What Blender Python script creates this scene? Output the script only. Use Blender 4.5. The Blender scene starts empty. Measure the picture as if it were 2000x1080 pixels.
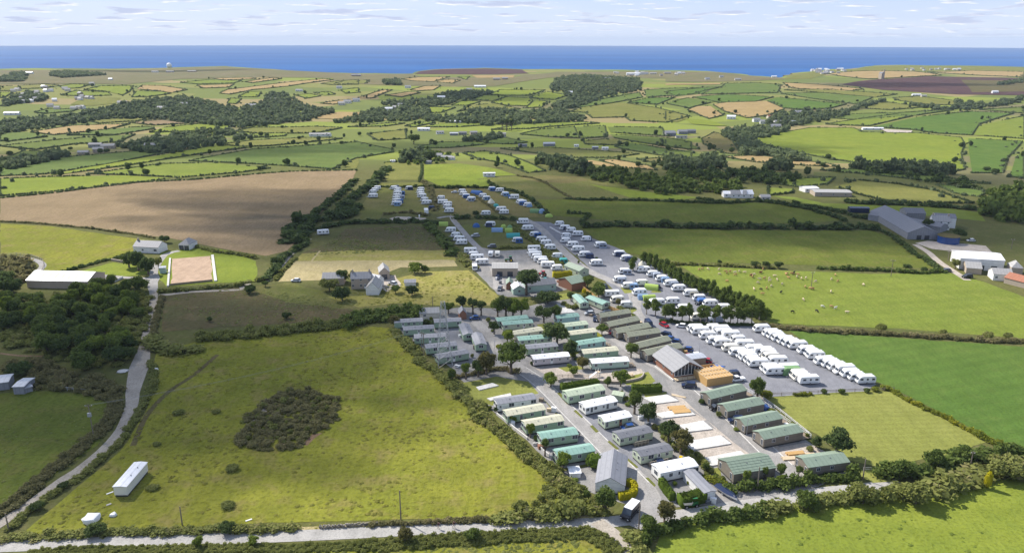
import bpy, bmesh, math, random
import numpy as np
from mathutils import Vector, Matrix
from mathutils.geometry import delaunay_2d_cdt

scene = bpy.context.scene
R = math.radians
rng = np.random.default_rng(7)
random.seed(7)

# ------------------------------------------------------------------ camera
FPX, CAM_H, PITCH, ROLL = 1515.0, 100.0, R(17.06), R(0.12)
cam_d = bpy.data.cameras.new('camera'); cam = bpy.data.objects.new('camera', cam_d)
scene.collection.objects.link(cam); scene.camera = cam
cam_d.sensor_width = 36.0; cam_d.lens = 36.0 * FPX / 2000.0
cam_d.clip_start = 1.0; cam_d.clip_end = 120000.0
fwd = Vector((0, math.cos(PITCH), -math.sin(PITCH))); rgt = Vector((1, 0, 0)); up = rgt.cross(fwd)
rgt, up = (rgt * math.cos(ROLL) + up * math.sin(ROLL)), (up * math.cos(ROLL) - rgt * math.sin(ROLL))
M = Matrix((rgt, up, -fwd)).transposed().to_4x4(); M.translation = (0, 0, CAM_H)
cam.matrix_world = M

# ------------------------------------------------------------------ sky, sun, exposure
SUN_EL, SUN_AZ = R(43), Vector((-0.77, 0.64))          # horizontal direction towards the sun
scene.view_settings.view_transform = 'Standard'; scene.view_settings.look = 'None'
scene.view_settings.exposure = 0.56; scene.view_settings.gamma = 1.0
w = bpy.data.worlds.new('World'); scene.world = w; w.use_nodes = True
nt = w.node_tree; N = nt.nodes; Lk = nt.links
bg = N['Background']; bg.inputs[1].default_value = 0.10
sky = N.new('ShaderNodeTexSky'); sky.sky_type = 'NISHITA'; sky.sun_disc = False
sky.sun_elevation = SUN_EL; sky.sun_rotation = math.atan2(SUN_AZ.x, SUN_AZ.y)
sky.altitude = 180; sky.air_density = 1.0; sky.dust_density = 0.6; sky.ozone_density = 2.0
tc = N.new('ShaderNodeTexCoord')
sep = N.new('ShaderNodeSeparateXYZ'); Lk.new(tc.outputs['Generated'], sep.inputs[0])
def wmath(op, a, b=None, c=None):
    n = N.new('ShaderNodeMath'); n.operation = op
    for i, v in enumerate((a, b, c)):
        if v is None: continue
        if isinstance(v, (int, float)): n.inputs[i].default_value = v
        else: Lk.new(v, n.inputs[i])
    return n.outputs[0]
# flat cloud layer seen at a slant: project the view direction on a plane overhead
den = wmath('MAXIMUM', wmath('ADD', sep.outputs[2], 0.085), 0.02)
cx = wmath('DIVIDE', sep.outputs[0], den); cy = wmath('DIVIDE', sep.outputs[1], den)
comb = N.new('ShaderNodeCombineXYZ'); Lk.new(cx, comb.inputs[0]); Lk.new(cy, comb.inputs[1])
def wnoise(scale, detail, rough, off):
    mp = N.new('ShaderNodeMapping'); mp.inputs['Location'].default_value = off
    Lk.new(comb.outputs[0], mp.inputs[0])
    n = N.new('ShaderNodeTexNoise'); n.inputs['Scale'].default_value = scale
    n.inputs['Detail'].default_value = detail; n.inputs['Roughness'].default_value = rough
    Lk.new(mp.outputs[0], n.inputs['Vector']); return n.outputs[0]
def wramp(v, a, b, hi=1.0):
    n = N.new('ShaderNodeMapRange'); n.interpolation_type = 'SMOOTHSTEP'
    n.inputs[1].default_value = a; n.inputs[2].default_value = b; n.inputs[4].default_value = hi
    Lk.new(v, n.inputs[0]); return n.outputs[0]
puff = wnoise(1.9, 6, 0.58, (3.1, 1.7, 0)); veil = wnoise(0.4, 6, 0.6, (9.0, 4.0, 0)); shade = wnoise(1.9, 4, 0.5, (3.1, 1.82, 0))
def wmix(f, a, b):
    n = N.new('ShaderNodeMix'); n.data_type = 'RGBA'
    if isinstance(f, float): n.inputs[0].default_value = f
    else: Lk.new(f, n.inputs[0])
    for i, v in ((6, a), (7, b)):
        if isinstance(v, tuple): n.inputs[i].default_value = v
        else: Lk.new(v, n.inputs[i])
    return n.outputs[2]
above = wramp(sep.outputs[2], -0.004, 0.012)
hz = wmix(wramp(sep.outputs[2], 0.0, 0.10), (4.7, 5.5, 7.2, 1), (3.5, 4.6, 7.0, 1))       # milky air low down, clearing upwards
base = wmix(wmath('SUBTRACT', 0.88, wramp(sep.outputs[2], 0.08, 0.55, 0.62)), sky.outputs[0], hz)
c1 = wmix(wmath('MULTIPLY', wramp(veil, 0.40, 0.72, 0.35), above), base, (5.8, 6.3, 7.3, 1))
puff_col = wmix(wramp(shade, 0.40, 0.64), (8.0, 8.0, 8.0, 1), (4.0, 4.5, 6.0, 1))
c2 = wmix(wmath('MULTIPLY', wramp(puff, 0.52, 0.60, 0.9), above), c1, puff_col)
Lk.new(c2, bg.inputs[0])

sun_d = bpy.data.lights.new('sun', 'SUN'); sun_d.energy = 4.8; sun_d.angle = R(0.53); sun_d.color = (1.0, 0.945, 0.86)
sun = bpy.data.objects.new('sun', sun_d); scene.collection.objects.link(sun)
to_sun = Vector((SUN_AZ.x, SUN_AZ.y, 0)).normalized() * math.cos(SUN_EL) + Vector((0, 0, math.sin(SUN_EL)))
sun.rotation_euler = to_sun.to_track_quat('Z', 'Y').to_euler()
scene.cycles.use_denoising = True
scene.cycles.max_bounces = 6; scene.cycles.diffuse_bounces = 2; scene.cycles.glossy_bounces = 2
scene.cycles.transparent_max_bounces = 12; scene.cycles.volume_bounces = 0
scene.cycles.transmission_bounces = 2

# ------------------------------------------------------------------ lie of the land
def sstep(a, b, x):
    t = np.clip((x - a) / (b - a), 0, 1); return t * t * (3 - 2 * t)
def hgt(x, y):
    x = np.asarray(x, float); y = np.asarray(y, float)
    r = np.sqrt(x * x + y * y)
    k = sstep(560, 900, r)
    h = -16 * sstep(560, 1020, r) + 22 * sstep(1150, 2000, r)
    h = h + k * (2.6 * np.sin(x / 210 + 0.7) * np.cos(y / 260) + 1.8 * np.sin(x / 97 + y / 150))
    return h
def ray(px, py):
    return (fwd + rgt * ((px - 1000) / FPX) - up * ((py - 540) / FPX))
def G(px, py, dz=0.0):
    """the point of the ground seen at a place of the photograph"""
    d = ray(px, py)
    if d.z > -0.012: d.z = -0.012
    lo, hi = 60.0 / abs(d.z) * 0.9, 150.0 / abs(d.z)
    f = lambda t: CAM_H + d.z * t - float(hgt(d.x * t, d.y * t))
    ts = np.linspace(lo, hi, 60); z = CAM_H + d.z * ts - hgt(d.x * ts, d.y * ts)
    i = int(np.argmax(z < 0)); a, b = (ts[i - 1], ts[i]) if i > 0 else (lo, hi)
    for _ in range(24):
        m = 0.5 * (a + b)
        if f(m) > 0: a = m
        else: b = m
    t = 0.5 * (a + b)
    return Vector((d.x * t, d.y * t, float(hgt(d.x * t, d.y * t)) + dz))
TILES = dict(P=(0, 0, 1), A=(0, 0, .35194), B=(650, 0, .35194), C=(1300, 0, .35194), D=(0, 350, .25), E=(450, 350, .25),
    F=(680, 340, .25), G=(1150, 380, .25), H=(1500, 350, .25), I=(0, 520, .25), J=(750, 560, .2), K=(1100, 540, .2),
    L=(1300, 580, .2), M=(850, 720, .2), N=(1150, 720, .2), O=(1350, 740, .2), Q=(1100, 864, .2), R=(0, 810, .25),
    S=(450, 810, .25), T=(800, 810, .25), U=(1500, 810, .25), V=(0, 650, .25), W=(1600, 600, .2), X=(400, 560, .25), Y=(700, 350, .1))
def px(s):
    out = []; t = TILES['P']
    for k in s.split():
        if k in TILES: t = TILES[k]
        else:
            a, b = k.split(','); out.append((t[0] + float(a) * t[2], t[1] + float(b) * t[2]))
    return out
def gp(s): return [G(*p) for p in px(s)]

# ------------------------------------------------------------------ materials
MATS = {}
def newmat(name):
    m = bpy.data.materials.new(name); m.use_nodes = True; MATS[name] = m
    return m, m.node_tree.nodes, m.node_tree.links, m.node_tree.nodes['Principled BSDF']
def rgb(c): return (c[0], c[1], c[2], 1)
def plain(name, c, rough=0.6, metal=0.0, spec=0.4, var=0.12, scale=0.8):
    m, n, l, b = newmat(name)
    g = n.new('ShaderNodeNewGeometry'); t = n.new('ShaderNodeTexNoise')
    t.inputs['Scale'].default_value = scale; t.inputs['Detail'].default_value = 5
    l.new(g.outputs['Position'], t.inputs['Vector'])
    mx = n.new('ShaderNodeMix'); mx.data_type = 'RGBA'
    mx.inputs[6].default_value = rgb([v * (1 - var) for v in c]); mx.inputs[7].default_value = rgb([min(1, v * (1 + var)) for v in c])
    l.new(t.outputs[0], mx.inputs[0]); out = mx.outputs[2]
    if name.startswith(('roof_', 'wall_')):      # sheet seams and weathering
        tcx = n.new('ShaderNodeTexCoord'); wv = n.new('ShaderNodeTexWave'); wv.inputs['Scale'].default_value = .26; wv.bands_direction = 'X' if name[0] == 'r' else 'Z'
        wv.inputs['Distortion'].default_value = .15; l.new(tcx.outputs['Object'], wv.inputs['Vector']); q = n.new('ShaderNodeMapRange'); q.inputs[1].default_value = .80; q.inputs[2].default_value = .98; q.inputs[4].default_value = .34; l.new(wv.outputs[1], q.inputs[0])
        t2 = n.new('ShaderNodeTexNoise'); t2.inputs['Scale'].default_value = .9; t2.inputs['Detail'].default_value = 6; l.new(g.outputs['Position'], t2.inputs['Vector'])
        q2 = n.new('ShaderNodeMapRange'); q2.inputs[1].default_value = .5; q2.inputs[2].default_value = .75; q2.inputs[4].default_value = .35; l.new(t2.outputs[0], q2.inputs[0]); mxx = n.new('ShaderNodeMath'); mxx.operation = 'MAXIMUM'; l.new(q.outputs[0], mxx.inputs[0]); l.new(q2.outputs[0], mxx.inputs[1])
        m2 = n.new('ShaderNodeMix'); m2.data_type = 'RGBA'; l.new(mxx.outputs[0], m2.inputs[0]); l.new(out, m2.inputs[6]); m2.inputs[7].default_value = rgb([v * .55 for v in c]); out = m2.outputs[2]
    l.new(out, b.inputs['Base Color'])
    b.inputs['Roughness'].default_value = rough; b.inputs['Metallic'].default_value = metal
    b.inputs['Specular IOR Level'].default_value = spec
    return m
def ground(name, c1, c2, c3, s1=0.02, s2=0.35, s3=1.6, bump=0.5, stripe=None, a3=0.55):
    """broad patches c1-c2, fine flecks of c3, optional mowing or drill lines (angle, width, depth)"""
    m, n, l, b = newmat(name)
    g = n.new('ShaderNodeNewGeometry')
    def noise(s, d=5, r=0.6, sy=1.0):
        mp = n.new('ShaderNodeMapping'); mp.inputs['Scale'].default_value = (1, sy, 1); l.new(g.outputs['Position'], mp.inputs[0])
        t = n.new('ShaderNodeTexNoise'); t.inputs['Scale'].default_value = s; t.inputs['Detail'].default_value = d
        t.inputs['Roughness'].default_value = r; l.new(mp.outputs[0], t.inputs['Vector']); return t.outputs[0]
    def rng_(v, a, bb, hi=1.0):
        q = n.new('ShaderNodeMapRange'); q.inputs[1].default_value = a; q.inputs[2].default_value = bb; q.inputs[4].default_value = hi
        l.new(v, q.inputs[0]); return q.outputs[0]
    def mix(f, a, bb):
        q = n.new('ShaderNodeMix'); q.data_type = 'RGBA'; l.new(f, q.inputs[0])
        for i, v in ((6, a), (7, bb)):
            if isinstance(v, (tuple, list)): q.inputs[i].default_value = rgb(v)
            else: l.new(v, q.inputs[i])
        return q.outputs[2]
    col = mix(rng_(noise(s1, 6, 0.62), 0.36, 0.64), c1, c2)
    mid = noise(s2, 4, 0.6); fine = noise(s3, 3, 0.65)
    col = mix(rng_(mid, 0.50, 0.66, a3), col, c3)
    big = noise(s1 * 3.7, 5, .65); col = mix(rng_(big, .42, .66, .55), col, tuple(v * .72 for v in c1))
    dk = tuple(v * 0.45 for v in c1)
    st = noise(.55, 4, .6, .16); col = mix(rng_(st, .45, .68, .38), col, tuple(v * .62 for v in c1))
    col = mix(rng_(fine, 0.47, 0.70, 0.62), col, dk)
    if stripe:
        mp = n.new('ShaderNodeMapping'); mp.inputs['Rotation'].default_value = (0, 0, stripe[0]); l.new(g.outputs['Position'], mp.inputs[0])
        wv = n.new('ShaderNodeTexWave'); wv.inputs['Scale'].default_value = 0.314 / stripe[1]; wv.inputs['Distortion'].default_value = 0.5
        wv.inputs['Detail'].default_value = 2; l.new(mp.outputs[0], wv.inputs['Vector'])
        col = mix(rng_(wv.outputs[1], 0.3, 0.8, stripe[2]), col, tuple(v * 0.5 for v in c1))
    l.new(col, b.inputs['Base Color'])
    b.inputs['Roughness'].default_value = 0.95; b.inputs['Specular IOR Level'].default_value = 0.05
    if bump:
        bp = n.new('ShaderNodeBump'); bp.inputs['Strength'].default_value = bump; bp.inputs['Distance'].default_value = 0.35
        ad = n.new('ShaderNodeMath'); l.new(mid, ad.inputs[0]); l.new(fine, ad.inputs[1]); l.new(ad.outputs[0], bp.inputs['Height'])
        l.new(bp.outputs[0], b.inputs['Normal'])
    return m
def patchwork():
    m = MATS['rough_ground']; n, l = m.node_tree.nodes, m.node_tree.links; b = n['Principled BSDF']; old = b.inputs['Base Color'].links[0].from_socket
    g = n.new('ShaderNodeNewGeometry'); mp = n.new('ShaderNodeMapping'); mp.inputs['Rotation'].default_value = (0, 0, .35); mp.inputs['Scale'].default_value = (.0065, .0125, 0); l.new(g.outputs['Position'], mp.inputs[0])
    vo = n.new('ShaderNodeTexVoronoi'); vo.voronoi_dimensions = '2D'; vo.inputs['Scale'].default_value = 1; vo.inputs['Randomness'].default_value = .8; l.new(mp.outputs[0], vo.inputs['Vector'])
    sp = n.new('ShaderNodeSeparateColor'); l.new(vo.outputs['Color'], sp.inputs[0]); cr = n.new('ShaderNodeValToRGB'); cr.color_ramp.interpolation = 'CONSTANT'; e = cr.color_ramp.elements
    e[0].color = rgb((.16, .19, .05)); e[1].position = .3; e[1].color = rgb((.21, .215, .065))
    for q, c in ((.5, (.14, .17, .05)), (.64, (.22, .26, .05)), (.8, (.29, .235, .11)), (.9, (.18, .165, .08))): x = e.new(q); x.color = rgb(c)
    l.new(sp.outputs[0], cr.inputs[0])
    ln = n.new('ShaderNodeVectorMath'); ln.operation = 'LENGTH'; l.new(g.outputs['Position'], ln.inputs[0]); mr = n.new('ShaderNodeMapRange'); mr.inputs[1].default_value = 620; mr.inputs[2].default_value = 760; mr.inputs[4].default_value = .85; l.new(ln.outputs['Value'], mr.inputs[0])
    mx = n.new('ShaderNodeMix'); mx.data_type = 'RGBA'; l.new(mr.outputs[0], mx.inputs[0]); l.new(old, mx.inputs[6]); l.new(cr.outputs[0], mx.inputs[7]); l.new(mx.outputs[2], b.inputs['Base Color'])
def leafmat(name, c1, c2, c3=None):
    m, n, l, b = newmat(name)
    g = n.new('ShaderNodeNewGeometry'); oi = n.new('ShaderNodeObjectInfo'); t = n.new('ShaderNodeTexNoise')
    t.inputs['Scale'].default_value = 0.12; t.inputs['Detail'].default_value = 3; l.new(g.outputs['Position'], t.inputs['Vector'])
    a = n.new('ShaderNodeMath'); a.operation = 'MULTIPLY_ADD'; a.inputs[1].default_value = 0.55
    l.new(g.outputs['Random Per Island'], a.inputs[0])
    mr = n.new('ShaderNodeMapRange'); mr.inputs[1].default_value = 0.35; mr.inputs[2].default_value = 0.65; mr.inputs[4].default_value = 0.3
    l.new(t.outputs[0], mr.inputs[0]); l.new(mr.outputs[0], a.inputs[2])
    a2 = n.new('ShaderNodeMath'); a2.operation = 'MULTIPLY_ADD'; a2.inputs[1].default_value = 0.22
    l.new(oi.outputs['Random'], a2.inputs[0]); l.new(a.outputs[0], a2.inputs[2])
    cr = n.new('ShaderNodeValToRGB'); cr.color_ramp.elements[0].color = rgb(c1); cr.color_ramp.elements[1].color = rgb(c2)
    if c3: e = cr.color_ramp.elements.new(0.8); e.color = rgb(c2); cr.color_ramp.elements[-1].color = rgb(c3)
    l.new(a2.outputs[0], cr.inputs[0]); l.new(cr.outputs[0], b.inputs['Base Color'])
    tr = n.new('ShaderNodeBsdfTranslucent'); l.new(cr.outputs[0], tr.inputs[0]); ms = n.new('ShaderNodeMixShader'); ms.inputs[0].default_value = .45
    l.new(b.outputs[0], ms.inputs[1]); l.new(tr.outputs[0], ms.inputs[2]); l.new(ms.outputs[0], n['Material Output'].inputs[0])
    b.inputs['Roughness'].default_value = 0.75; b.inputs['Specular IOR Level'].default_value = 0.12
    return m

ground('rough_ground', (.135, .135, .045), (.095, .11, .032), (.17, .15, .07), 0.012, .2, .9)
ground('meadow', (.185, .20, .028), (.25, .245, .036), (.245, .20, .07), 0.022, .14, .8, 1.0, a3=.85)
ground('pasture', (.12, .15, .026), (.15, .168, .03), (.165, .15, .045), 0.02, .16, .9, 0.7, a3=.7)
ground('lime', (.19, .24, .034), (.235, .265, .04), (.155, .205, .036), 0.015, .2, 1.2, 0.45, a3=.4, stripe=(R(95), 9, 0.09))
ground('lime_b', (.175, .225, .038), (.205, .24, .042), (.235, .24, .065), 0.02, .2, 1.2, 0.4, a3=.35, stripe=(R(80), 8, 0.11))
ground('green', (.095, .165, .032), (.12, .178, .036), (.14, .175, .045), 0.018, .2, 1.3, 0.45, a3=.35, stripe=(R(72), 5.5, 0.16))
ground('green_b', (.115, .17, .04), (.145, .185, .045), (.175, .185, .06), 0.02, .2, 1.2, 0.4, a3=.35, stripe=(R(100), 7, 0.13))
ground('dark_green', (.12, .16, .034), (.14, .175, .04), (.16, .165, .055), 0.018, .22, 1.3, 0.5, a3=.4)
ground('lawn', (.235, .25, .06), (.265, .27, .072), (.20, .23, .055), 0.03, .3, 1.5, 0.2, stripe=(R(88), 2.4, .16), a3=.3)
ground('olive', (.175, .185, .045), (.215, .205, .06), (.14, .165, .035), 0.014, .2, 1.2, 0.4, a3=.4)
ground('camp_grass', (.135, .155, .035), (.185, .165, .06), (.20, .17, .08), 0.02, .25, 1.2, 0.4)
ground('worn_grass', (.185, .155, .06), (.15, .15, .045), (.22, .17, .09), 0.022, .25, 1.2, 0.4)
ground('yellow_grass', (.30, .27, .08), (.26, .25, .06), (.36, .29, .13), 0.03, .16, .8, 0.9, a3=.8)
ground('stubble', (.36, .26, .115), (.40, .29, .14), (.30, .235, .10), 0.015, .2, 1.2, 0.4, a3=.4, stripe=(R(60), 5, 0.14))
ground('tan_grass', (.40, .335, .17), (.45, .37, .20), (.33, .28, .11), 0.03, .3, 1.2, 0.6)
ground('ploughed', (.265, .195, .11), (.315, .23, .138), (.24, .19, .09), 0.009, .12, .9, 0.5, stripe=(R(96), 2.0, .13), a3=.35)
ground('heath', (.135, .11, .05), (.10, .105, .04), (.175, .13, .07), 0.03, .16, .7, 0.9, a3=.8)
ground('heather', (.085, .05, .055), (.11, .062, .055), (.13, .085, .05), 0.012, .1, .6, 0.6)
ground('moor', (.19, .165, .085), (.145, .15, .06), (.21, .165, .10), 0.006, .05, .4, 0.4)
ground('cliff_rock', (.12, .075, .05), (.16, .11, .07), (.08, .06, .045), 0.02, .1, .5, 0.9)
ground('gravel', (.235, .238, .26), (.26, .26, .28), (.205, .207, .225), 0.05, .5, 3.0, 0.3, a3=.35)
ground('gravel_light', (.26, .255, .25), (.33, .31, .29), (.19, .19, .19), 0.06, .5, 3.0, 0.3, a3=.4)
ground('tarmac', (.35, .335, .32), (.40, .38, .36), (.29, .28, .27), 0.05, .45, 2.5, 0.15, a3=.7)
ground('lane_tarmac', (.40, .385, .36), (.45, .43, .40), (.33, .315, .295), 0.05, .45, 2.5, 0.15, a3=.4)
ground('track', (.40, .355, .30), (.46, .41, .345), (.31, .275, .22), 0.06, .4, 2.0, 0.4, a3=.5)
ground('sand', (.47, .34, .24), (.51, .37, .265), (.43, .31, .215), 0.08, .5, 3.0, 0.15, a3=.3)
ground('concrete', (.66, .64, .60), (.72, .70, .67), (.56, .54, .50), 0.15, .6, 3.0, 0.1, a3=.4)
ground('hardcore', (.47, .41, .35), (.53, .465, .40), (.38, .32, .26), 0.1, .5, 2.0, 0.4, a3=.5)
ground('earth', (.25, .165, .10), (.30, .20, .13), (.2, .13, .08), 0.1, .5, 2.0, 0.6)
ground('stone', (.30, .27, .225), (.36, .33, .29), (.20, .18, .15), 0.3, 1.2, 3.0, 0.8)
patchwork()
leafmat('leaf', (.060, .095, .022), (.19, .245, .055))
leafmat('leaf_dark', (.044, .075, .026), (.135, .18, .052))
leafmat('leaf_light', (.10, .15, .024), (.26, .32, .055))
leafmat('leaf_bronze', (.09, .095, .03), (.24, .21, .075))
leafmat('bramble', (.125, .15, .036), (.28, .295, .085), (.32, .275, .135))
leafmat('scrub', (.15, .15, .06), (.27, .245, .105), (.34, .27, .17))
leafmat('gorse', (.09, .125, .018), (.27, .29, .035), (.50, .44, .03))
leafmat('golden', (.38, .35, .015), (.68, .60, .02))
leafmat('clipped', (.06, .10, .013), (.17, .25, .03))
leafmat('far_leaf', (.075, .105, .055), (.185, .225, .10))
leafmat('tuft', (.19, .20, .03), (.30, .28, .06))
plain('bark', (.12, .095, .07), .9); plain('pale_bark', (.28, .24, .19), .9)
plain('van_white', (.80, .80, .79), .35, spec=.5, var=.05); plain('van_cream', (.74, .71, .63), .4, var=.06)
plain('glass_dark', (.035, .045, .06), .12, spec=.6); plain('frame_white', (.75, .75, .74), .5)
plain('tyre', (.02, .02, .022), .9); plain('hub', (.45, .45, .46), .35, .6); plain('underbody', (.05, .05, .05), .9)
plain('stripe_grey', (.33, .36, .42), .5)
plain('wall_green', (.30, .40, .285), .6, scale=.5); plain('wall_sage', (.42, .48, .36), .6); plain('wall_mint', (.40, .52, .44), .6)
plain('wall_cream', (.66, .60, .50), .6); plain('wall_white', (.76, .75, .73), .6); plain('wall_lilac', (.58, .52, .52), .6)
plain('wall_brown', (.205, .18, .145), .7); plain('wall_pink', (.52, .42, .36), .7); plain('wall_blue', (.36, .50, .48), .6)
plain('roof_grey', (.24, .245, .27), .7); plain('roof_dark', (.155, .16, .18), .7); plain('roof_emerald', (.24, .39, .325), .5)
plain('roof_cream', (.52, .50, .37), .6); plain('roof_white', (.78, .78, .80), .5); plain('roof_pale', (.42, .48, .35), .6)
plain('roof_lodge', (.225, .285, .215), .6); plain('roof_olive', (.255, .265, .19), .7); plain('roof_slate', (.27, .27, .28), .7); plain('roof_asbestos', (.36, .35, .34), .8)
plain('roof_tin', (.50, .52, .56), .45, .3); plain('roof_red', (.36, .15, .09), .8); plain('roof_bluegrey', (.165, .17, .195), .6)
plain('brick', (.26, .12, .075), .8, scale=3); plain('granite', (.40, .33, .26), .85, scale=1.5); plain('timber', (.50, .31, .12), .7, scale=2)
plain('timber_pale', (.58, .46, .30), .7, scale=2); plain('deck', (.24, .19, .14), .8, scale=2); plain('fence_wood', (.46, .40, .32), .8, scale=2)
plain('pole_wood', (.20, .165, .13), .9); plain('steel', (.42, .43, .45), .5, .4); plain('wire', (.25, .25, .26), .6)
plain('white_paint', (.80, .80, .80), .5); plain('rubble', (.42, .40, .37), .9)
for nm, c in dict(black=(.012, .012, .014), navy=(.012, .022, .065), blue=(.015, .06, .22), bright_blue=(.02, .13, .48), silver=(.42, .44, .46),
                  red=(.38, .015, .03), white=(.78, .78, .78), grey=(.14, .15, .17), green=(.03, .17, .05), yellow=(.6, .42, .02), teal=(.05, .30, .30)).items():
    plain('paint_' + nm, c, .25, spec=.6, var=.03)
for nm, c in dict(blue=(.04, .12, .33), sky=(.22, .34, .52), lime=(.36, .48, .10), grey=(.33, .37, .45), teal=(.06, .36, .34), cream=(.62, .58, .46), green=(.17, .30, .13), navy=(.03, .05, .12)).items():
    plain('canvas_' + nm, c, .8, var=.08)
for nm, c in dict(tan=(.48, .27, .12), cream=(.66, .52, .36), white=(.72, .68, .60), brown=(.22, .09, .045), black=(.018, .017, .016)).items():
    plain('hide_' + nm, c, .8)
plain('skin', (.45, .27, .19), .6); plain('cloth_brown', (.10, .05, .045), .9); plain('cloth_pale', (.50, .44, .38), .9)
plain('cloud', (.8, .8, .8), 1.0)
m, n, l, b = newmat('sea')
g = n.new('ShaderNodeNewGeometry'); mp = n.new('ShaderNodeMapping'); mp.inputs['Scale'].default_value = (.0004, .0013, 1)
l.new(g.outputs['Position'], mp.inputs[0]); t = n.new('ShaderNodeTexNoise'); t.inputs['Scale'].default_value = 1; t.inputs['Detail'].default_value = 6
l.new(mp.outputs[0], t.inputs['Vector']); mx = n.new('ShaderNodeMix'); mx.data_type = 'RGBA'
mr = n.new('ShaderNodeMapRange'); mr.inputs[1].default_value = .35; mr.inputs[2].default_value = .65; l.new(t.outputs[0], mr.inputs[0]); l.new(mr.outputs[0], mx.inputs[0])
mx.inputs[6].default_value = (.005, .064, .22, 1); mx.inputs[7].default_value = (.012, .10, .30, 1)
l.new(mx.outputs[2], b.inputs['Base Color']); b.inputs['Roughness'].default_value = .7; b.inputs['Specular IOR Level'].default_value = .03
m, n, l, b = newmat('cloud_mist')      # ragged, thin at its rim
tcn = n.new('ShaderNodeTexCoord'); ln = n.new('ShaderNodeVectorMath'); ln.operation = 'LENGTH'
cmul = n.new('ShaderNodeVectorMath'); cmul.operation = 'MULTIPLY'; cmul.inputs[1].default_value = (1, 1, 0)
l.new(tcn.outputs['Object'], cmul.inputs[0]); l.new(cmul.outputs[0], ln.inputs[0])
t = n.new('ShaderNodeTexNoise'); t.inputs['Scale'].default_value = 2.6; t.inputs['Detail'].default_value = 5; l.new(tcn.outputs['Object'], t.inputs['Vector'])
a1 = n.new('ShaderNodeMath'); a1.operation = 'MULTIPLY_ADD'; a1.inputs[1].default_value = 1.5; l.new(t.outputs[0], a1.inputs[0]); l.new(ln.outputs['Value'], a1.inputs[2])
mr = n.new('ShaderNodeMapRange'); mr.interpolation_type = 'SMOOTHSTEP'; mr.inputs[1].default_value = 1.25; mr.inputs[2].default_value = 1.85
mr.inputs[3].default_value = .41; mr.inputs[4].default_value = 0; l.new(a1.outputs[0], mr.inputs[0]); l.new(mr.outputs[0], b.inputs['Alpha'])
b.inputs['Base Color'].default_value = (.8, .8, .8, 1); b.inputs['Roughness'].default_value = 1

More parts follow.
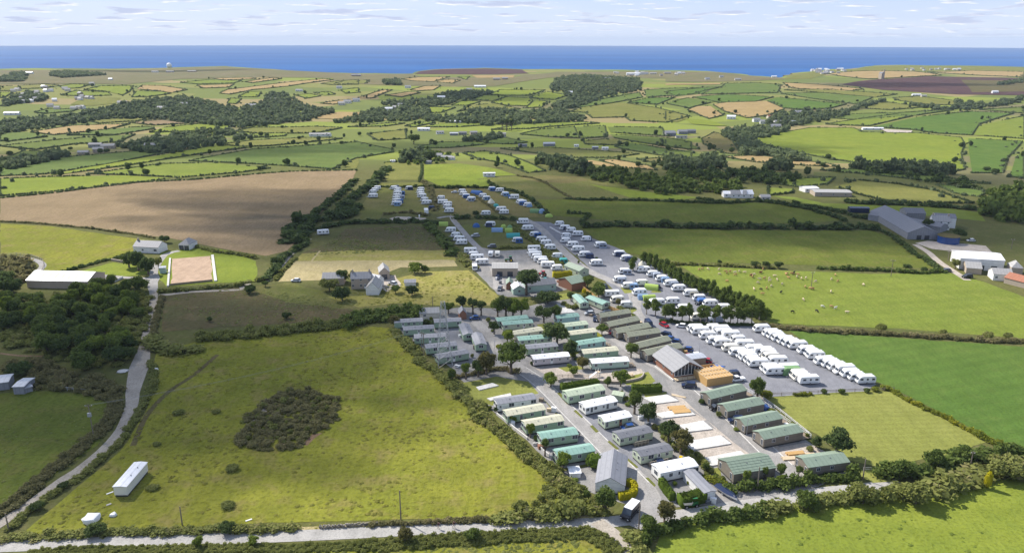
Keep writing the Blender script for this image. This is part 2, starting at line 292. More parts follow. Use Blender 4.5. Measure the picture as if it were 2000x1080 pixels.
# ------------------------------------------------------------------ mesh helpers
col = scene.collection
def link(name, me, mats, parent=None, loc=None, rz=0.0):
    o = bpy.data.objects.new(name, me); col.objects.link(o)
    if me is not None:
        for mt in ([mats] if isinstance(mats, str) else mats or []):
            if len(me.materials) < len([mats] if isinstance(mats, str) else mats): me.materials.append(MATS[mt])
    if parent is not None: o.parent = parent
    if loc is not None: o.location = loc
    if rz: o.rotation_euler = (0, 0, rz)
    return o
def tag(o, label=None, cat=None, group=None, kind=None):
    if label: o['label'] = label
    if cat: o['category'] = cat
    if group: o['group'] = group
    if kind: o['kind'] = kind
    return o
def thing(name, loc, rz, label, cat, group=None):
    o = bpy.data.objects.new(name, None); col.objects.link(o); o.location = loc; o.rotation_euler = (0, 0, rz)
    o.empty_display_size = .1
    return tag(o, label, cat, group)
class MB:
    def __init__(s): s.v = []; s.f = []; s.m = []
    def poly(s, pts, mi=0):
        k = len(s.v); s.v += [tuple(p) for p in pts]; s.f.append(tuple(range(k, k + len(pts)))); s.m.append(mi)
    def box(s, x0, x1, y0, y1, z0, z1, mi=0, tx=0, ty=0):
        k = len(s.v)
        s.v += [(x0, y0, z0), (x1, y0, z0), (x1, y1, z0), (x0, y1, z0), (x0 + tx, y0 + ty, z1), (x1 - tx, y0 + ty, z1), (x1 - tx, y1 - ty, z1), (x0 + tx, y1 - ty, z1)]
        for q in ((3, 2, 1, 0), (4, 5, 6, 7), (0, 1, 5, 4), (1, 2, 6, 5), (2, 3, 7, 6), (3, 0, 4, 7)):
            s.f.append(tuple(k + i for i in q)); s.m.append(mi)
        return s
    def prism(s, prof, y0, y1, mi=0):
        """profile in x-z pushed along y"""
        k = len(s.v); n = len(prof)
        s.v += [(x, y0, z) for x, z in prof] + [(x, y1, z) for x, z in prof]
        s.f.append(tuple(range(k, k + n))); s.m.append(mi)
        s.f.append(tuple(reversed(range(k + n, k + 2 * n)))); s.m.append(mi)
        for i in range(n):
            j = (i + 1) % n; s.f.append((k + j, k + i, k + n + i, k + n + j)); s.m.append(mi)
        return s
    def tube(s, p, q, r0, r1=None, n=6, mi=0):
        p = Vector(p); q = Vector(q); r1 = r0 if r1 is None else r1
        d = (q - p).normalized(); a = d.orthogonal().normalized(); b = d.cross(a); k = len(s.v)
        for c, r in ((p, r0), (q, r1)):
            for i in range(n):
                t = 2 * math.pi * i / n; s.v.append(tuple(c + a * (r * math.cos(t)) + b * (r * math.sin(t))))
        for i in range(n):
            j = (i + 1) % n; s.f.append((k + i, k + j, k + n + j, k + n + i)); s.m.append(mi)
        s.f.append(tuple(reversed(range(k, k + n)))); s.f.append(tuple(range(k + n, k + 2 * n))); s.m += [mi, mi]
        return s
    def mesh(s, name, bevel=0.0, smooth=False):
        me = bpy.data.meshes.new(name); me.from_pydata(s.v, [], s.f); me.polygons.foreach_set('material_index', s.m)
        if bevel:
            bm = bmesh.new(); bm.from_mesh(me); bmesh.ops.remove_doubles(bm, verts=bm.verts, dist=1e-4)
            bmesh.ops.recalc_face_normals(bm, faces=bm.faces)
            bmesh.ops.bevel(bm, geom=list(bm.edges), offset=bevel, segments=2, affect='EDGES', clamp_overlap=True)
            bm.to_mesh(me); bm.free()
        else:
            bm = bmesh.new(); bm.from_mesh(me); bmesh.ops.recalc_face_normals(bm, faces=bm.faces); bm.to_mesh(me); bm.free()
        if smooth: me.polygons.foreach_set('use_smooth', [True] * len(me.polygons))
        me.update(); return me
    def build(s, name, mats, parent=None, loc=None, rz=0.0, bevel=0.0, smooth=False):
        return link(name, s.mesh(name, bevel, smooth), mats, parent, loc, rz)
def copy_tree(o, parent=None):
    c = o.copy(); col.objects.link(c)
    if parent is not None: c.parent = parent
    for ch in o.children: copy_tree(ch, c)
    return c
ORD = ['first', 'second', 'third', 'fourth', 'fifth', 'sixth', 'seventh', 'eighth', 'ninth', 'tenth', 'eleventh', 'twelfth', 'thirteenth', 'fourteenth', 'fifteenth', 'sixteenth', 'seventeenth', 'eighteenth', 'nineteenth', 'twentieth'] + ['%dth' % i for i in range(21, 90)]

# ------------------------------------------------------------------ sheets of ground
def inside(poly, x, y):
    c = np.zeros(x.shape, bool); n = len(poly)
    for i in range(n):
        x0, y0 = poly[i][0], poly[i][1]; x1, y1 = poly[i - 1][0], poly[i - 1][1]
        with np.errstate(divide='ignore', invalid='ignore'):
            c ^= ((y0 > y) != (y1 > y)) & (x < (x1 - x0) * (y - y0) / (y1 - y0 + 1e-12) + x0)
    return c
def lift(x, y, k):
    r = np.sqrt(np.asarray(x) ** 2 + np.asarray(y) ** 2); return k * (0.006 + 0.13 * sstep(520, 900, r))
def smooth_path(pts, step):
    P = [Vector(p) for p in pts]; out = []
    P = [P[0] * 2 - P[1]] + P + [P[-1] * 2 - P[-2]]
    for i in range(1, len(P) - 2):
        a, b, c, d = P[i - 1:i + 3]; n = max(1, int((c - b).length / step))
        for k in range(n):
            t = k / n
            out.append(0.5 * ((2 * b) + (c - a) * t + (2 * a - 5 * b + 4 * c - d) * t * t + (3 * b - a - 3 * c + d) * t ** 3))
    return out + [P[-2]]
SHEETS = [0]
def sheet(name, poly, mt, layer, rough_edge=0.0, kind='structure'):
    SHEETS[0] += 1; layer = layer + .09 * (SHEETS[0] % 10)
    P = [Vector((p[0], p[1])) for p in poly]
    far = max(p.length for p in P) > 520
    Q = []
    seg = 14.0 if far else 5.0
    for i in range(len(P)):
        a, b = P[i], P[(i + 1) % len(P)]; n = max(1, min(40, int((b - a).length / seg)))
        nrm = Vector((-(b - a).y, (b - a).x)); nrm = nrm.normalized() if nrm.length > 0 else nrm
        for k in range(n):
            q = a.lerp(b, k / n)
            if rough_edge and k: q = q + nrm * random.uniform(-rough_edge, rough_edge)
            Q.append(q)
    extra = []
    if far:
        xs = [p.x for p in Q]; ys = [p.y for p in Q]
        gx, gy = np.meshgrid(np.arange(min(xs), max(xs), 30.0) + 3.3, np.arange(min(ys), max(ys), 30.0) + 2.1)
        gx = gx.ravel(); gy = gy.ravel(); ok = inside(Q, gx, gy)
        extra = [Vector((a, b)) for a, b in zip(gx[ok], gy[ok])]
    vs, es, fs = delaunay_2d_cdt(Q + extra, [], [list(range(len(Q)))], 1, 1e-4)[:3]
    xy = np.array([(v.x, v.y) for v in vs]); z = hgt(xy[:, 0], xy[:, 1]) + lift(xy[:, 0], xy[:, 1], layer)
    me = bpy.data.meshes.new(name); me.from_pydata(np.column_stack((xy, z)).tolist(), [], [list(f) for f in fs])
    bm = bmesh.new(); bm.from_mesh(me)
    bmesh.ops.recalc_face_normals(bm, faces=bm.faces)
    for f in bm.faces:
        if f.normal.z < 0: f.normal_flip()
    bm.to_mesh(me); bm.free()
    me.polygons.foreach_set('use_smooth', [True] * len(me.polygons))
    return tag(link(name, me, mt), kind=kind)
def road(name, s, width, mt, layer, step=3.0, off=0.0):
    pts = smooth_path([Vector((p.x, p.y, 0)) for p in gp(s)], step); v = []; f = []
    if off:
        nn = [(pts[min(i + 1, len(pts) - 1)] - pts[max(i - 1, 0)]).normalized() for i in range(len(pts))]; pts = [p + Vector((-d.y, d.x, 0)) * off for p, d in zip(pts, nn)]
    ws = width if isinstance(width, (list, tuple)) else (width, width)
    for i, p in enumerate(pts):
        d = (pts[min(i + 1, len(pts) - 1)] - pts[max(i - 1, 0)]).normalized(); nrm = Vector((-d.y, d.x, 0))
        t = i / (len(pts) - 1); wd = np.interp(t, np.linspace(0, 1, len(ws)), ws) / 2 * random.uniform(.985, 1.015)
        for q in (p + nrm * wd, p - nrm * wd):
            v.append((q.x, q.y, float(hgt(q.x, q.y) + lift(q.x, q.y, layer))))
        if i: k = 2 * i; f.append((k - 2, k - 1, k + 1, k))
    me = bpy.data.meshes.new(name); me.from_pydata(v, [], f); me.update()
    return tag(link(name, me, mt), kind='structure')

# ------------------------------------------------------------------ foliage
def qmesh(name, V, F):
    me = bpy.data.meshes.new(name); n = len(F)
    me.vertices.add(len(V)); me.vertices.foreach_set('co', np.ascontiguousarray(V, np.float32).ravel())
    me.loops.add(4 * n); me.loops.foreach_set('vertex_index', np.ascontiguousarray(F, np.int32).ravel())
    me.polygons.add(n); me.polygons.foreach_set('loop_start', np.arange(0, 4 * n, 4, dtype=np.int32))
    me.update(calc_edges=True); return me
def cubesphere():
    V = []; F = []
    for ax in range(3):
        for sg in (-1, 1):
            k = len(V)
            for i in (-1, 0, 1):
                for j in (-1, 0, 1):
                    p = [0, 0, 0]; p[ax] = sg; p[(ax + 1) % 3] = i; p[(ax + 2) % 3] = j * sg
                    V.append(np.array(p, float) / np.linalg.norm(p))
            for i in range(2):
                for j in range(2): F.append((k + i * 3 + j, k + i * 3 + 3 + j, k + i * 3 + 4 + j, k + i * 3 + j + 1))
    return np.array(V), np.array(F)
CS_V, CS_F = cubesphere()
def quads(C, Nn, size):
    n = len(C); t = rng.normal(size=(n, 3)); t -= Nn * (t * Nn).sum(1, keepdims=True); t /= np.linalg.norm(t, axis=1, keepdims=True) + 1e-9
    b = np.cross(Nn, t); s = (size * rng.uniform(.6, 1.4, (n, 1))); s2 = s * rng.uniform(.6, 1.0, (n, 1))
    V = np.stack((C - t * s - b * s2, C + t * s - b * s2, C + t * s + b * s2, C - t * s + b * s2), 1).reshape(-1, 3)
    return V, np.arange(4 * n).reshape(-1, 4)
def lobes_mesh(lobes, per, size, core=.82, jit=.55, spread=(.80, 1.12)):
    """lobes: (x,y,z,rx,ry,rz); leaf quads on each lobe's skin round a solid core"""
    Vs = []; Fs = []; k = 0
    for (x, y, z, a, b, c) in lobes:
        n = max(4, int(per)); d = rng.normal(size=(n, 3)); d /= np.linalg.norm(d, axis=1, keepdims=True)
        d[:, 2] = np.where(d[:, 2] < -.55, -d[:, 2], d[:, 2])
        C = np.array((x, y, z)) + d * np.array((a, b, c)) * rng.uniform(*spread, (n, 1))
        Nn = d + rng.normal(size=(n, 3)) * jit; Nn /= np.linalg.norm(Nn, axis=1, keepdims=True)
        V, F = quads(C, Nn, size); Vs.append(V); Fs.append(F + k); k += len(V)
        if core: V = np.array((x, y, z)) + CS_V * np.array((a, b, c)) * core; Vs.append(V); Fs.append(CS_F + k); k += len(V)
    return np.concatenate(Vs), np.concatenate(Fs)
def scatter(bases, pos, scl, rot):
    """merged copies of clumps: pos (n,3), scl (n,3)"""
    Vs = []; Fs = []; k = 0; which = rng.integers(0, len(bases), len(pos))
    for bi, (V, F) in enumerate(bases):
        ix = np.where(which == bi)[0]
        if not len(ix): continue
        c, s = np.cos(rot[ix])[:, None], np.sin(rot[ix])[:, None]
        v = V[None] * scl[ix][:, None, :]; x = v[..., 0] * c - v[..., 1] * s; y = v[..., 0] * s + v[..., 1] * c
        o = np.stack((x, y, v[..., 2]), -1) + pos[ix][:, None, :]
        Vs.append(o.reshape(-1, 3)); Fs.append((F[None] + (np.arange(len(ix)) * len(V))[:, None, None]).reshape(-1, 4) + k); k += len(ix) * len(V)
    return np.concatenate(Vs), np.concatenate(Fs)
# unit clumps (radius about 1, base at z=0)
BX_V = np.array([(x, y, z) for z in (-1, 1) for x, y in ((-1, -1), (1, -1), (1, 1), (-1, 1))]) * np.array((.62, .62, .62)); BX_F = np.array(((4, 5, 6, 7), (0, 1, 5, 4), (1, 2, 6, 5), (2, 3, 7, 6), (3, 0, 4, 7)))
def light_clump():
    V, F = lobes_mesh([(0, 0, .5, rng.uniform(.75, .95), rng.uniform(.75, .95), rng.uniform(.5, .62))], 10, .30, 0)
    B = BX_V * np.array((1.1, 1.1, .8)) + np.array((0, 0, .45)); B[4:, :2] *= .7; return np.concatenate((V, B)), np.concatenate((F, BX_F + len(V)))
def unit_clump(per, size, nl=3):
    return lobes_mesh([(rng.uniform(-.35, .35), rng.uniform(-.35, .35), rng.uniform(.35, .75), rng.uniform(.5, .8), rng.uniform(.5, .8), rng.uniform(.4, .7)) for _ in range(nl)], per, size, .66, .8, (.66, 1.22))
CL_NEAR = [unit_clump(84, .115, 2) for _ in range(8)]
CL_LIGHT = [light_clump() for _ in range(6)]
CL_MID = [unit_clump(20, .26, 2) for _ in range(6)]
CL_FAR = [lobes_mesh([(0, 0, .5, rng.uniform(.75, .95), rng.uniform(.75, .95), rng.uniform(.5, .62))], 16, .24, .93) for _ in range(6)]
def hedge(name, s, width, height, mt, label, group=None, gap=0.0, cat='hedge', kind=None, uneven=.35, skip=None):
    pts = s if isinstance(s, list) else [Vector((p.x, p.y, 0)) * (1 - .5 * height / CAM_H) for p in gp(s)]
    r = min(p.xy.length for p in pts)
    bases, k = (CL_NEAR, .72) if r < 330 else (CL_MID, 1.1) if r < 560 else (CL_LIGHT, 1.7)
    rows = max(1, int(width / (height * 1.6))); cell = width / rows
    step = max(height * .6, cell * .6) * k
    path = smooth_path([Vector((p.x, p.y, 0)) for p in pts], step)
    if skip is not None:
        path = []
        for a, b in zip(pts[:-1], pts[1:]):
            nn = max(1, int((b - a).length / step)); path += [a.lerp(b, j / nn) for j in range(nn)]
    pos = []; sc = []
    for i, p in enumerate(path):
        d = (path[min(i + 1, len(path) - 1)] - path[max(i - 1, 0)]); d = d.normalized() if d.length else Vector((1, 0, 0))
        nrm = Vector((-d.y, d.x, 0))
        for rr in range(rows):
            if gap and random.random() < gap: continue
            q = p + nrm * ((rr + .5) / rows - .5 + random.uniform(-.12, .12)) * width + d * random.uniform(-.4, .4) * step
            if skip is not None:
                key = (int(q.x // 7), int(q.y // 7))
                if any((key[0] + a, key[1] + b) in skip for a in (-1, 0, 1) for b in (-1, 0, 1)): continue
            z = height * random.uniform(1 - uneven, 1 + uneven)
            if random.random() < .06: z *= 1.5
            wd = max(cell * .66, z * .55) * random.uniform(.8, 1.2)
            pos.append((q.x, q.y, float(hgt(q.x, q.y)) - .08 * z)); sc.append((wd, wd, z * .85))
    if skip is not None:
        for q in pos: skip.add((int(q[0] // 7), int(q[1] // 7)))
    if not pos: return None
    V, F = scatter(bases, np.array(pos), np.array(sc), rng.uniform(0, 6.28, len(pos)))
    return tag(link(name, qmesh(name, V, F), mt), label, None if kind else cat, group, kind)
def thicket(name, s, spacing, r0, r1, h0, h1, mt, label=None, cat=None, group=None, kind='stuff', density=1.0, bases=None, poly=None):
    P = poly or [p.xy * (1 - .35 * h1 / CAM_H) for p in gp(s)]
    xs = [p.x for p in P]; ys = [p.y for p in P]
    gx, gy = np.meshgrid(np.arange(min(xs), max(xs), spacing), np.arange(min(ys), max(ys), spacing))
    gx = gx.ravel() + rng.uniform(-.5, .5, gx.size) * spacing; gy = gy.ravel() + rng.uniform(-.5, .5, gy.size) * spacing
    ok = inside(P, gx, gy) & (rng.random(gx.size) < density); gx, gy = gx[ok], gy[ok]; n = len(gx)
    if not n: return None
    rr = rng.uniform(r0, r1, n); hh = rng.uniform(h0, h1, n) * (.7 + .5 * rr / r1)
    r = math.hypot(np.mean(gx), np.mean(gy))
    bases = bases or (CL_NEAR if r < 330 else CL_MID if r < 800 else CL_FAR)
    V, F = scatter(bases, np.column_stack((gx, gy, hgt(gx, gy) - .06 * hh)), np.column_stack((rr, rr, hh * .85)), rng.uniform(0, 6.28, n))
    return tag(link(name, qmesh(name, V, F), mt), label, cat, group, kind)

def trunk_mesh(h, r, limbs, spread):
    m = MB(); m.tube((0, 0, -.3), (0, 0, h * .45), r, r * .75, 7); m.tube((0, 0, h * .45), (.1 * r, 0, h), r * .75, r * .35, 6)
    for i in range(limbs):
        a = 6.28 * i / limbs + random.uniform(-.3, .3); z0 = h * random.uniform(.4, .75)
        m.tube((0, 0, z0), (math.cos(a) * spread, math.sin(a) * spread, z0 + spread * random.uniform(.5, 1.0)), r * .45, r * .14, 5)
    return m.mesh('trunk', smooth=True)
def crown_round(per=150, size=.052, n=13, flat=.8):
    L = []
    for i in range(n):
        a = random.uniform(0, 6.28); q = math.sqrt(random.random()) * .62; z = random.uniform(-.5, .55) * flat * (1.1 - q)
        s = random.uniform(.30, .46); L.append((math.cos(a) * q, math.sin(a) * q, z, s, s, s * random.uniform(.75, .95)))
    L.append((0, 0, 0, .5, .5, .5 * flat)); return lobes_mesh(L, per, size, .66, .8, (.62, 1.16))
def crown_tall(per=130, size=.065, n=10):
    L = []
    for i in range(n):
        z = -1 + 2 * (i + .5) / n; q = .42 * (1 - abs(z) * .4); a = random.uniform(0, 6.28)
        s = random.uniform(.42, .62) * (1.05 - .35 * abs(z)); L.append((math.cos(a) * q, math.sin(a) * q, z * .80, s, s, .30))
    return lobes_mesh(L, per, size, .66, .8, (.62, 1.18))
TREES = {}
def tree_kind(name, mt, crown, trunk_args, bark='bark'):
    TREES[name] = []
    for _ in range(3):
        V, F = crown(); me = qmesh('crown', V, F); me.materials.append(MATS[mt])
        tm = trunk_mesh(*trunk_args); tm.materials.append(MATS[bark]); TREES[name].append((me, tm))
tree_kind('broadleaf', 'leaf', crown_round, (1, .055, 6, .35))
tree_kind('dark', 'leaf_dark', crown_round, (1, .055, 6, .35))
tree_kind('light', 'leaf_light', lambda: crown_round(150, .055, 11), (1, .05, 5, .3))
tree_kind('bronze', 'leaf_bronze', crown_round, (1, .055, 6, .35))
tree_kind('tall', 'leaf', crown_tall, (1, .04, 4, .15), 'pale_bark')
tree_kind('scrubby', 'bramble', lambda: crown_round(150, .055, 12, .6), (1, .05, 4, .3))
def tree(p, height, rad, kind, label, group=None, clear=.22, name=None):
    """trunk and crown; clear = share of the height below the crown"""
    me, tm = random.choice(TREES[kind])
    t = thing(name or ('slender_tree' if kind == 'tall' else 'tree'), p, random.uniform(0, 6.28), label, 'tree', group)
    c = link('crown', me, None, t); ch = height * (1 - clear)
    c.location = (0, 0, height * clear + ch * .5); c.scale = (rad, rad, ch * .5 / (.95 if kind == 'tall' else .80))
    k = link('trunk', tm, None, t); k.scale = (height, height, height * (clear + .35)); return t
BUSH = {}
for nm, mt in dict(green='leaf', dark='leaf_dark', light='leaf_light', bramble='bramble', gorse='gorse', golden='golden', bronze='leaf_bronze', clipped='clipped').items():
    BUSH[nm] = []
    for _ in range(2):
        V, F = lobes_mesh([(0, 0, .5, .78, .78, .5)] + [(random.uniform(-.45, .45), random.uniform(-.45, .45), random.uniform(.4, .75), .45, .45, .36) for _ in range(6)], 150, .06) if nm not in ('golden', 'clipped') else lobes_mesh([(0, 0, .55, .95, .95, .55)], 420, .075, .95, .3)
        me = qmesh('bush', V, F); me.materials.append(MATS[mt]); BUSH[nm].append(me)
def bush(p, r, h, kind, label, group=None, name='bush', cat='bush'):
    o = link(name, random.choice(BUSH[kind]), None, None, p, random.uniform(0, 6.28)); o.scale = (r, r, h / 1.08)
    return tag(o, label, cat, group)
def pxh(p, n):
    """metres for n photo pixels standing upright at ground point p"""
    v = Vector(p) - Vector((0, 0, CAM_H)); return n / FPX * v.dot(fwd) / math.cos(math.atan2(CAM_H, v.xy.length)) if v.length else 1
def pxw(p, n): return n / FPX * (Vector(p) - Vector((0, 0, CAM_H))).dot(fwd)

# ================================================================== the land and the sea
coast_px = px('A 0,383 500,381 880,378 1250,368 1500,384 1700,399 1860,404 B 450,408 480,395 560,386 850,378 1050,385 1240,384 1700,390 1989,392 '
              'C 250,396 400,410 480,420 640,430 700,406 800,398 960,384 1100,371 1280,361 1700,365 1989,372')
coast = [G(*p) for p in coast_px]
c0 = coast[0].xy * 1.0; c1_ = coast[-1].xy * 1.0
dense = []
for a, b in zip(coast[:-1], coast[1:]):
    n = max(1, int((b - a).length / 45))
    for k in range(n):
        q = a.lerp(b, k / n); dense.append(Vector((q.x + random.uniform(-8, 8), q.y + random.uniform(-12, 12))))
dense.append(coast[-1].xy)
outline = [Vector((-2600, 2300)), Vector((-2300, c0.y))] + dense + [Vector((2300, c1_.y)), Vector((2600, 2400)), Vector((1500, 60)), Vector((300, 60)), Vector((-300, 60)), Vector((-1500, 60))]
xs, ys = np.meshgrid(np.arange(-2600, 2600, 32.0), np.arange(70, 3600, 32.0)); xs = xs.ravel(); ys = ys.ravel()
ok = inside(outline, xs, ys); pts = outline + [Vector((a, b)) for a, b in zip(xs[ok], ys[ok])]
vs, es, fs = delaunay_2d_cdt(pts, [], [list(range(len(outline)))], 1, 1e-3)[:3]
xy = np.array([(v.x, v.y) for v in vs]); rr = np.hypot(xy[:, 0], xy[:, 1])
z = hgt(xy[:, 0], xy[:, 1]) - .03 - .35 * sstep(520, 900, rr)
me = bpy.data.meshes.new('ground'); me.from_pydata(np.column_stack((xy, z)).tolist(), [], [list(f) for f in fs])
bm = bmesh.new(); bm.from_mesh(me); bmesh.ops.recalc_face_normals(bm, faces=bm.faces)
for f in bm.faces:
    if f.normal.z < 0: f.normal_flip()
bm.to_mesh(me); bm.free(); me.polygons.foreach_set('use_smooth', [True] * len(me.polygons))
tag(link('ground', me, 'rough_ground'), kind='structure')
# cliffs down to the water
m = MB(); cp = [Vector((-2300, c0.y))] + dense + [Vector((2300, c1_.y))]
for a, b in zip(cp[:-1], cp[1:]):
    za, zb = float(hgt(a.x, a.y)) - .4, float(hgt(b.x, b.y)) - .4
    oa, ob = a * (1 + 35 / a.length), b * (1 + 35 / b.length)
    m.poly([(a.x, a.y, za), (b.x, b.y, zb), (ob.x, ob.y, -84), (oa.x, oa.y, -84)])
tag(m.build('cliff', 'cliff_rock'), kind='structure')
m = MB(); m.poly([(-16000, 1500, -80), (16000, 1500, -80), (22000, 20400, -80), (-22000, 20400, -80)])
# the sea ends on an arc, as the horizon does
sv = [(20500 * math.sin(a), 20500 * math.cos(a), -80) for a in np.linspace(-1.0, 1.0, 90)] + [(15000, 1500, -80), (-15000, 1500, -80)]
m = MB(); m.poly(sv); tag(m.build('sea', 'sea'), kind='structure')

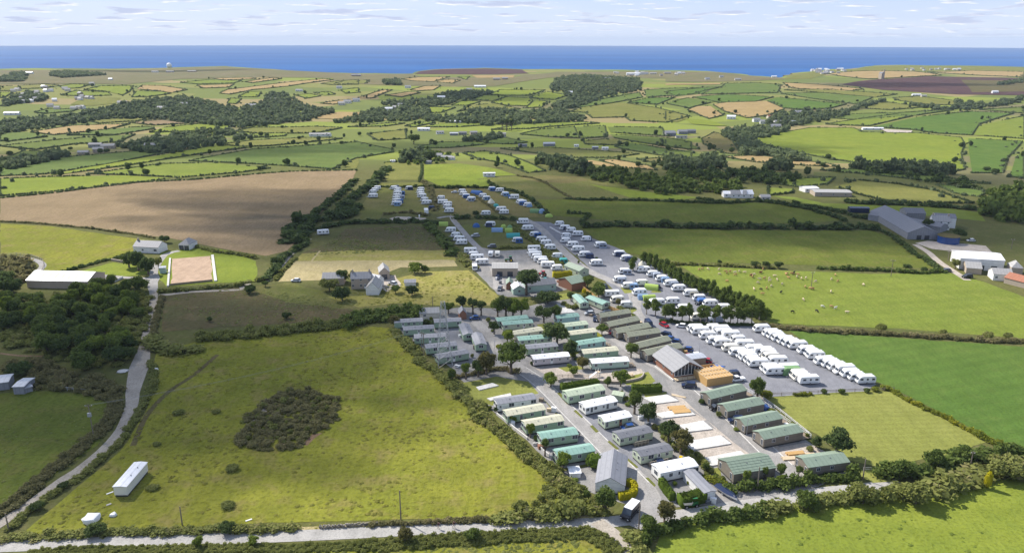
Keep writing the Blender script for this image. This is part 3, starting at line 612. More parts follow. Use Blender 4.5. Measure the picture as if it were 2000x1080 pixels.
# ------------------------------------------------------------------ fields
FIELDS_FAR = '''
moor|n|A 0,470 0,392 300,390 900,382 1250,372 1500,388 1900,409 1989,409 1989,440 1400,430 1000,440 700,470 300,465
moor|n|B 0,460 0,412 440,412 500,430 800,430 1000,430 1240,400 1700,398 1989,400 1989,440 1700,430 1240,430 900,480 500,480 200,470
heather|n|B 455,412 484,398 560,389 850,381 1050,388 1090,410 900,414 700,414
moor|n|C 0,455 0,400 250,400 400,414 480,424 640,434 690,440 480,450
olive|n|C 660,440 690,415 800,402 960,389 1100,375 1280,366 1700,369 1989,376 1989,400 1500,390 1380,398 1100,395 900,410 800,440
stubble|h|C 900,410 1100,396 1380,399 1530,420 1300,432 1120,440 980,426
stubble|h|C 1450,401 1700,394 1989,401 1989,430 1700,418
heather|n|C 980,470 1200,440 1450,425 1700,430 1989,435 1989,530 1620,525 1200,500
heath|n|C 1640,445 1989,450 1989,510 1700,515
green_b|h|A 190,625 270,605 430,608 400,620 250,632
lime_b|h|A 340,530 420,505 600,515 620,530 480,535
lime|h|A 470,500 560,480 740,478 720,510 680,530 600,510
lime_b|h|A 730,540 760,507 900,511 950,520 830,538
lime|h|A 730,580 740,555 830,565 820,585
stubble|h|A 760,496 790,476 900,478 1040,500 960,515 860,505
lime_b|h|A 330,480 400,470 500,472 440,490 350,494
olive|h|A 100,478 250,470 330,476 250,490 110,495
olive|h|A 0,505 0,480 100,478 120,490 60,505
lime|h|A 0,545 0,515 70,515 20,545
olive|h|A 0,590 80,560 110,560 30,592
olive|n|A 390,580 450,550 600,540 670,545 640,575 500,590
stubble|h|A 1220,520 1260,500 1500,470 1800,440 1850,445 1600,480 1400,500 1280,525
stubble|h|A 1090,476 1300,468 1270,486 1130,491
stubble|h|A 1170,436 1400,432 1420,440 1230,446
stubble|h|A 1360,456 1520,433 1560,440 1400,462
lime_b|h|A 1000,460 1150,446 1340,450 1300,462 1100,468
lime|h|A 1320,540 1380,511 1450,511 1430,540
lime_b|h|A 1260,575 1280,548 1340,550 1310,578
olive|h|A 1780,466 1850,455 1989,445 1989,470 1850,473
lime|h|A 1640,530 1720,522 1780,535 1700,548
lime_b|h|A 1740,515 1830,512 1860,525 1800,531
lime_b|h|A 1890,502 1989,490 1989,515 1920,521
stubble|h|A 1780,575 1880,560 1989,550 1989,561 1850,581
stubble|n|P 610,231 640,222 662,219 710,220 697,229 650,233
stubble|h|A 170,735 400,700 720,690 600,720 300,750
olive|h|A 490,672 700,655 870,658 760,672 550,686
ploughed|h|A 720,682 900,668 1040,686 850,697
green_b|h|A 0,740 150,735 260,760 50,785 0,782
green_b|h|A 380,752 600,717 820,705 860,716 640,750
lime|h|A 830,736 900,711 1100,690 1300,695 1250,720 1000,731
olive|h|A 1300,730 1400,711 1750,705 1900,711 1750,740 1450,742
lime_b|h|A 1390,766 1390,746 1600,740 1580,756
olive|h|A 1240,802 1400,781 1700,766 1900,770 1700,791 1500,810 1330,816
dark_green|h|A 0,812 400,771 750,747 650,790 420,800 200,832
dark_green|h|A 0,892 130,840 350,842 300,872
green_b|h|A 0,978 0,922 400,872 900,832 900,852 600,912 250,967
lime|h|A 250,977 420,958 700,920 1000,872 1390,818 1200,811 900,862 500,928
green_b|h|A 1050,895 1400,832 1989,790 B 120,785 320,830 340,845 130,880 0,940 A 1600,922 1300,905
olive|n|B 76,938 70,890 100,875 143,876 145,905 130,935
lime_b|h|A 500,966 900,911 1200,906 1500,935 1350,956 1000,986 700,972
lime|h|P 0,350 100,346 240,343 335,348 250,360 140,372 0,383
olive|h|B 0,470 90,446 200,447 180,465
stubble|h|B 380,441 470,431 650,428 560,456 440,451
stubble|h|B 570,456 640,442 710,448 660,466
stubble|h|B 430,501 510,480 600,478 560,501 480,506
lime|h|B 50,501 150,492 120,516 60,519
lime_b|h|B 690,431 760,428 740,445
stubble|h|B 300,531 420,513 490,516 380,541
stubble|h|B 140,546 280,501 330,501 220,546
stubble|n|B 770,420 1010,420 1000,432 800,434
lime|h|B 870,526 930,500 1180,501 1090,531 950,531
lime|h|B 1090,541 1190,511 1300,531 1230,555 1150,551
lime|h|B 880,571 960,541 1090,546 1110,561 1080,590 960,586
lime|h|B 1070,601 1130,556 1190,566 1160,596
lime_b|h|B 760,556 830,531 960,536 880,561
lime|h|B 660,586 720,561 820,566 750,586
lime_b|h|B 540,586 600,563 680,561 640,581
lime|h|B 500,596 680,599 600,626 530,626
olive|h|B 690,621 760,591 880,576 1040,606 960,613 800,601
green_b|h|B 1260,601 1500,551 1700,516 1720,541 1500,581 1330,603
green_b|h|B 1730,501 1989,490 C 310,486 B 1989,526 1740,541
green|h|B 1640,571 1750,546 1900,541 1800,581
olive|h|B 1320,621 1400,591 1600,571 1800,601 1980,646 1850,681 1650,671 1620,651 1440,656 1400,626
lime_b|h|B 80,706 300,686 400,686 300,701
lime_b|h|B 400,701 480,681 570,681 450,706
lime_b|h|B 500,706 600,686 750,686 900,691 700,706
lime_b|h|B 890,721 1050,691 1400,679 1480,686 1250,701 1080,716
dark_green|h|B 1040,746 1150,721 1340,706 1370,766 1200,761
dark_green|h|B 1350,706 1510,701 1520,761 1380,769
dark_green|h|B 1525,706 1830,711 1840,756 1540,736
dark_green|h|B 1540,746 1840,766 1989,791 1989,831 1700,791 1560,766
olive|h|B 1390,786 1550,771 1650,791 1560,806 1400,801
green_b|h|B 1570,816 1660,796 1989,851 1989,881 1800,861 1600,826
camp_grass|h|B 930,826 1200,821 1500,841 1700,856 1550,876 1300,876 1120,851
green_b|h|B 780,776 950,766 1080,791 1000,801 850,796
green_b|h|B 450,821 600,791 780,791 860,801 650,821
lime_b|h|B 720,851 850,841 980,866 1100,911 1180,951 1080,961 930,906 800,881
olive|h|B 190,746 400,721 410,771 250,781
stubble|h|B 1480,891 1560,886 1750,921 1800,946 1600,931
worn_grass|h|B 1690,886 1850,876 1989,891 1989,931 1850,921
stubble|n|B 1320,896 1440,891 1640,931 1500,921
lime|n|B 1860,956 1989,966 1989,991 1900,976
stubble|n|C 0,466 300,462 305,470 0,474
green_b|h|C 330,466 500,461 640,471 620,516 400,521 200,526 310,486
green|h|C 0,511 280,487 200,521 60,536
green|h|C 150,541 350,526 600,541 500,566 300,571
green_b|h|C 0,576 120,546 290,561 130,601
green|h|C 560,561 620,541 1000,581 920,601 800,611 650,601
green_b|h|C 640,521 850,516 1150,541 1060,581 800,546
olive|h|C 650,501 900,496 1280,526 1150,541 900,516
stubble|h|C 650,461 850,471 1100,496 1000,506 700,491
stubble|h|C 260,581 400,563 560,563 660,606 570,641 450,656 330,621
stubble|h|C 120,611 180,591 250,591 320,641 240,661
olive|h|C 0,620 60,620 130,655 60,680 0,672
lime|n|C 110,660 240,668 340,700 280,700 150,690
olive|h|C 1260,546 1400,536 1640,566 1660,586 1450,581 1300,561
olive|h|C 1060,601 1200,566 1440,596 1250,611
lime_b|h|C 890,691 1050,666 1280,636 1370,646 1130,701
green_b|h|C 900,656 1000,636 1300,629 1600,611 1400,641 1100,666
green|h|C 1150,706 1400,651 1700,621 1930,631 1740,691 1700,751 1500,741 1380,721
lime_b|h|C 1710,751 1740,701 1989,646 1989,771
dark_green|h|C 1740,610 1989,596 1989,630 1930,626
lime|h|C 470,761 800,711 1040,711 1100,736 1400,741 1640,766 1660,801 1640,851 1660,941 1600,951 1100,911 900,881 700,841 560,821
green|h|C 1680,771 1980,786 1900,871 1870,961 1700,961 1690,881
green|h|C 1940,881 1989,831 1989,991 1910,981
worn_grass|h|C 200,771 270,736 360,761 420,861 330,851 210,801
stubble|h|C 310,871 520,866 900,911 960,926 700,916 500,901
dark_green|h|C 0,771 80,766 200,831 0,816
dark_green|h|C 0,826 150,841 310,901 0,861
green_b|h|C 320,946 450,941 720,971 560,991 400,986
lime_b|h|C 560,1016 700,991 940,986 900,1021 750,1041
green_b|h|C 860,946 1200,936 1500,981 1800,1021 1500,1011 1150,971
olive|h|H 520,60 700,10 1000,40 1300,90 1600,190 1250,190 950,180 700,120
green_b|h|H 1300,40 1500,60 1720,100 1650,140 1450,110
lime_b|n|H 230,180 600,195 1300,215 1650,260 1700,330 1300,290 900,270 500,220
lime_b|h|H 0,130 0,65 200,75 190,110
lime_b|n|G 1920,110 H 20,130 200,140 400,180 560,230 400,215 230,190 100,160
'''
NAMES = dict(lime='bright_green_field', lime_b='green_field', green='green_field', green_b='pasture_field', dark_green='dark_pasture_field', olive='dry_grass_field', stubble='stubble_field', ploughed='ploughed_field', moor='coastal_moor', heather='heather_hillside', heath='heath', worn_grass='worn_grass_field', camp_grass='dry_grass_field')
WORDS = dict(lime='bright lime-green', lime_b='yellow-green', green='deep green', green_b='mid-green', dark_green='dark shaded', olive='dry olive', stubble='tan stubble', ploughed='brown ploughed', worn_grass='worn brownish', camp_grass='dull dry')
def band(p):
    yb = 'far coastal' if p[1] < 165 else 'distant' if p[1] < 225 else 'middle-distance'
    xb = 'on the left' if p[0] < 650 else 'in the middle' if p[0] < 1300 else 'on the right'
    return yb, xb
seen = set(); AUTO = []
for ln_ in FIELDS_FAR.strip().split('\n'):
    mt, hd, s = ln_.split('|'); pp = px(s); g3 = [G(*p) for p in pp]
    far = np.mean([p.xy.length for p in g3])
    if mt in ('moor', 'heather', 'heath') or 'n' == hd and mt == 'olive': ly = 1
    else: ly = 2
    sheet(NAMES.get(mt, 'field'), [p.xy for p in g3], mt, ly if mt not in ('heath',) else 2)
    if hd == 'h': AUTO.append((mt, pp, g3))
NEAR = '''
ploughed_field|ploughed|2|P 0,388 240,358 380,350 560,335 695,333 690,350 640,400 590,460 560,490 520,500 430,485 330,465 180,447 0,432
paddock|meadow|2|P 0,437 100,442 220,460 300,470 285,490 245,500 230,505 110,535 85,530 85,505 60,497 0,497
farm_lawn|lime|2|P 150,532 220,512 240,515 290,520 300,535 240,540 180,540
farm_lawn|lime|2|P 312,492 380,485 430,487 470,497 500,510 502,550 420,553 325,560 310,545
rough_meadow|heath|1|P 315,580 350,572 480,560 560,552 660,575 720,590 800,600 770,610 700,620 560,632 420,640 318,648
rough_meadow|camp_grass|2|P 480,562 560,552 650,572 720,590 790,600 700,606 560,590
dry_scrub_field|heath|2|E 900,390 1450,360 1560,400 1700,520 1740,560 1000,570 560,580 800,480
dry_scrub_field|yellow_grass|2.5|E 560,580 1000,555 1740,555 1760,640 500,640
mown_hay_strip|tan_grass|3|E 500,640 1745,632 1775,680 1500,690 1330,690 1250,720 1100,760 750,760 700,790 370,802
rough_yellow_field|yellow_grass|2|P 770,545 830,530 915,528 935,545 975,580 960,597 860,597 780,592 700,600 640,580 760,575
small_field|olive|2|P 752,318 815,316 822,325 818,352 755,352
grass_strip|olive|2|P 738,359 826,356 830,366 735,368
grass_field|lime|2|P 828,322 900,320 960,328 1010,342 950,345 955,368 860,364 828,350
dry_grass_field|camp_grass|2|P 930,350 1060,342 1130,345 1250,372 1370,385 1330,391 1150,388 1020,381 975,362
dry_grass_field|worn_grass|2.5|P 1010,348 1060,343 1130,345 1150,352 1110,358 1050,356
grass_field|lime|2.5|P 1150,360 1260,375 1370,386 1330,390 1230,386
grass_field|pasture|2|P 1050,390 1200,390 1400,393 1560,400 1640,430 1580,437 1400,436 1200,431 1080,421
grass_field|pasture|2|P 1130,442 1250,445 1450,450 1700,450 1760,470 1840,525 1700,521 1500,515 1330,512 1200,490
cow_pasture|lime_b|2|P 1320,515 1400,522 1520,528 1700,535 1850,532 1920,550 2000,580 2080,600 2080,670 2000,661 1750,641 1500,632 1430,590 1380,550
green_field|green|2|P 1540,645 1700,656 2000,677 2100,682 2100,900 1945,860 1740,757 1700,740 1620,700
mown_lawn|lawn|2|P 1490,775 1540,770 1700,762 1745,765 1930,862 1880,882 1760,905 1720,912 1650,897 1600,850 1560,830 1530,800
big_meadow|meadow|2|P 305,690 380,668 560,650 700,637 760,640 800,680 860,735 935,800 1000,860 1060,910 1150,975 1195,1003 1060,1012 760,1014 470,1024 250,1034 40,1045 80,1010 170,935 235,880 290,790 300,740
pasture|pasture|2|P -90,765 0,768 60,763 165,768 210,785 212,830 190,870 100,932 0,988 -90,1040
roadside_field|meadow|2|P -60,1110 100,1077 400,1070 700,1062 950,1046 1060,1040 1165,1035 1225,1110
bright_field|lime|2|P 1265,1110 1290,1042 1420,1002 1600,977 1760,967 1960,937 2000,922 2150,890 2150,1120
camp_field|camp_grass|2|F 30,355 150,180 260,108 600,113 650,240 610,320 380,300 270,302 250,352
camp_field|worn_grass|2|F 660,118 940,103 1080,200 1190,290 1010,330 850,325 790,290 700,200
camp_field|worn_grass|2|F 1010,108 1090,108 1200,170 1420,270 1500,340 1290,330 1150,240
tent_field|camp_grass|2|F 860,400 1300,383 1340,420 1500,560 1200,560 1080,572 1000,500
caravan_yard|gravel|3|P 1005,430 1075,435 1200,482 1330,545 1400,580 1490,640 1545,655 1712,750 1690,764 1560,771 1505,775 1465,765 1440,735 1330,690 1250,650 1225,600 1180,545 1100,480 1040,450
service_yard|gravel_light|2.6|F 900,590 1050,575 1200,600 1390,590 1500,700 1700,740 1720,900 1500,960 1250,960 1165,940 1000,765
lodge_ground|gravel_light|2|P 766,640 820,612 900,600 1000,604 1100,585 1190,575 1290,640 1380,705 1480,762 1560,850 1665,925 1530,972 1400,985 1320,990 1250,992 1150,960 1090,920 1030,860 960,800 870,710
lodge_gravel|gravel|3|M 1340,380 1420,350 1900,420 2000,560 2000,1080 1900,960 1560,640
lodge_gravel|gravel|3|J 490,420 740,405 760,470 880,560 1000,640 840,720 700,600 600,500
lodge_gravel|gravel|3|O 120,100 550,110 720,230 880,400 1080,560 640,640 500,520 280,330
lawn|lawn|4|P 905,747 970,735 1032,745 1052,768 960,792 925,780 900,762
lawn|meadow|3|P 1155,640 1185,640 1170,665 1130,690 1100,700 1120,670
riding_arena|sand|4|D 1345,622 1645,600 1662,790 1335,828
farm_yard|tarmac|3|D 460,775 680,735 1150,770 1190,745 1240,745 1240,870 1160,870 1150,790 960,775 830,830 500,790
play_paving|hardcore|3.4|J 1480,800 1700,790 2000,860 K 480,860 760,900 790,950 720,1010 560,1040 350,1030 200,1010 0,1010 J 1640,930 1560,850
cottage_yard|hardcore|3|E 1190,750 1290,750 1340,830 1220,880 1180,850
'''
for ln_ in NEAR.strip().split('\n'):
    nm, mt, ly, s = ln_.split('|'); sheet(nm, [p.xy for p in gp(s)], mt, float(ly), .5)
# concrete bases and plots in the lodge rows
for s in ('N 530,290 765,258 880,320 640,350', 'N 640,445 950,390 1042,455 720,490', 'N 880,558 1115,512 1210,594 975,622', 'N 930,722 1285,655 1392,738 1010,800', 'N 1080,885 1480,808 1585,895 1175,958',
          'M 400,185 560,145 620,170 430,215', 'M 505,295 735,245 745,268 540,318', 'J 1680,165 1750,165 1870,255 1740,265'):
    p = [q.xy for q in gp(s)]; m = MB()
    k = len(p); area = sum(p[i].x * p[(i + 1) % k].y - p[(i + 1) % k].x * p[i].y for i in range(k))
    if area < 0: p = p[::-1]
    m.poly([(q.x, q.y, .30) for q in p])
    for i in range(k): a, b = p[i], p[(i + 1) % k]; m.poly([(a.x, a.y, 0), (b.x, b.y, 0), (b.x, b.y, .30), (a.x, a.y, .30)])
    o = m.build('concrete_base', 'concrete')
    tag(o, 'low white concrete base %s' % ('beside the small clipped lawn' if s[0] in 'MJ' else 'in the row of empty plots'), 'concrete base', 'empty concrete bases')
for s in ('N 640,350 890,300 1000,390 960,395 640,440 560,420', 'N 760,495 1050,440 1150,500 900,550', 'N 1000,625 1220,580 1320,650 1050,720', 'N 1080,790 1400,730 1490,800 1100,880', 'O 700,690 1120,620 1380,740 1200,780 880,830', 'N 870,250 800,235 1650,900 1590,900'):
    sheet('bare_plot', [p.xy for p in gp(s)], 'hardcore', 3.6, .3)
# roads and tracks
road('lane', 'P -60,1076 0,1067 250,1057 500,1049 700,1040 950,1027 1050,1026 1175,1020 1230,1014', 3.9, 'lane_tarmac', 5)
road('lane_spur', 'P 1165,1018 1195,1040 1222,1070 1240,1110', 3.4, 'track', 5.5)
road('lane_east', 'P 1230,1012 1300,1008 1370,1000 1440,987 1500,980 1550,971 1607,961 1705,951 1760,944', 3.9, 'lane_tarmac', 5)
road('site_road', 'P 1240,1030 1268,995 1250,945 1180,872 1128,820 1055,748 1015,720 985,690 955,652 928,628', (7, 5.6, 4.6, 4.4, 4.4, 4.4, 4), 'tarmac', 6)
road('site_road', 'O 1050,960 900,850 640,600 400,370 0,10 K 880,850 720,760 560,640 400,540 250,430 150,395', 4.6, 'tarmac', 6)
SR1 = 'P 1250,945 1180,872 1128,820 1055,748 1015,720'; SR2 = 'O 900,850 640,600 400,370 0,10'
for sr, of, wd, mt in ((SR1, 2.28, .22, 'concrete'), (SR1, -2.3, .22, 'concrete'), (SR2, 2.4, .3, 'concrete'), (SR2, -2.4, .3, 'concrete'), (SR2, -3.2, 1.3, 'hardcore')): road('verge' if wd > .5 else 'kerb', sr, wd, mt, 7 + of * .1, 3, of)
road('verge', 'P 40,1072 250,1057 500,1049 700,1040 950,1027 1050,1026 1160,1021', 1.4, 'tan_grass', 4.4, 3, 2.3)
road('camp_road', 'F 700,345 800,330 830,370 960,520 1080,640 1160,780 1180,900', (3, 3.4, 3.4, 4, 5), 'tarmac', 6)
road('camp_road', 'F 1380,350 1500,420 1640,560 1850,740 K 600,100 700,200 700,320 760,420 900,560', (4, 4.4, 4.6, 5, 4.6), 'tarmac', 6)
road('farm_track', 'I 1200,200 1195,350 1150,520 V 1130,100 1105,210 1070,330 1035,480 1030,560 950,750 800,920 600,1080 R 500,500 250,680 0,850 -200,980', (3.2, 3.0, 2.9, 3.2, 6.0, 3.6, 3.0, 2.8, 2.8), 'track', 5)
road('farm_track', 'D 1240,905 1330,900 1500,880 1900,860 E 80,830 160,820', 2.4, 'track', 4.6)
road('farm_drive', 'D 1200,880 1200,760 1215,690 1290,590 1400,560', 3.4, 'tarmac', 5)
road('farm_track', 'E 290,800 400,670 490,570 620,465', 2.6, 'track', 4.8)
road('farm_path', 'D 220,800 300,720 335,670 270,630 130,605', 3.0, 'tarmac', 4.8)
road('farm_track', 'H 1560,790 1450,720 1330,640 1250,570 1150,510', 3.2, 'hardcore', 4.8)
road('footpath', 'V 0,160 150,178 330,182', 1.0, 'earth', 4)
road('worn_trail', 'V 1700,170 1500,340 1330,450 1150,640 1040,880', 1.5, 'heath', 4)
road('worn_trail', 'E 700,560 650,620 630,650', 1.0, 'tan_grass', 4)
sheet('muddy_yard', [p.xy for p in gp('H 1150,500 1250,480 1700,520 1760,580 1500,570 1280,545')], 'hardcore', 3)
sheet('field_gateway', [p.xy for p in gp('C 1190,718 1370,728 1360,740 1230,738')], 'hardcore', 4)
sheet('gravel_patch', [p.xy for p in gp('Y 600,770 760,730 1000,740 1320,760 1330,810 700,820')], 'hardcore', 4)

for s in ('M 1190,240 1215,225 1300,330 1290,350', 'M 1350,412 1375,400 1445,470 1430,482', 'M 1510,562 1535,548 1600,612 1570,625', 'M 1680,712 1700,700 1800,782 1770,790', 'M 1858,882 1880,870 1985,960 1965,970', 'Q 800,345 830,340 905,415 890,432', 'M 1000,235 1020,260 1250,500 1230,510',
          'J 1710,630 1800,640 1830,690 1700,700', 'J 1490,370 1560,360 1660,480 1560,440', 'K 560,110 620,100 690,160 600,165', 'K 850,150 930,120 960,155 880,160', 'K 770,265 830,260 860,300 800,310', 'K 545,320 700,300 720,330 640,372 570,372', 'K 560,990 830,930 900,1020 860,1045 620,1060', 'J 1700,790 1900,770 1960,800 1780,830', 'N 530,245 760,225 760,250 560,285', 'O 190,880 280,860 300,980 240,960', 'U 620,430 860,430 880,470 1000,520 820,530', 'F 1640,940 1740,925 1760,970 1660,985', 'M 1250,970 1480,930 1500,955 1260,1000'):
    sheet('grass_patch', [p.xy for p in gp(s)], 'camp_grass' if s[0] in 'MQ' else 'lawn', 7, .15)
# ------------------------------------------------------------------ far hedges, woods
for mt, pp, g3 in AUTO:
    far = min(p.xy.length for p in g3); yb, xb = band((sum(p[0] for p in pp) / len(pp), sum(p[1] for p in pp) / len(pp)))
    hh = 1.25 if far < 900 else 1.6
    hedge('hedgerow', [p.copy() for p in g3] + [g3[0].copy()], hh * .9, hh, 'far_leaf', 'thin dark hedgerow bounding a %s field in the %s farmland %s' % (WORDS.get(mt, 'green'), yb, xb), 'distant hedgerows', gap=.05, skip=seen, uneven=.28)
WOODS = '''A 0,655 200,650 450,620 700,565 850,545 1000,525 1130,545 1250,585 1330,590 1440,560 1500,505 1600,520 1700,580 1870,610 1780,640 1700,660 1350,700 1100,680 900,650 600,650 480,668 300,690 0,735|valley wood of dark rounded trees across the left distance
A 640,805 800,765 1050,745 1240,770 1240,800 920,848 780,835|clump of dark trees beside the left-hand farm
A 960,738 1120,720 1300,718 1300,740 960,752|belt of trees above the left-hand farm
A 1290,745 1380,730 1390,765 1300,780|small dark copse right of the left-hand farm
A 0,895 250,855 380,842 370,862 100,922 0,945|shaded belt of trees at the left edge below the farm
A 280,402 450,396 590,415 350,430 280,420|dark far wood on the coastal moor at left
A 60,405 150,400 150,420 60,420|small far wood on the coastal skyline at left
A 0,428 80,420 150,430 130,448 0,450|low far wood at the left edge below the skyline
A 20,545 150,500 260,520 260,545 100,560 20,575|trees around the far left village
B 1200,490 1240,432 1400,422 1560,432 1700,442 1720,490 1520,520 1430,560 1280,600 1200,580 1310,540 1280,500|big dark wood on the middle hillside
B 0,672 180,612 400,575 530,600 540,630 700,635 780,605 900,597 1060,612 1280,592 1320,630 1400,640 1400,665 900,685 760,680 500,655|valley wood in the middle distance
B 260,565 420,545 520,545 640,505 850,492 900,502 760,545 540,583 400,585|wooded strip above the middle valley
B 270,440 370,440 380,465 280,462|small copse on the far middle plateau
C 570,635 700,602 950,612 1000,600 1200,552 1240,552 1050,602 1000,632 850,660 700,690 570,680|trees round the white hamlet on the right
C 330,715 450,692 700,702 590,748 470,765 400,790 320,745|wood below the white hamlet
C 390,770 470,765 560,822 700,850 800,885 760,892 560,862 430,852|belt of dark trees along the lime field at right
C 1000,915 1240,920 1500,925 1620,960 1480,968 1100,940|scrubby trees at the near edge of the lime field
C 540,905 630,900 710,930 680,945 550,930|rounded shaded copse in the right middle ground
C 1600,545 1800,565 1900,545 1989,525 1989,552 1850,578 1640,585|trees below the heather hillside
C 1270,562 1420,580 1540,590 1740,580 1760,595 1500,600|hedgerow trees on the right distance
C 0,880 150,890 300,870 330,920 200,935 0,930|shaded hedgerow thicket by the right barns
B 1130,870 1250,890 1400,910 1400,955 1250,940 1150,900|dark thicket of trees in the centre middle distance
C 1850,470 1989,450 1989,435 1850,455|far trees beyond the heather at the right edge
B 720,770 930,730 940,755 760,785|trees around the small farm buildings in the middle
B 380,870 500,850 550,872 480,890 380,895|dark trees beside the white farmhouse in the centre'''
for ln_ in WOODS.split('\n'):
    s, lab = ln_.split('|'); g3 = gp(s); far = np.mean([p.xy.length for p in g3])
    thicket('wood', s, 7.6 if far > 900 else 5.8, 2.8, 5.8, 3.5, 8.0, 'far_leaf', lab, None, None, 'stuff', .66)
# bushes strewn along the far hedges
keys = [k_ for k_ in sorted(seen) if rng.random() < .22]; xy = np.array(keys, float) * 7 + rng.uniform(-4, 10, (len(keys), 2)); rr = rng.uniform(1.0, 2.6, len(keys))
V, F = scatter(CL_LIGHT, np.column_stack((xy, hgt(xy[:, 0], xy[:, 1]) - .2)), np.column_stack((rr, rr, rr * rng.uniform(.7, 1.5, len(rr)))), rng.uniform(0, 6.28, len(rr)))
tag(link('hedgerow_bushes', qmesh('hedgerow_bushes', V, F), 'far_leaf'), 'small bushes strewn along the far hedges', kind='stuff')
# scattered far hedgerow trees
k = 0
for i in range(420):
    x, y = random.uniform(0, 2000), 150 + 200 * random.random() ** 1.2
    if 690 < x < 1200 and y > 330: continue
    p = G(x, y); key = (int(p.x // 7), int(p.y // 7))
    if not any((key[0] + a, key[1] + b) in seen for a in (-1, 0, 1) for b in (-1, 0, 1)): continue
    yb, xb = band((x, y)); k += 1
    bush(p, random.uniform(2, 4), random.uniform(3.5, 6.5), 'dark', 'round dark hedgerow tree standing in a hedge of the %s farmland %s' % (yb, xb), 'hedgerow trees in the distance', 'hedgerow_tree', 'tree')

# ================================================================== buildings and vehicles
def win_mesh(wd, ht):
    m = MB(); m.box(-wd / 2, wd / 2, -.05, .02, 0, ht, 0); m.box(-wd / 2 + .07, -.03, -.065, 0, .07, ht - .07, 1); m.box(.03, wd / 2 - .07, -.065, 0, .07, ht - .07, 1)
    me = m.mesh('window'); me.materials.append(MATS['frame_white']); me.materials.append(MATS['glass_dark']); return me
WIN = {k: win_mesh(*v) for k, v in dict(s=(.65, .8), m=(1.0, 1.0), l=(1.6, 1.15), t=(.8, 1.6)).items()}
def door_mesh(mt):
    m = MB(); m.box(-.42, .42, -.05, .02, 0, 1.95, 0); m.box(-.25, .25, -.065, 0, 1.0, 1.8, 1); m.box(.28, .34, -.09, 0, .95, 1.05, 2)
    me = m.mesh('door')
    for q in (mt, 'glass_dark', 'steel'): me.materials.append(MATS[q])
    return me
DOOR = door_mesh('frame_white'); DOOR_B = door_mesh('brick')
VENT = MB().tube((0, 0, 0), (0, 0, .28), .09, .09, 8).tube((0, 0, .28), (0, 0, .34), .15, .12, 8).mesh('roof_vent'); VENT.materials.append(MATS['roof_dark'])
def frame2(a, b):
    d = (b - a); d.z = 0; return d.length, math.atan2(d.y, d.x)
def gable_body(t, Lx, D, z0, zw, zr, wall, roof, ridge='x', over=.14, thick=.09, curve=False):
    """walls with gable ends and two roof slopes, in the thing's own frame"""
    w_ = MB()
    if ridge == 'x':
        prof = [(0, z0), (D, z0), (D, zw), (D / 2, zr), (0, zw)]
        k = len(w_.v); w_.v += [(0, y, z) for y, z in prof] + [(Lx, y, z) for y, z in prof]
    else:
        prof = [(0, z0), (Lx, z0), (Lx, zw), (Lx / 2, zr), (0, zw)]
        k = 0; w_.v += [(x, 0, z) for x, z in prof] + [(x, D, z) for x, z in prof]
    w_.f += [(0, 1, 2, 3, 4), (9, 8, 7, 6, 5)] + [(i, (i + 1) % 5, 5 + (i + 1) % 5, 5 + i) for i in (0, 1, 4)]; w_.m += [0] * 5
    w_.build('wall', wall, t)
    S = D if ridge == 'x' else Lx; T = Lx if ridge == 'x' else D
    sl = (zr - zw) / (S / 2); r_ = MB(); e = over
    prof = [(-e, zw - e * sl + .02), (S / 2, zr + .02), (S + e, zw - e * sl + .02), (S + e, zw - e * sl + .02 + thick), (S / 2, zr + .02 + thick), (-e, zw - e * sl + .02 + thick)]
    n = 6; vv = []
    for u in (-e, T + e): vv += [((u, s_, z) if ridge == 'x' else (s_, u, z)) for s_, z in prof]
    r_.v = vv; r_.f = [(0, 1, 4, 5), (1, 2, 3, 4), (6, 11, 10, 7), (7, 10, 9, 8)] + [(i, 6 + i, 6 + (i + 1) % 6, (i + 1) % 6) for i in range(6)]; r_.m = [0] * len(r_.f)
    return r_.build('roof', roof, t)
def static_van(s, depth, roof, wall, label, group, ridge='x', zw=2.5, zr=3.0, z0=.45, front='wwdw', end='ll', vents=2, name='static_caravan', cat='static caravan', over=.16, skirt=None, length=None):
    a, b = gp(s)[:2]; L_, rz = frame2(a, b)
    if length: L_ = length
    D = depth; t = thing(name, (a.x, a.y, 0.02), rz, label, cat, group)
    MB().box(.12, L_ - .12, .12, D - .12, 0, z0 + .02).build('skirt', skirt or 'underbody', t)
    rf = gable_body(t, L_, D, z0, zw, zr, wall, roof, ridge, over)
    n = len(front)
    for i, c in enumerate(front):
        x = L_ * (i + .5) / n
        if c == '-': continue
        if c in 'dD': link('door', DOOR if c == 'd' else DOOR_B, None, t, (x, 0, z0 + .05))
        else:
            k = {'w': 'm', 's': 's', 'l': 'l', 't': 't'}[c]
            link('window', WIN[k], None, t, (x, 0, z0 + (.9 if k != 't' else .35)))
    m_ = len(end)
    for i, c in enumerate(end):
        if c == '-': continue
        k = {'w': 'm', 's': 's', 'l': 'l', 't': 't'}[c]
        link('window', WIN[k], None, t, (0, D * (1 - (i + .5) / m_), z0 + (.8 if k != 't' else .35)), -math.pi / 2)
    for i in range(vents):
        u = (i + 1) / (vents + 1) + random.uniform(-.1, .1); ps = (L_ * u, D * .32, zw + (zr - zw) * .6) if ridge == 'x' else (L_ * .68, D * u, zw + (zr - zw) * .6)
        link('roof_vent', VENT, None, t, ps)
    return t, L_
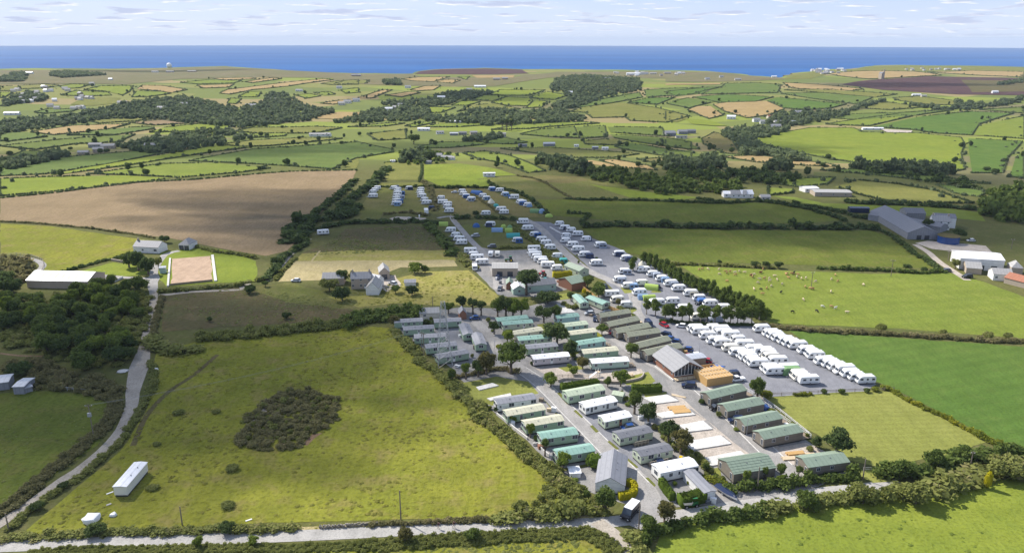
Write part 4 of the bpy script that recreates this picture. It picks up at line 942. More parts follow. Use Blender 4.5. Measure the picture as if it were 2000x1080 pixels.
def deck(t, x0, x1, y0, y1, z=.5):
    m = MB(); m.box(x0, x1, y0, y1, z - .12, z); m.build('decking', 'deck', t)
    r_ = MB()
    for x in np.arange(x0, x1 + .01, max(.8, (x1 - x0) / 4)): r_.box(x - .05, x + .05, y0, y0 + .08, 0, z + .95)
    r_.box(x0, x1, y0 - .01, y0 + .07, z + .85, z + .95); r_.box(x0, x1, y0 + .01, y0 + .05, z + .35, z + .45); r_.build('railing', 'fence_wood', t)
SV = static_van
g1 = 'static caravans round the tarmac court'
for i, (s, fr) in enumerate((('J 105,418 380,402', '-dwws'), ('J 195,492 490,472', 'w-d-w'), ('J 300,572 602,556', 'w-dws'), ('J 415,672 716,642', 'sl-ww'), ('J 537,772 831,718', '-wdw-'))):
    SV(s, 3.7, 'roof_grey', 'wall_green', 'grey-roofed sage green static caravan, %s from the top along the meadow edge by the mast' % ORD[i], g1, front=fr)
SV('J 495,416 756,400', 3.7, 'roof_grey', 'wall_green', 'grey-roofed green static caravan at the head of the court beside a dark hedge', g1, front='-s-w')
for s, lab in (('J 775,541 877,533', 'end-on grey-roofed green static caravan standing in the middle of the court'), ('J 895,640 1003,632', 'end-on grey-roofed green static caravan nearest the big dark trees in the court')):
    SV(s, 10.5, 'roof_grey', 'wall_green', lab, g1, ridge='y', front='l', end='w-w-', zr=3.1)
g2 = 'static caravans in the middle block'
for s, rf, wl, lab, fr in (
    ('J 1112,402 1410,372', 'roof_emerald', 'wall_green', 'emerald-roofed green static caravan topmost of the middle block', 'wd-ww'),
    ('J 1165,440 1455,417', 'roof_emerald', 'wall_sage', 'emerald-roofed pale static caravan second from the top of the middle block', 'w-wdw'),
    ('J 1275,535 1553,492', 'roof_cream', 'wall_cream', 'cream-roofed cream static caravan between two emerald ones in the middle block', 's-d-w'),
    ('J 1320,594 1640,566', 'roof_emerald', 'wall_sage', 'emerald-roofed static caravan below the cream one in the middle block', 'wwdww'),
    ('J 1395,680 1697,648', 'roof_grey', 'wall_green', 'grey-roofed green static caravan just above the long lilac-white one', '-wdww'),
    ('J 1463,782 1812,748', 'roof_white', 'wall_lilac', 'long pale lilac-white static caravan above the playground', 's-s-d-s-s')):
    SV(s, 3.7, rf, wl, lab, g2, front=fr)
for s, lab in (('K 165,325 247,318', 'end-on emerald-roofed static caravan beside the unused white concrete base'), ('K 380,335 457,316', 'end-on emerald-roofed static caravan behind the brown boundary fence')):
    SV(s, 10.0, 'roof_emerald', 'wall_sage', lab, 'end-on emerald static caravans', ridge='y', front='l', end='w-w-', zr=3.1)
g3_ = 'static caravans in the column left of the lodges'
for i, (s, rf, wl, fr) in enumerate((('K -60,475 157,452', 'roof_emerald', 'wall_blue', 'w-s'), ('K 20,558 242,532', 'roof_pale', 'wall_blue', '-wsw'), ('K 65,640 330,606', 'roof_cream', 'wall_green', '-s-w'),
        ('K 135,742 412,697', 'roof_emerald', 'wall_blue', 'd-ww-t'), ('K 203,826 537,792', 'roof_cream', 'wall_green', '-wsw-'), ('K 283,922 640,897', 'roof_white', 'wall_mint', 'w-w-w'))):
    t, L_ = SV(s, 3.7, rf, wl, '%s %s static caravan, %s from the top of the column left of the brown lodges' % (rf[5:] + '-roofed', {'wall_blue': 'blue-green', 'wall_green': 'green', 'wall_mint': 'mint'}[wl], ORD[i]), g3_, front=fr)
    if i in (3, 5): deck(t, L_ + .1, L_ + 2.4, .2, 3.4)
g4 = 'brown lodges with green roofs, upper row'
for i, s in enumerate(('K 372,466 660,420', 'K 455,556 748,492', 'K 535,622 855,560', 'K 640,660 948,615', 'K 745,768 1052,692', 'K 822,842 1165,765')):
    t, L_ = SV(s, 4.3, 'roof_olive', 'wall_brown', 'brown lodge with dull green roof, %s of six counting down towards the clubhouse' % ORD[i], g4, front='-w-w--', end='t-t', zw=2.6, zr=3.5, name='lodge', cat='lodge')
g5 = 'brown lodges with green roofs, lower row'
for i, s in enumerate(('O 188,280 535,192', 'O 350,402 705,330', 'O 520,548 883,472', 'O 702,682 1083,606')):
    t, L_ = SV(s, 4.7, 'roof_lodge', 'wall_brown', 'brown lodge with dull green roof, %s below the clubhouse along the mown lawn' % ORD[i], g5, front='-w-w--', end='t-t', zw=2.7, zr=3.6, name='lodge', cat='lodge')
    m = MB().box(L_ + .1, L_ + 3.0, .2, 4.4, .3, .42); m.build('decking', 'deck', t)
    m = MB()
    for y in (.2, 1.6, 3.0, 4.3): m.box(L_ + 2.9, L_ + 3.0, y, y + .1, 0, 1.4)
    m.box(L_ + 2.92, L_ + 2.98, .2, 4.8, 1.3, 1.4); m.box(L_ + 2.92, L_ + 2.98, .2, 4.8, .8, .9); m.build('railing', 'frame_white', t)
t, L_ = SV('O 408,1028 815,962', 7.2, 'roof_lodge', 'wall_brown', 'broad brown lodge with green ribbed roof behind small trees by the lane', 'brown lodges by the lane', front='-w--w-', end='t-t', zw=2.7, zr=4.0, name='lodge', cat='lodge')
m = MB()
for y0 in np.arange(.3, 7, .75):
    z = 2.72 + (4.0 - 2.7) * (1 - abs(y0 - 3.6) / 3.6) + .1; m.box(-.15, L_ + .15, y0, y0 + .06, z, z + .05)
m.build('roof_ribs', 'roof_lodge', t)['kind'] = 'stuff'
t, L_ = SV('O 1132,962 1532,906', 5.4, 'roof_lodge', 'wall_brown', 'brown lodge with green roof at the lane end beside the building plot', 'brown lodges by the lane', front='-w-w--', end='t-t', zw=2.7, zr=3.6, name='lodge', cat='lodge')
deck(t, L_ + .1, L_ + 2.6, .2, 4.8, .4)
g6 = 'static caravans left of the site road'
for s, rf, wl, lab, fr in (
    ('M 610,432 986,376', 'roof_grey', 'wall_white', 'grey-roofed white static caravan by the small lawn with two concrete bases', 's-l-s-l'),
    ('M 708,548 1076,482', 'roof_cream', 'wall_green', 'cream-roofed green static caravan left of the road, next below the white one', '--t-w-t'),
    ('M 890,655 1256,592', 'roof_cream', 'wall_green', 'cream-roofed green static caravan with a brick-red fence, left of the road', 's-w-l'),
    ('M 1040,778 1392,726', 'roof_emerald', 'wall_green', 'upper of the two emerald-roofed static caravans left of the site road', '-l-m-l'.replace('m', 'w')),
    ('M 1200,955 1556,892', 'roof_emerald', 'wall_green', 'lower of the two emerald-roofed static caravans left of the site road', '-s-w--')):
    t, L_ = SV(s, 3.9, rf, wl, lab, g6, front=fr, zw=2.6, zr=3.15)
g7 = 'static caravans right of the site road'
t, L_ = SV('M 1302,357 1658,288', 4.2, 'roof_pale', 'wall_green', 'pale green-roofed static caravan with veranda behind a clipped hedge', g7, front='w-l-t-l', end='l', zw=2.7, zr=3.3); deck(t, L_ * .28, L_ * .62, -1.6, -.1)
t, L_ = SV('M 1468,463 1776,396', 3.8, 'roof_white', 'wall_white', 'white static caravan, upper of two white ones right of the site road', g7, front='wtw-st-w', end='ww')
t, L_ = SV('M 1655,602 1916,548', 3.8, 'roof_white', 'wall_sage', 'white-roofed pale green static caravan, lower of two right of the site road', g7, front='t-sD-w', end='ww')
t, L_ = SV('N 302,768 622,702', 4.0, 'roof_dark', 'wall_sage', 'dark-grey-roofed green static caravan, upper of two with dark roofs', g7, front='w-w-tw--', end='ww'); deck(t, L_ * .38, L_ * .8, -1.3, -.1)
t, L_ = SV('N 505,948 816, 880'.replace(', ', ','), 4.0, 'roof_dark', 'wall_sage', 'dark-grey-roofed green static caravan, lower of two with dark roofs', g7, front='s-l-d-w-', end='ww'); deck(t, L_ * .2, L_ * .75, -1.4, -.1)
t, L_ = SV('Q 945,402 1308,327', 4.2, 'roof_white', 'wall_white', 'white static caravan with front steps beside the site entrance hedge', g7, front='s-w-d-s-l', end='l', zw=2.8, zr=3.3)
SV('R 897,640 1000,640', 10.5, 'roof_white', 'van_cream', 'lone weathered white static caravan standing in the rough meadow', None, ridge='y', front='-', end='--', zw=2.6, zr=2.75, vents=2)
SV('Q 312,490 597,520', 13.0, 'roof_grey', 'wall_white', 'grey-roofed white park bungalow behind golden hedge by the site entrance', None, ridge='y', front='--', end='w-w-w-w', zw=2.6, zr=4.3, name='bungalow', cat='bungalow')

def house(s, depth, wh, rh, wall, roof, label, ridge='x', front='w-d-w', end='', chimney=0, name='house', cat='house', group=None, over=.2, length=None, hip=False):
    a, b = gp(s)[:2]; L_, rz = frame2(a, b); L_ = length or L_
    t = thing(name, (a.x, a.y, float(hgt(a.x, a.y)) + .03), rz, label, cat, group)
    if hip:
        MB().box(0, L_, 0, depth, -1, wh).build('wall', wall, t)
        k = min(L_, depth) / 2; m = MB(); e = over
        if L_ >= depth: R0, R1 = (k, depth / 2), (L_ - k, depth / 2)
        else: R0, R1 = (L_ / 2, k), (L_ / 2, depth - k)
        c = [(-e, -e, wh + .02), (L_ + e, -e, wh + .02), (L_ + e, depth + e, wh + .02), (-e, depth + e, wh + .02)]; p, q = (*R0, wh + rh), (*R1, wh + rh)
        if L_ >= depth:
            m.poly([c[0], c[1], q, p]); m.poly([c[1], c[2], q]); m.poly([c[2], c[3], p, q]); m.poly([c[3], c[0], p])
        else:
            m.poly([c[0], c[1], p]); m.poly([c[1], c[2], q, p]); m.poly([c[2], c[3], q]); m.poly([c[3], c[0], p, q])
        m.poly(c[::-1]); rf = m.build('roof', roof, t)
    else: rf = gable_body(t, L_, depth, -.6, wh, wh + rh, wall, roof, ridge, over, .15)
    for i, c in enumerate(front):
        if c == '-': continue
        x = L_ * (i + .5) / len(front)
        if c in 'dD': link('door', DOOR, None, t, (x, 0, .05))
        elif c == 'G': MB().box(x - 1.2, x + 1.2, -.06, .02, 0, 2.2).build('door_or_dark_bay', 'glass_dark', t)  # garage door; on open-fronted buildings a dark panel painted for the unlit inside
        else:
            link('window', WIN['m' if c == 'w' else 'l'], None, t, (x, 0, 1.0))
            if wh > 4.2: link('window', WIN['m'], None, t, (x, 0, 3.5))
    for i, c in enumerate(end):
        if c != '-': link('window', WIN['m'], None, t, (0, depth * (i + .5) / len(end), 1.0), -math.pi / 2)
    for i in range(chimney):
        x, y = ((.6 + i * (L_ - 1.2)), depth / 2) if ridge == 'x' else (L_ / 2, .6 + i * (depth - 1.2))
        MB().box(x - .35, x + .35, y - .45, y + .45, wh + rh - .6, wh + rh + 1.0).box(x - .12, x + .12, y - .12, y + .12, wh + rh + 1.0, wh + rh + 1.35).build('chimney', 'granite', rf)
    return t, L_
# clubhouse with glazed gable
t, L_ = house('K 1078,1000 1352,962', 13.5, 2.5, 2.6, 'brick', 'roof_slate', 'slate-roofed clubhouse with big glazed gable facing the road', 'y', '', 'w-w-w', 0, 'clubhouse', 'building', None, .5)
for i in range(8):
    x0, x1 = .25 + i * (L_ - .5) / 8, .25 + (i + 1) * (L_ - .5) / 8 - .12
    zt = lambda x: 2.45 + 2.6 * (1 - abs(x - L_ / 2) / (L_ / 2)) - .35
    m = MB(); m.poly([(x0, -.10, .9), (x1, -.10, .9), (x1, -.10, max(1.0, zt(x1))), (x0, -.10, max(1.0, zt(x0)))]); m.v += [(x, -.02, z) for x, y, z in m.v]; m.f += [(7, 6, 5, 4)] + [(j, 4 + j, 4 + (j + 1) % 4, (j + 1) % 4) for j in range(4)]; m.m += [0] * 5
    m.build('glass_pane', 'glass_dark', t)
m = MB()
for i in range(9): x = .19 + i * (L_ - .5) / 8; m.box(x - .06, x + .06, -.14, 0, .8, max(1.0, 2.1 + 2.6 * (1 - abs(x - L_ / 2) / (L_ / 2))))
m.box(.1, L_ - .1, -.15, 0, .8, .92); m.build('mullions', 'frame_white', t)
m = MB().box(-.2, L_ + 1.5, -2.2, -.25, .3, .45); m.build('terrace', 'timber_pale', t)
m = MB()
for x in np.linspace(-.2, L_ + 1.4, 7): m.box(x - .05, x + .05, -2.2, -2.1, 0, 1.3)
m.box(-.2, L_ + 1.4, -2.22, -2.12, 1.2, 1.3); m.build('railing', 'deck', t)
# unfinished timber building beside it
a, b = gp('K 1400,1078 1655,1038'); L_, rz = frame2(a, b)
t = thing('timber_building', (a.x, a.y, .03), rz, 'unfinished honey-coloured timber building with open roof joists', 'timber building')
MB().box(0, L_, 0, 7.5, 0, 2.5).build('wall', 'timber', t)
for i in range(9): MB().box(.1 + i * (L_ - .3) / 8, .22 + i * (L_ - .3) / 8, -.2, 7.7, 2.52, 2.72).build('joist', 'timber_pale', t)
MB().box(-.1, L_ + .1, 2.4, 2.6, 2.74, 2.84).box(-.1, L_ + .1, 5, 5.2, 2.74, 2.84).build('batten', 'timber_pale', t)
a, b = gp('K 1365,985 1535,960'); L_, rz = frame2(a, b)
t = thing('timber_terrace', (a.x, a.y, .03), rz, 'raised timber terrace with plank parapet behind the unfinished building', 'terrace')
MB().box(0, L_, 0, 4.5, .5, .65).build('floor', 'timber_pale', t); MB().box(0, .12, 0, 4.5, 0, 1.9).box(0, L_, 4.4, 4.52, 0, 1.9).box(L_ - .1, L_, 0, 4.5, 0, 1.9).build('parapet', 'timber', t)
# service sheds and buildings at the top of the site
house('F 1125,800 1325,800', 9, 3.6, .9, 'granite', 'roof_asbestos', 'long pale-roofed workshop with open front in the service yard', 'x', '-G-G-', '', 0, 'workshop', 'building')
house('F 1390,925 1625,905', 7, 2.6, 1.6, 'wall_mint', 'roof_dark', 'dark-roofed site building behind the big pine', 'x', 'w--w', '', 0, 'site_building', 'building')
house('F 1235,905 1285,905', 6, 2.4, 1.2, 'brick', 'roof_lodge', 'small brick shed with green roof below the workshop', 'y', '-', '', 0, 'shed', 'shed')
house('F 1290,945 1385,940', 6, 2.4, 1.5, 'wall_mint', 'roof_white', 'white-roofed mint green site building beside the pine trunk', 'y', 'w', '', 0, 'site_building', 'building')
house('F 1745,915 1860,890', 9, 3.0, 1.6, 'brick', 'roof_lodge', 'brick toilet block with green roof beside the yellow hedge', 'x', '', '', 0, 'toilet_block', 'building')
house('F 1805,805 1880,790', 11, 2.6, 1.2, 'wall_sage', 'roof_lodge', 'green-roofed chalet end-on beside the upper camp road', 'y', 'w', 'w-w', 0, 'chalet', 'chalet')
house('J 350,320 540,312', 5, 2.3, 1.3, 'wall_cream', 'roof_asbestos', 'grey-roofed low outbuilding at the top of the court', 'x', 'w-', '', 0, 'outbuilding', 'building')
house('J 738,322 806,318', 4.5, 2.3, 1.4, 'brick', 'roof_grey', 'small red shed with pale hipped roof beside the blue car', 'y', '', '', 0, 'shed', 'shed')
house('Q 1372,582 1480,562', 9.5, 2.3, .25, 'wall_white', 'roof_grey', 'flat grey-roofed garage beside the covered boat at the entrance', 'y', '-', '', 0, 'garage', 'garage')
house('K 1225,880 1390,860', 4, 2.4, .3, 'deck', 'roof_tin', 'flat-roofed store behind the clubhouse', 'x', '', '', 0, 'store', 'shed')
house('M 1725,310 1825,330', 2.6, 1.9, .5, 'roof_pale', 'roof_pale', 'small pale green garden shed behind the veranda caravan', 'x', '', '', 0, 'garden_shed', 'shed')
house('T 1255,495 1335,490', 3.0, 1.2, .3, 'white_paint', 'roof_white', 'low white shed in brambles beside the bungalow', 'x', '', '', 0, 'low_shed', 'shed')
# cottage group in the middle field
house('E 945,860 1100,855', 6, 4.4, 2.0, 'granite', 'roof_slate', 'stone cottage with slate roof among trees in the middle field', 'x', 'w-wdw', '', 2, 'cottage', 'house')
house('E 1060,905 1160,905', 9, 2.8, 2.6, 'wall_white', 'roof_asbestos', 'white gabled barn end-on in front of the stone cottage', 'y', '', '', 0, 'barn', 'barn')
house('E 1150,845 1200,825', 8, 2.8, 1.8, 'wall_white', 'roof_white', 'white-roofed lean-to barn joined beside the cottage yard', 'y', '', '', 0, 'barn', 'barn')
house('E 1165,785 1245,780', 8, 3.2, 2.0, 'granite', 'roof_asbestos', 'stone open-fronted shed behind the cottage yard', 'y', 'G', '', 0, 'stone_shed', 'barn')
house('E 720,828 888,825', 6, 2.8, 1.8, 'granite', 'roof_asbestos', 'long low stone outbuilding left of the cottage behind grey shrubs', 'x', '', '', 0, 'outbuilding', 'barn')
house('E 1360,835 1448,832', 5, 1.2, .1, 'wall_white', 'roof_bluegrey', 'roofless white walled pen right of the cottage yard', 'x', '', '', 0, 'walled_pen', 'pen')
# farm at the left
a, b = gp('D 210,842 690,855'); t, L_ = house('D 215,848 690,858', 13, 3.2, 2.2, 'granite', 'roof_tin', 'long tin-roofed barn with rooflights beside the left wood', 'x', '', '', 0, 'long_barn', 'barn')
for i in range(8):
    m = MB(); x = L_ * (i + .7) / 9; zz = lambda y: 3.2 + 2.2 * y / 6.5 + .185
    m.poly([(x, 1.4, zz(1.4)), (x + 1.1, 1.4, zz(1.4)), (x + 1.1, 5.2, zz(5.2)), (x, 5.2, zz(5.2))]); m.build('rooflight', 'roof_cream', t)
house('D 1045,572 1240,582', 7.5, 2.9, 2.2, 'wall_white', 'roof_bluegrey', 'white farmhouse with blue-grey roof behind dark trees', 'x', '-w-l', '', 1, 'farmhouse', 'house')
house('D 1400,552 1480,555', 8, 2.6, 2.4, 'wall_white', 'roof_slate', 'white double garage with pyramid slate roof at the field edge', 'x', 'GG', '', 0, 'double_garage', 'garage', hip=True)
house('V 110,480 195,478', 6, 2.3, .3, 'roof_grey', 'roof_tin', 'corrugated metal stable with pale roof at the left edge', 'x', '', '', 0, 'stable', 'shed')
house('V -90,460 75,440', 6, 2.3, .3, 'roof_grey', 'roof_tin', 'long tin-roofed shed cut by the left picture edge', 'x', '', '', 0, 'shed', 'shed')
house('V 200,472 258,455', 3, 1.5, .2, 'roof_grey', 'roof_tin', 'small tin-roofed hutch beside the metal stable', 'x', '', '', 0, 'hutch', 'shed')
# farm at the right
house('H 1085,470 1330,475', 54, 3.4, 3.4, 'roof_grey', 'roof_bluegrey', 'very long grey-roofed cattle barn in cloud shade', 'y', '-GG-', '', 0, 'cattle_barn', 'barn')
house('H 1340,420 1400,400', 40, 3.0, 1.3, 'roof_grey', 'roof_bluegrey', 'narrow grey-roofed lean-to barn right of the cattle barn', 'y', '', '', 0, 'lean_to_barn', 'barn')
house('H 1275,390 1415,400', 9, 4.5, 2.5, 'wall_white', 'roof_slate', 'white farmhouse with slate roof behind the cattle barn', 'x', 'w-w-w', '', 2, 'farmhouse', 'house')
house('H 1300,375 1460,385', 9, 5.5, 1.5, 'wall_white', 'roof_bluegrey', 'blue-grey roofed shed behind the white farmhouse', 'x', '', '', 0, 'shed', 'barn')
house('H 1075,320 1225,325', 12, 4, 2, 'roof_grey', 'roof_dark', 'dark shaded barn beyond the cattle barn', 'x', '', '', 0, 'barn', 'barn')
house('H 640,262 790,265', 5, 2.6, .4, 'paint_navy', 'paint_navy', 'long row of black wrapped bales stacked by the hedge', 'x', '', '', 0, 'bale_stack', 'bales')
house('H 1490,700 1835,722', 14, 5.0, 1.4, 'wall_white', 'roof_white', 'white-roofed open barn at the right of the pasture', 'x', '-G-G-G-', '', 0, 'open_barn', 'barn')
house('H 1545,735 1665,745', 9, 2.5, 1.8, 'granite', 'roof_asbestos', 'grey-roofed stone shed before the white open barn', 'x', '', '', 0, 'stone_shed', 'barn')
house('H 1755,790 1905,800', 7, 2.8, 1.8, 'wall_white', 'roof_asbestos', 'white farm building with grey roof beside the red-roofed one', 'x', 'w-w', '', 0, 'farm_building', 'barn')
house('H 1840,810 2010,855', 7, 2.4, 1.8, 'granite', 'roof_red', 'red-tiled low stable at the right edge', 'x', '', '', 0, 'stable', 'barn')
house('H 1895,745 1985,752', 7, 3.2, 2.4, 'granite', 'roof_asbestos', 'stone outbuilding with pale hipped roof at the right edge', 'x', '', '', 0, 'outbuilding', 'barn', hip=True)
m = MB().tube((0, 0, 0), (0, 0, 3.6), 5.2, 5.2, 18); a = G(*px('H 1405,495')[0]); o = MB().tube((0, 0, 0), (0, 0, 3.6), 5.2, 5.2, 20).tube((0, 0, 3.6), (0, 0, 3.75), 5.4, 5.4, 20, 1)
tag(o.build('slurry_tank', ['paint_blue', 'heath'], None, a), 'round dark blue slurry tank in front of the cattle barn', 'tank')
# farther buildings: place, length, depth, wall height, roof, turn, wall, roof material, words
FAR = '''A 430,860 12 6 3 2 10 granite roof_asbestos leftmost low grey barn of the left-hand farm
A 490,820 16 8 4 2 5 roof_grey roof_bluegrey back barn of the left-hand farm
A 515,848 12 8 4 2.4 20 granite roof_asbestos middle gabled barn of the left-hand farm
A 560,828 16 9 4 2.4 12 granite roof_asbestos larger grey barn of the left-hand farm
A 800,828 12 7 5 2.6 0 wall_white roof_slate white farmhouse in front of the left clump of trees
A 1715,757 26 8 3 1.8 3 wall_white roof_asbestos long white farm building by the left-middle hedge
A 1800,757 9 7 3.5 2 -10 wall_white roof_slate white house at the end of the long white farm building
A 870,612 16 10 5 3 0 wall_white roof_slate white house in the left valley wood
A 1000,590 14 9 5 3 10 wall_white roof_slate pale house at the top of the left valley wood
A 1360,598 22 10 5 3 5 wall_white roof_slate white villa in the right part of the left valley wood
A 1500,560 20 10 4 3 15 granite roof_asbestos pale barn rising from the left valley wood
A 1640,508 22 9 4 2.5 -5 wall_white roof_slate white farm above the left valley wood
A 650,582 18 10 5 3 10 wall_cream roof_asbestos pale house among trees left of the valley wood
A 840,404 30 12 5 2 0 wall_white roof_slate low white building on the moor below the radome
A 920,404 36 12 5 2 0 roof_grey roof_bluegrey grey building on the moor below the radome
A 1040,402 40 12 5 2 0 granite roof_slate long dark building on the moor right of the radome
A 600,446 14 9 4 3 0 wall_white roof_white tiny white cottage on the coastal moor
A 20,640 26 10 4 2 8 wall_white roof_white white sheds at the left edge of the valley
A 140,412 30 12 6 3 0 wall_white roof_white white building beside the far left wood
A 1950,425 20 10 5 3 0 granite roof_slate dark far house on the middle skyline
B 120,425 26 12 5 3 0 granite roof_slate small dark far house on the coastal plateau
B 290,618 16 9 5 3 10 wall_white roof_white upper white house of the middle valley hamlet
B 330,608 14 9 5 3 -10 wall_cream roof_asbestos right-hand pale house of the middle valley hamlet
B 360,595 12 8 5 3 0 wall_white roof_slate small white house above the middle valley hamlet
B 580,552 18 10 5 3 5 wall_white roof_white white house above the middle valley wood
B 60,575 16 9 5 3 0 wall_white roof_slate white house at the left of the middle valley
B 110,566 16 9 5 3 10 wall_white roof_slate second white house at the left of the middle valley
B 30,585 14 9 5 3 0 wall_cream roof_asbestos pale house low at the left of the middle valley
B 20,492 18 9 5 3 0 wall_white roof_slate white house on the far left-middle plateau
B 400,490 20 10 5 3 0 wall_white roof_slate white house on the far middle plateau
B 740,505 20 10 5 3 0 wall_white roof_slate white house at the edge of the far wooded strip
B 785,487 40 14 4 3 0 wall_white roof_white long white shed on the far middle plateau
B 890,446 26 12 5 3 0 granite roof_slate grey far farm on the middle plateau
B 940,443 22 12 5 3 0 granite roof_slate grey barn beside the far middle farm
B 1310,522 12 8 5 3 0 wall_white roof_white tiny white cottage before the big hillside wood
B 1630,420 60 14 8 3 0 wall_white roof_white long white terrace on the far skyline above the big wood
B 1690,416 50 14 8 3 4 wall_white roof_slate second white terrace on the far skyline
B 1510,445 24 12 5 3 0 wall_white roof_slate pale farm at the top of the big hillside wood
B 1760,414 30 12 5 3 0 wall_cream roof_asbestos pale far houses right of the skyline terrace
B 1840,412 30 12 5 3 0 granite roof_slate grey far houses on the right skyline
B 1920,410 26 12 5 3 0 wall_white roof_slate white far house on the right skyline
B 470,727 20 8 3.5 1.6 0 wall_white roof_white long white shed in the orchard field
B 575,745 12 7 3 2 10 wall_white roof_slate small white house in the row of sheds
B 650,752 13 7 3 1.4 5 roof_grey roof_tin tin shed in the row of sheds
B 700,748 12 8 3 1.6 0 roof_grey roof_dark dark shed in the row of sheds
B 765,750 11 7 4 2 15 granite roof_slate stone house at the end of the row of sheds
B 650,684 20 8 3 1.6 0 wall_white roof_white white shed below the middle valley wood
B 943,760 5 5 5 1.4 0 wall_cream roof_asbestos small cream tower house beside tall pines
B 1170,812 16 8 3.4 1.6 5 roof_grey roof_tin pale-roofed shed in the dark middle fields
B 1030,815 12 6 2.4 1.2 5 roof_grey roof_bluegrey blue-grey low shed in the dark middle fields
B 1340,816 6 3 2.6 .6 0 wall_white roof_white white trailer-like hut beside a gravel yard
B 1440,828 8 5 2.6 .8 0 roof_grey roof_tin small shed right of the gravel yard
B 1495,832 8 5 2.6 .8 0 wall_white roof_white white hut right of the gravel yard
B 570,880 7 6 4 2 -10 wall_white roof_slate white gabled house in the centre trees
B 600,886 12 6 3 1.6 -12 wall_white roof_slate long white house beside the centre trees
B 640,888 7 5 2.6 1.4 -10 wall_white roof_asbestos white annex at the right of the centre house
B 515,912 6 5 2.6 1.2 0 roof_grey roof_dark dark hut below the centre trees
B 835,982 9 2.6 2.6 .4 4 wall_white roof_white white trailer in the green field above the camp
B 320,903 5 3 2 .6 0 wall_white roof_white white hut beside the hedge above the camp
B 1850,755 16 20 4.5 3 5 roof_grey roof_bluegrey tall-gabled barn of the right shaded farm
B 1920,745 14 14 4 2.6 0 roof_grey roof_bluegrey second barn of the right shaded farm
B 1905,770 17 6 3 1.4 0 wall_cream roof_dark low dark-roofed shed of the right shaded farm
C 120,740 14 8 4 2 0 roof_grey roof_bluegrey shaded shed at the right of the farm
C 340,662 16 9 5 2.6 -12 wall_white roof_white white farmhouse left of the hamlet below the stubble
C 490,678 13 8 4.6 2.6 10 wall_white roof_slate left white house of the right-hand hamlet
C 525,688 14 8 4.6 2.6 -8 wall_white roof_slate second white house of the right-hand hamlet
C 570,660 12 7 4.6 2.4 15 wall_cream roof_red red-roofed house of the right-hand hamlet
C 605,690 12 8 4.6 2.4 0 wall_white roof_slate small white house in the right-hand hamlet
C 585,718 18 9 6 2.6 5 wall_white roof_slate large white house below the right-hand hamlet
C 700,690 17 9 4 2.2 5 wall_cream roof_tin pale barn at the right of the hamlet
C 710,635 16 9 5 2.6 -8 wall_white roof_slate white house above the hamlet
C 890,622 9 6 4 2.4 0 wall_white roof_slate isolated white cottage right of the hamlet
C 1095,722 34 8 3 1.2 -4 wall_white roof_white long white poultry shed along the lime field
C 1370,534 26 9 4 2 -4 wall_white roof_white white farm on the far right slope
C 1420,540 16 8 4 2 0 wall_cream roof_asbestos pale barn beside the white farm on the far right slope
C 1815,520 18 9 5 3 0 wall_white roof_white white house below the heather hillside
C 220,444 18 9 5 3 0 wall_white roof_slate white far house left of the bay
C 300,432 16 9 5 3 0 wall_white roof_slate second white far house left of the bay
C 385,448 24 9 5 3 0 wall_cream roof_asbestos pale far house left of the bay
C 590,432 20 9 4 3 0 wall_white roof_white white house down at the bay
H 365,135 24 11 2.6 .6 -3 granite roof_asbestos big flat-roofed pale shed in the right middle ground
H 290,105 10 8 2.5 .6 10 wall_white roof_white heap-like white sheds left of the flat-roofed shed
G 1055,25 7 6 2.4 1.4 0 wall_white roof_white left wing of the white house above the dark field
G 1110,28 10 6 2.6 2.0 -6 wall_white roof_slate white house with slate roof above the dark field
G 1195,30 8 6 2.6 2.2 8 wall_white roof_white right wing of the white house above the dark field
G 1345,50 6 5 2.4 1.2 0 wall_cream roof_asbestos small cream outhouse right of the white house'''
for ln_ in FAR.split('\n'):
    k = ln_.split(' '); tl, q = k[0], k[1]; a = G(*px(tl + ' ' + q)[0]); L_, D, wh, rh, rot = map(float, k[2:7])
    sc_ = 1.0
    far = a.xy.length
    if far > 1500: L_ *= .62; D *= .62; wh *= .65; rh *= .65
    elif far > 650: L_ *= .8; D *= .8; wh *= .75; rh *= .75
    t = thing('house' if 'house' in ln_ or 'cottage' in ln_ or 'villa' in ln_ else 'farm_building', a, R(rot), ' '.join(k[9:]), 'house' if 'house' in ln_ or 'cottage' in ln_ or 'villa' in ln_ else 'building')
    gable_body(t, L_, D, -1.5, wh, wh + rh, k[7], k[8], 'x', .25, .2)
    for i in range(3 if L_ > 8 else 2): link('window', WIN['l' if far > 900 else 'm'], None, t, (L_ * (i + .5) / (3 if L_ > 8 else 2), 0, 1.0))
# villages too far off to describe house by house
for s, n, lab, grp in (('A 40,615 520,470', 30, 'tiny grey-roofed house in the far left village among trees', 'houses of the far left village'),
                       ('C 810,414 1000,388', 26, 'tiny white house of the village on the right-hand headland', 'houses of the headland village'),
                       ('C 1320,394 1640,384', 16, 'tiny pale house strung along the far right headland', 'houses along the far right headland'),
                       ('B 1480,424 1989,404', 16, 'tiny pale house scattered on the far skyline right of centre', 'houses on the far skyline')):
    (x0, y0), (x1, y1) = px(s)
    proto = None
    for i in range(n):
        u, v_ = random.random(), random.random(); a = G(x0 + (x1 - x0) * u, y0 + (y1 - y0) * v_)
        if proto is None or i % 4 == 0:
            wl, rf = random.choice((('wall_white', 'roof_slate'), ('wall_cream', 'roof_asbestos'), ('wall_white', 'roof_white'), ('granite', 'roof_slate')))
            t = thing('house', a, random.uniform(-.5, .5), lab, 'house', grp); gable_body(t, random.uniform(7, 10), 6.5, -2, 3.0, 5.2, wl, rf, 'x', .2, .2); proto = t
        else: t = copy_tree(proto); t.location = a; t.rotation_euler = (0, 0, random.uniform(-.5, .5))
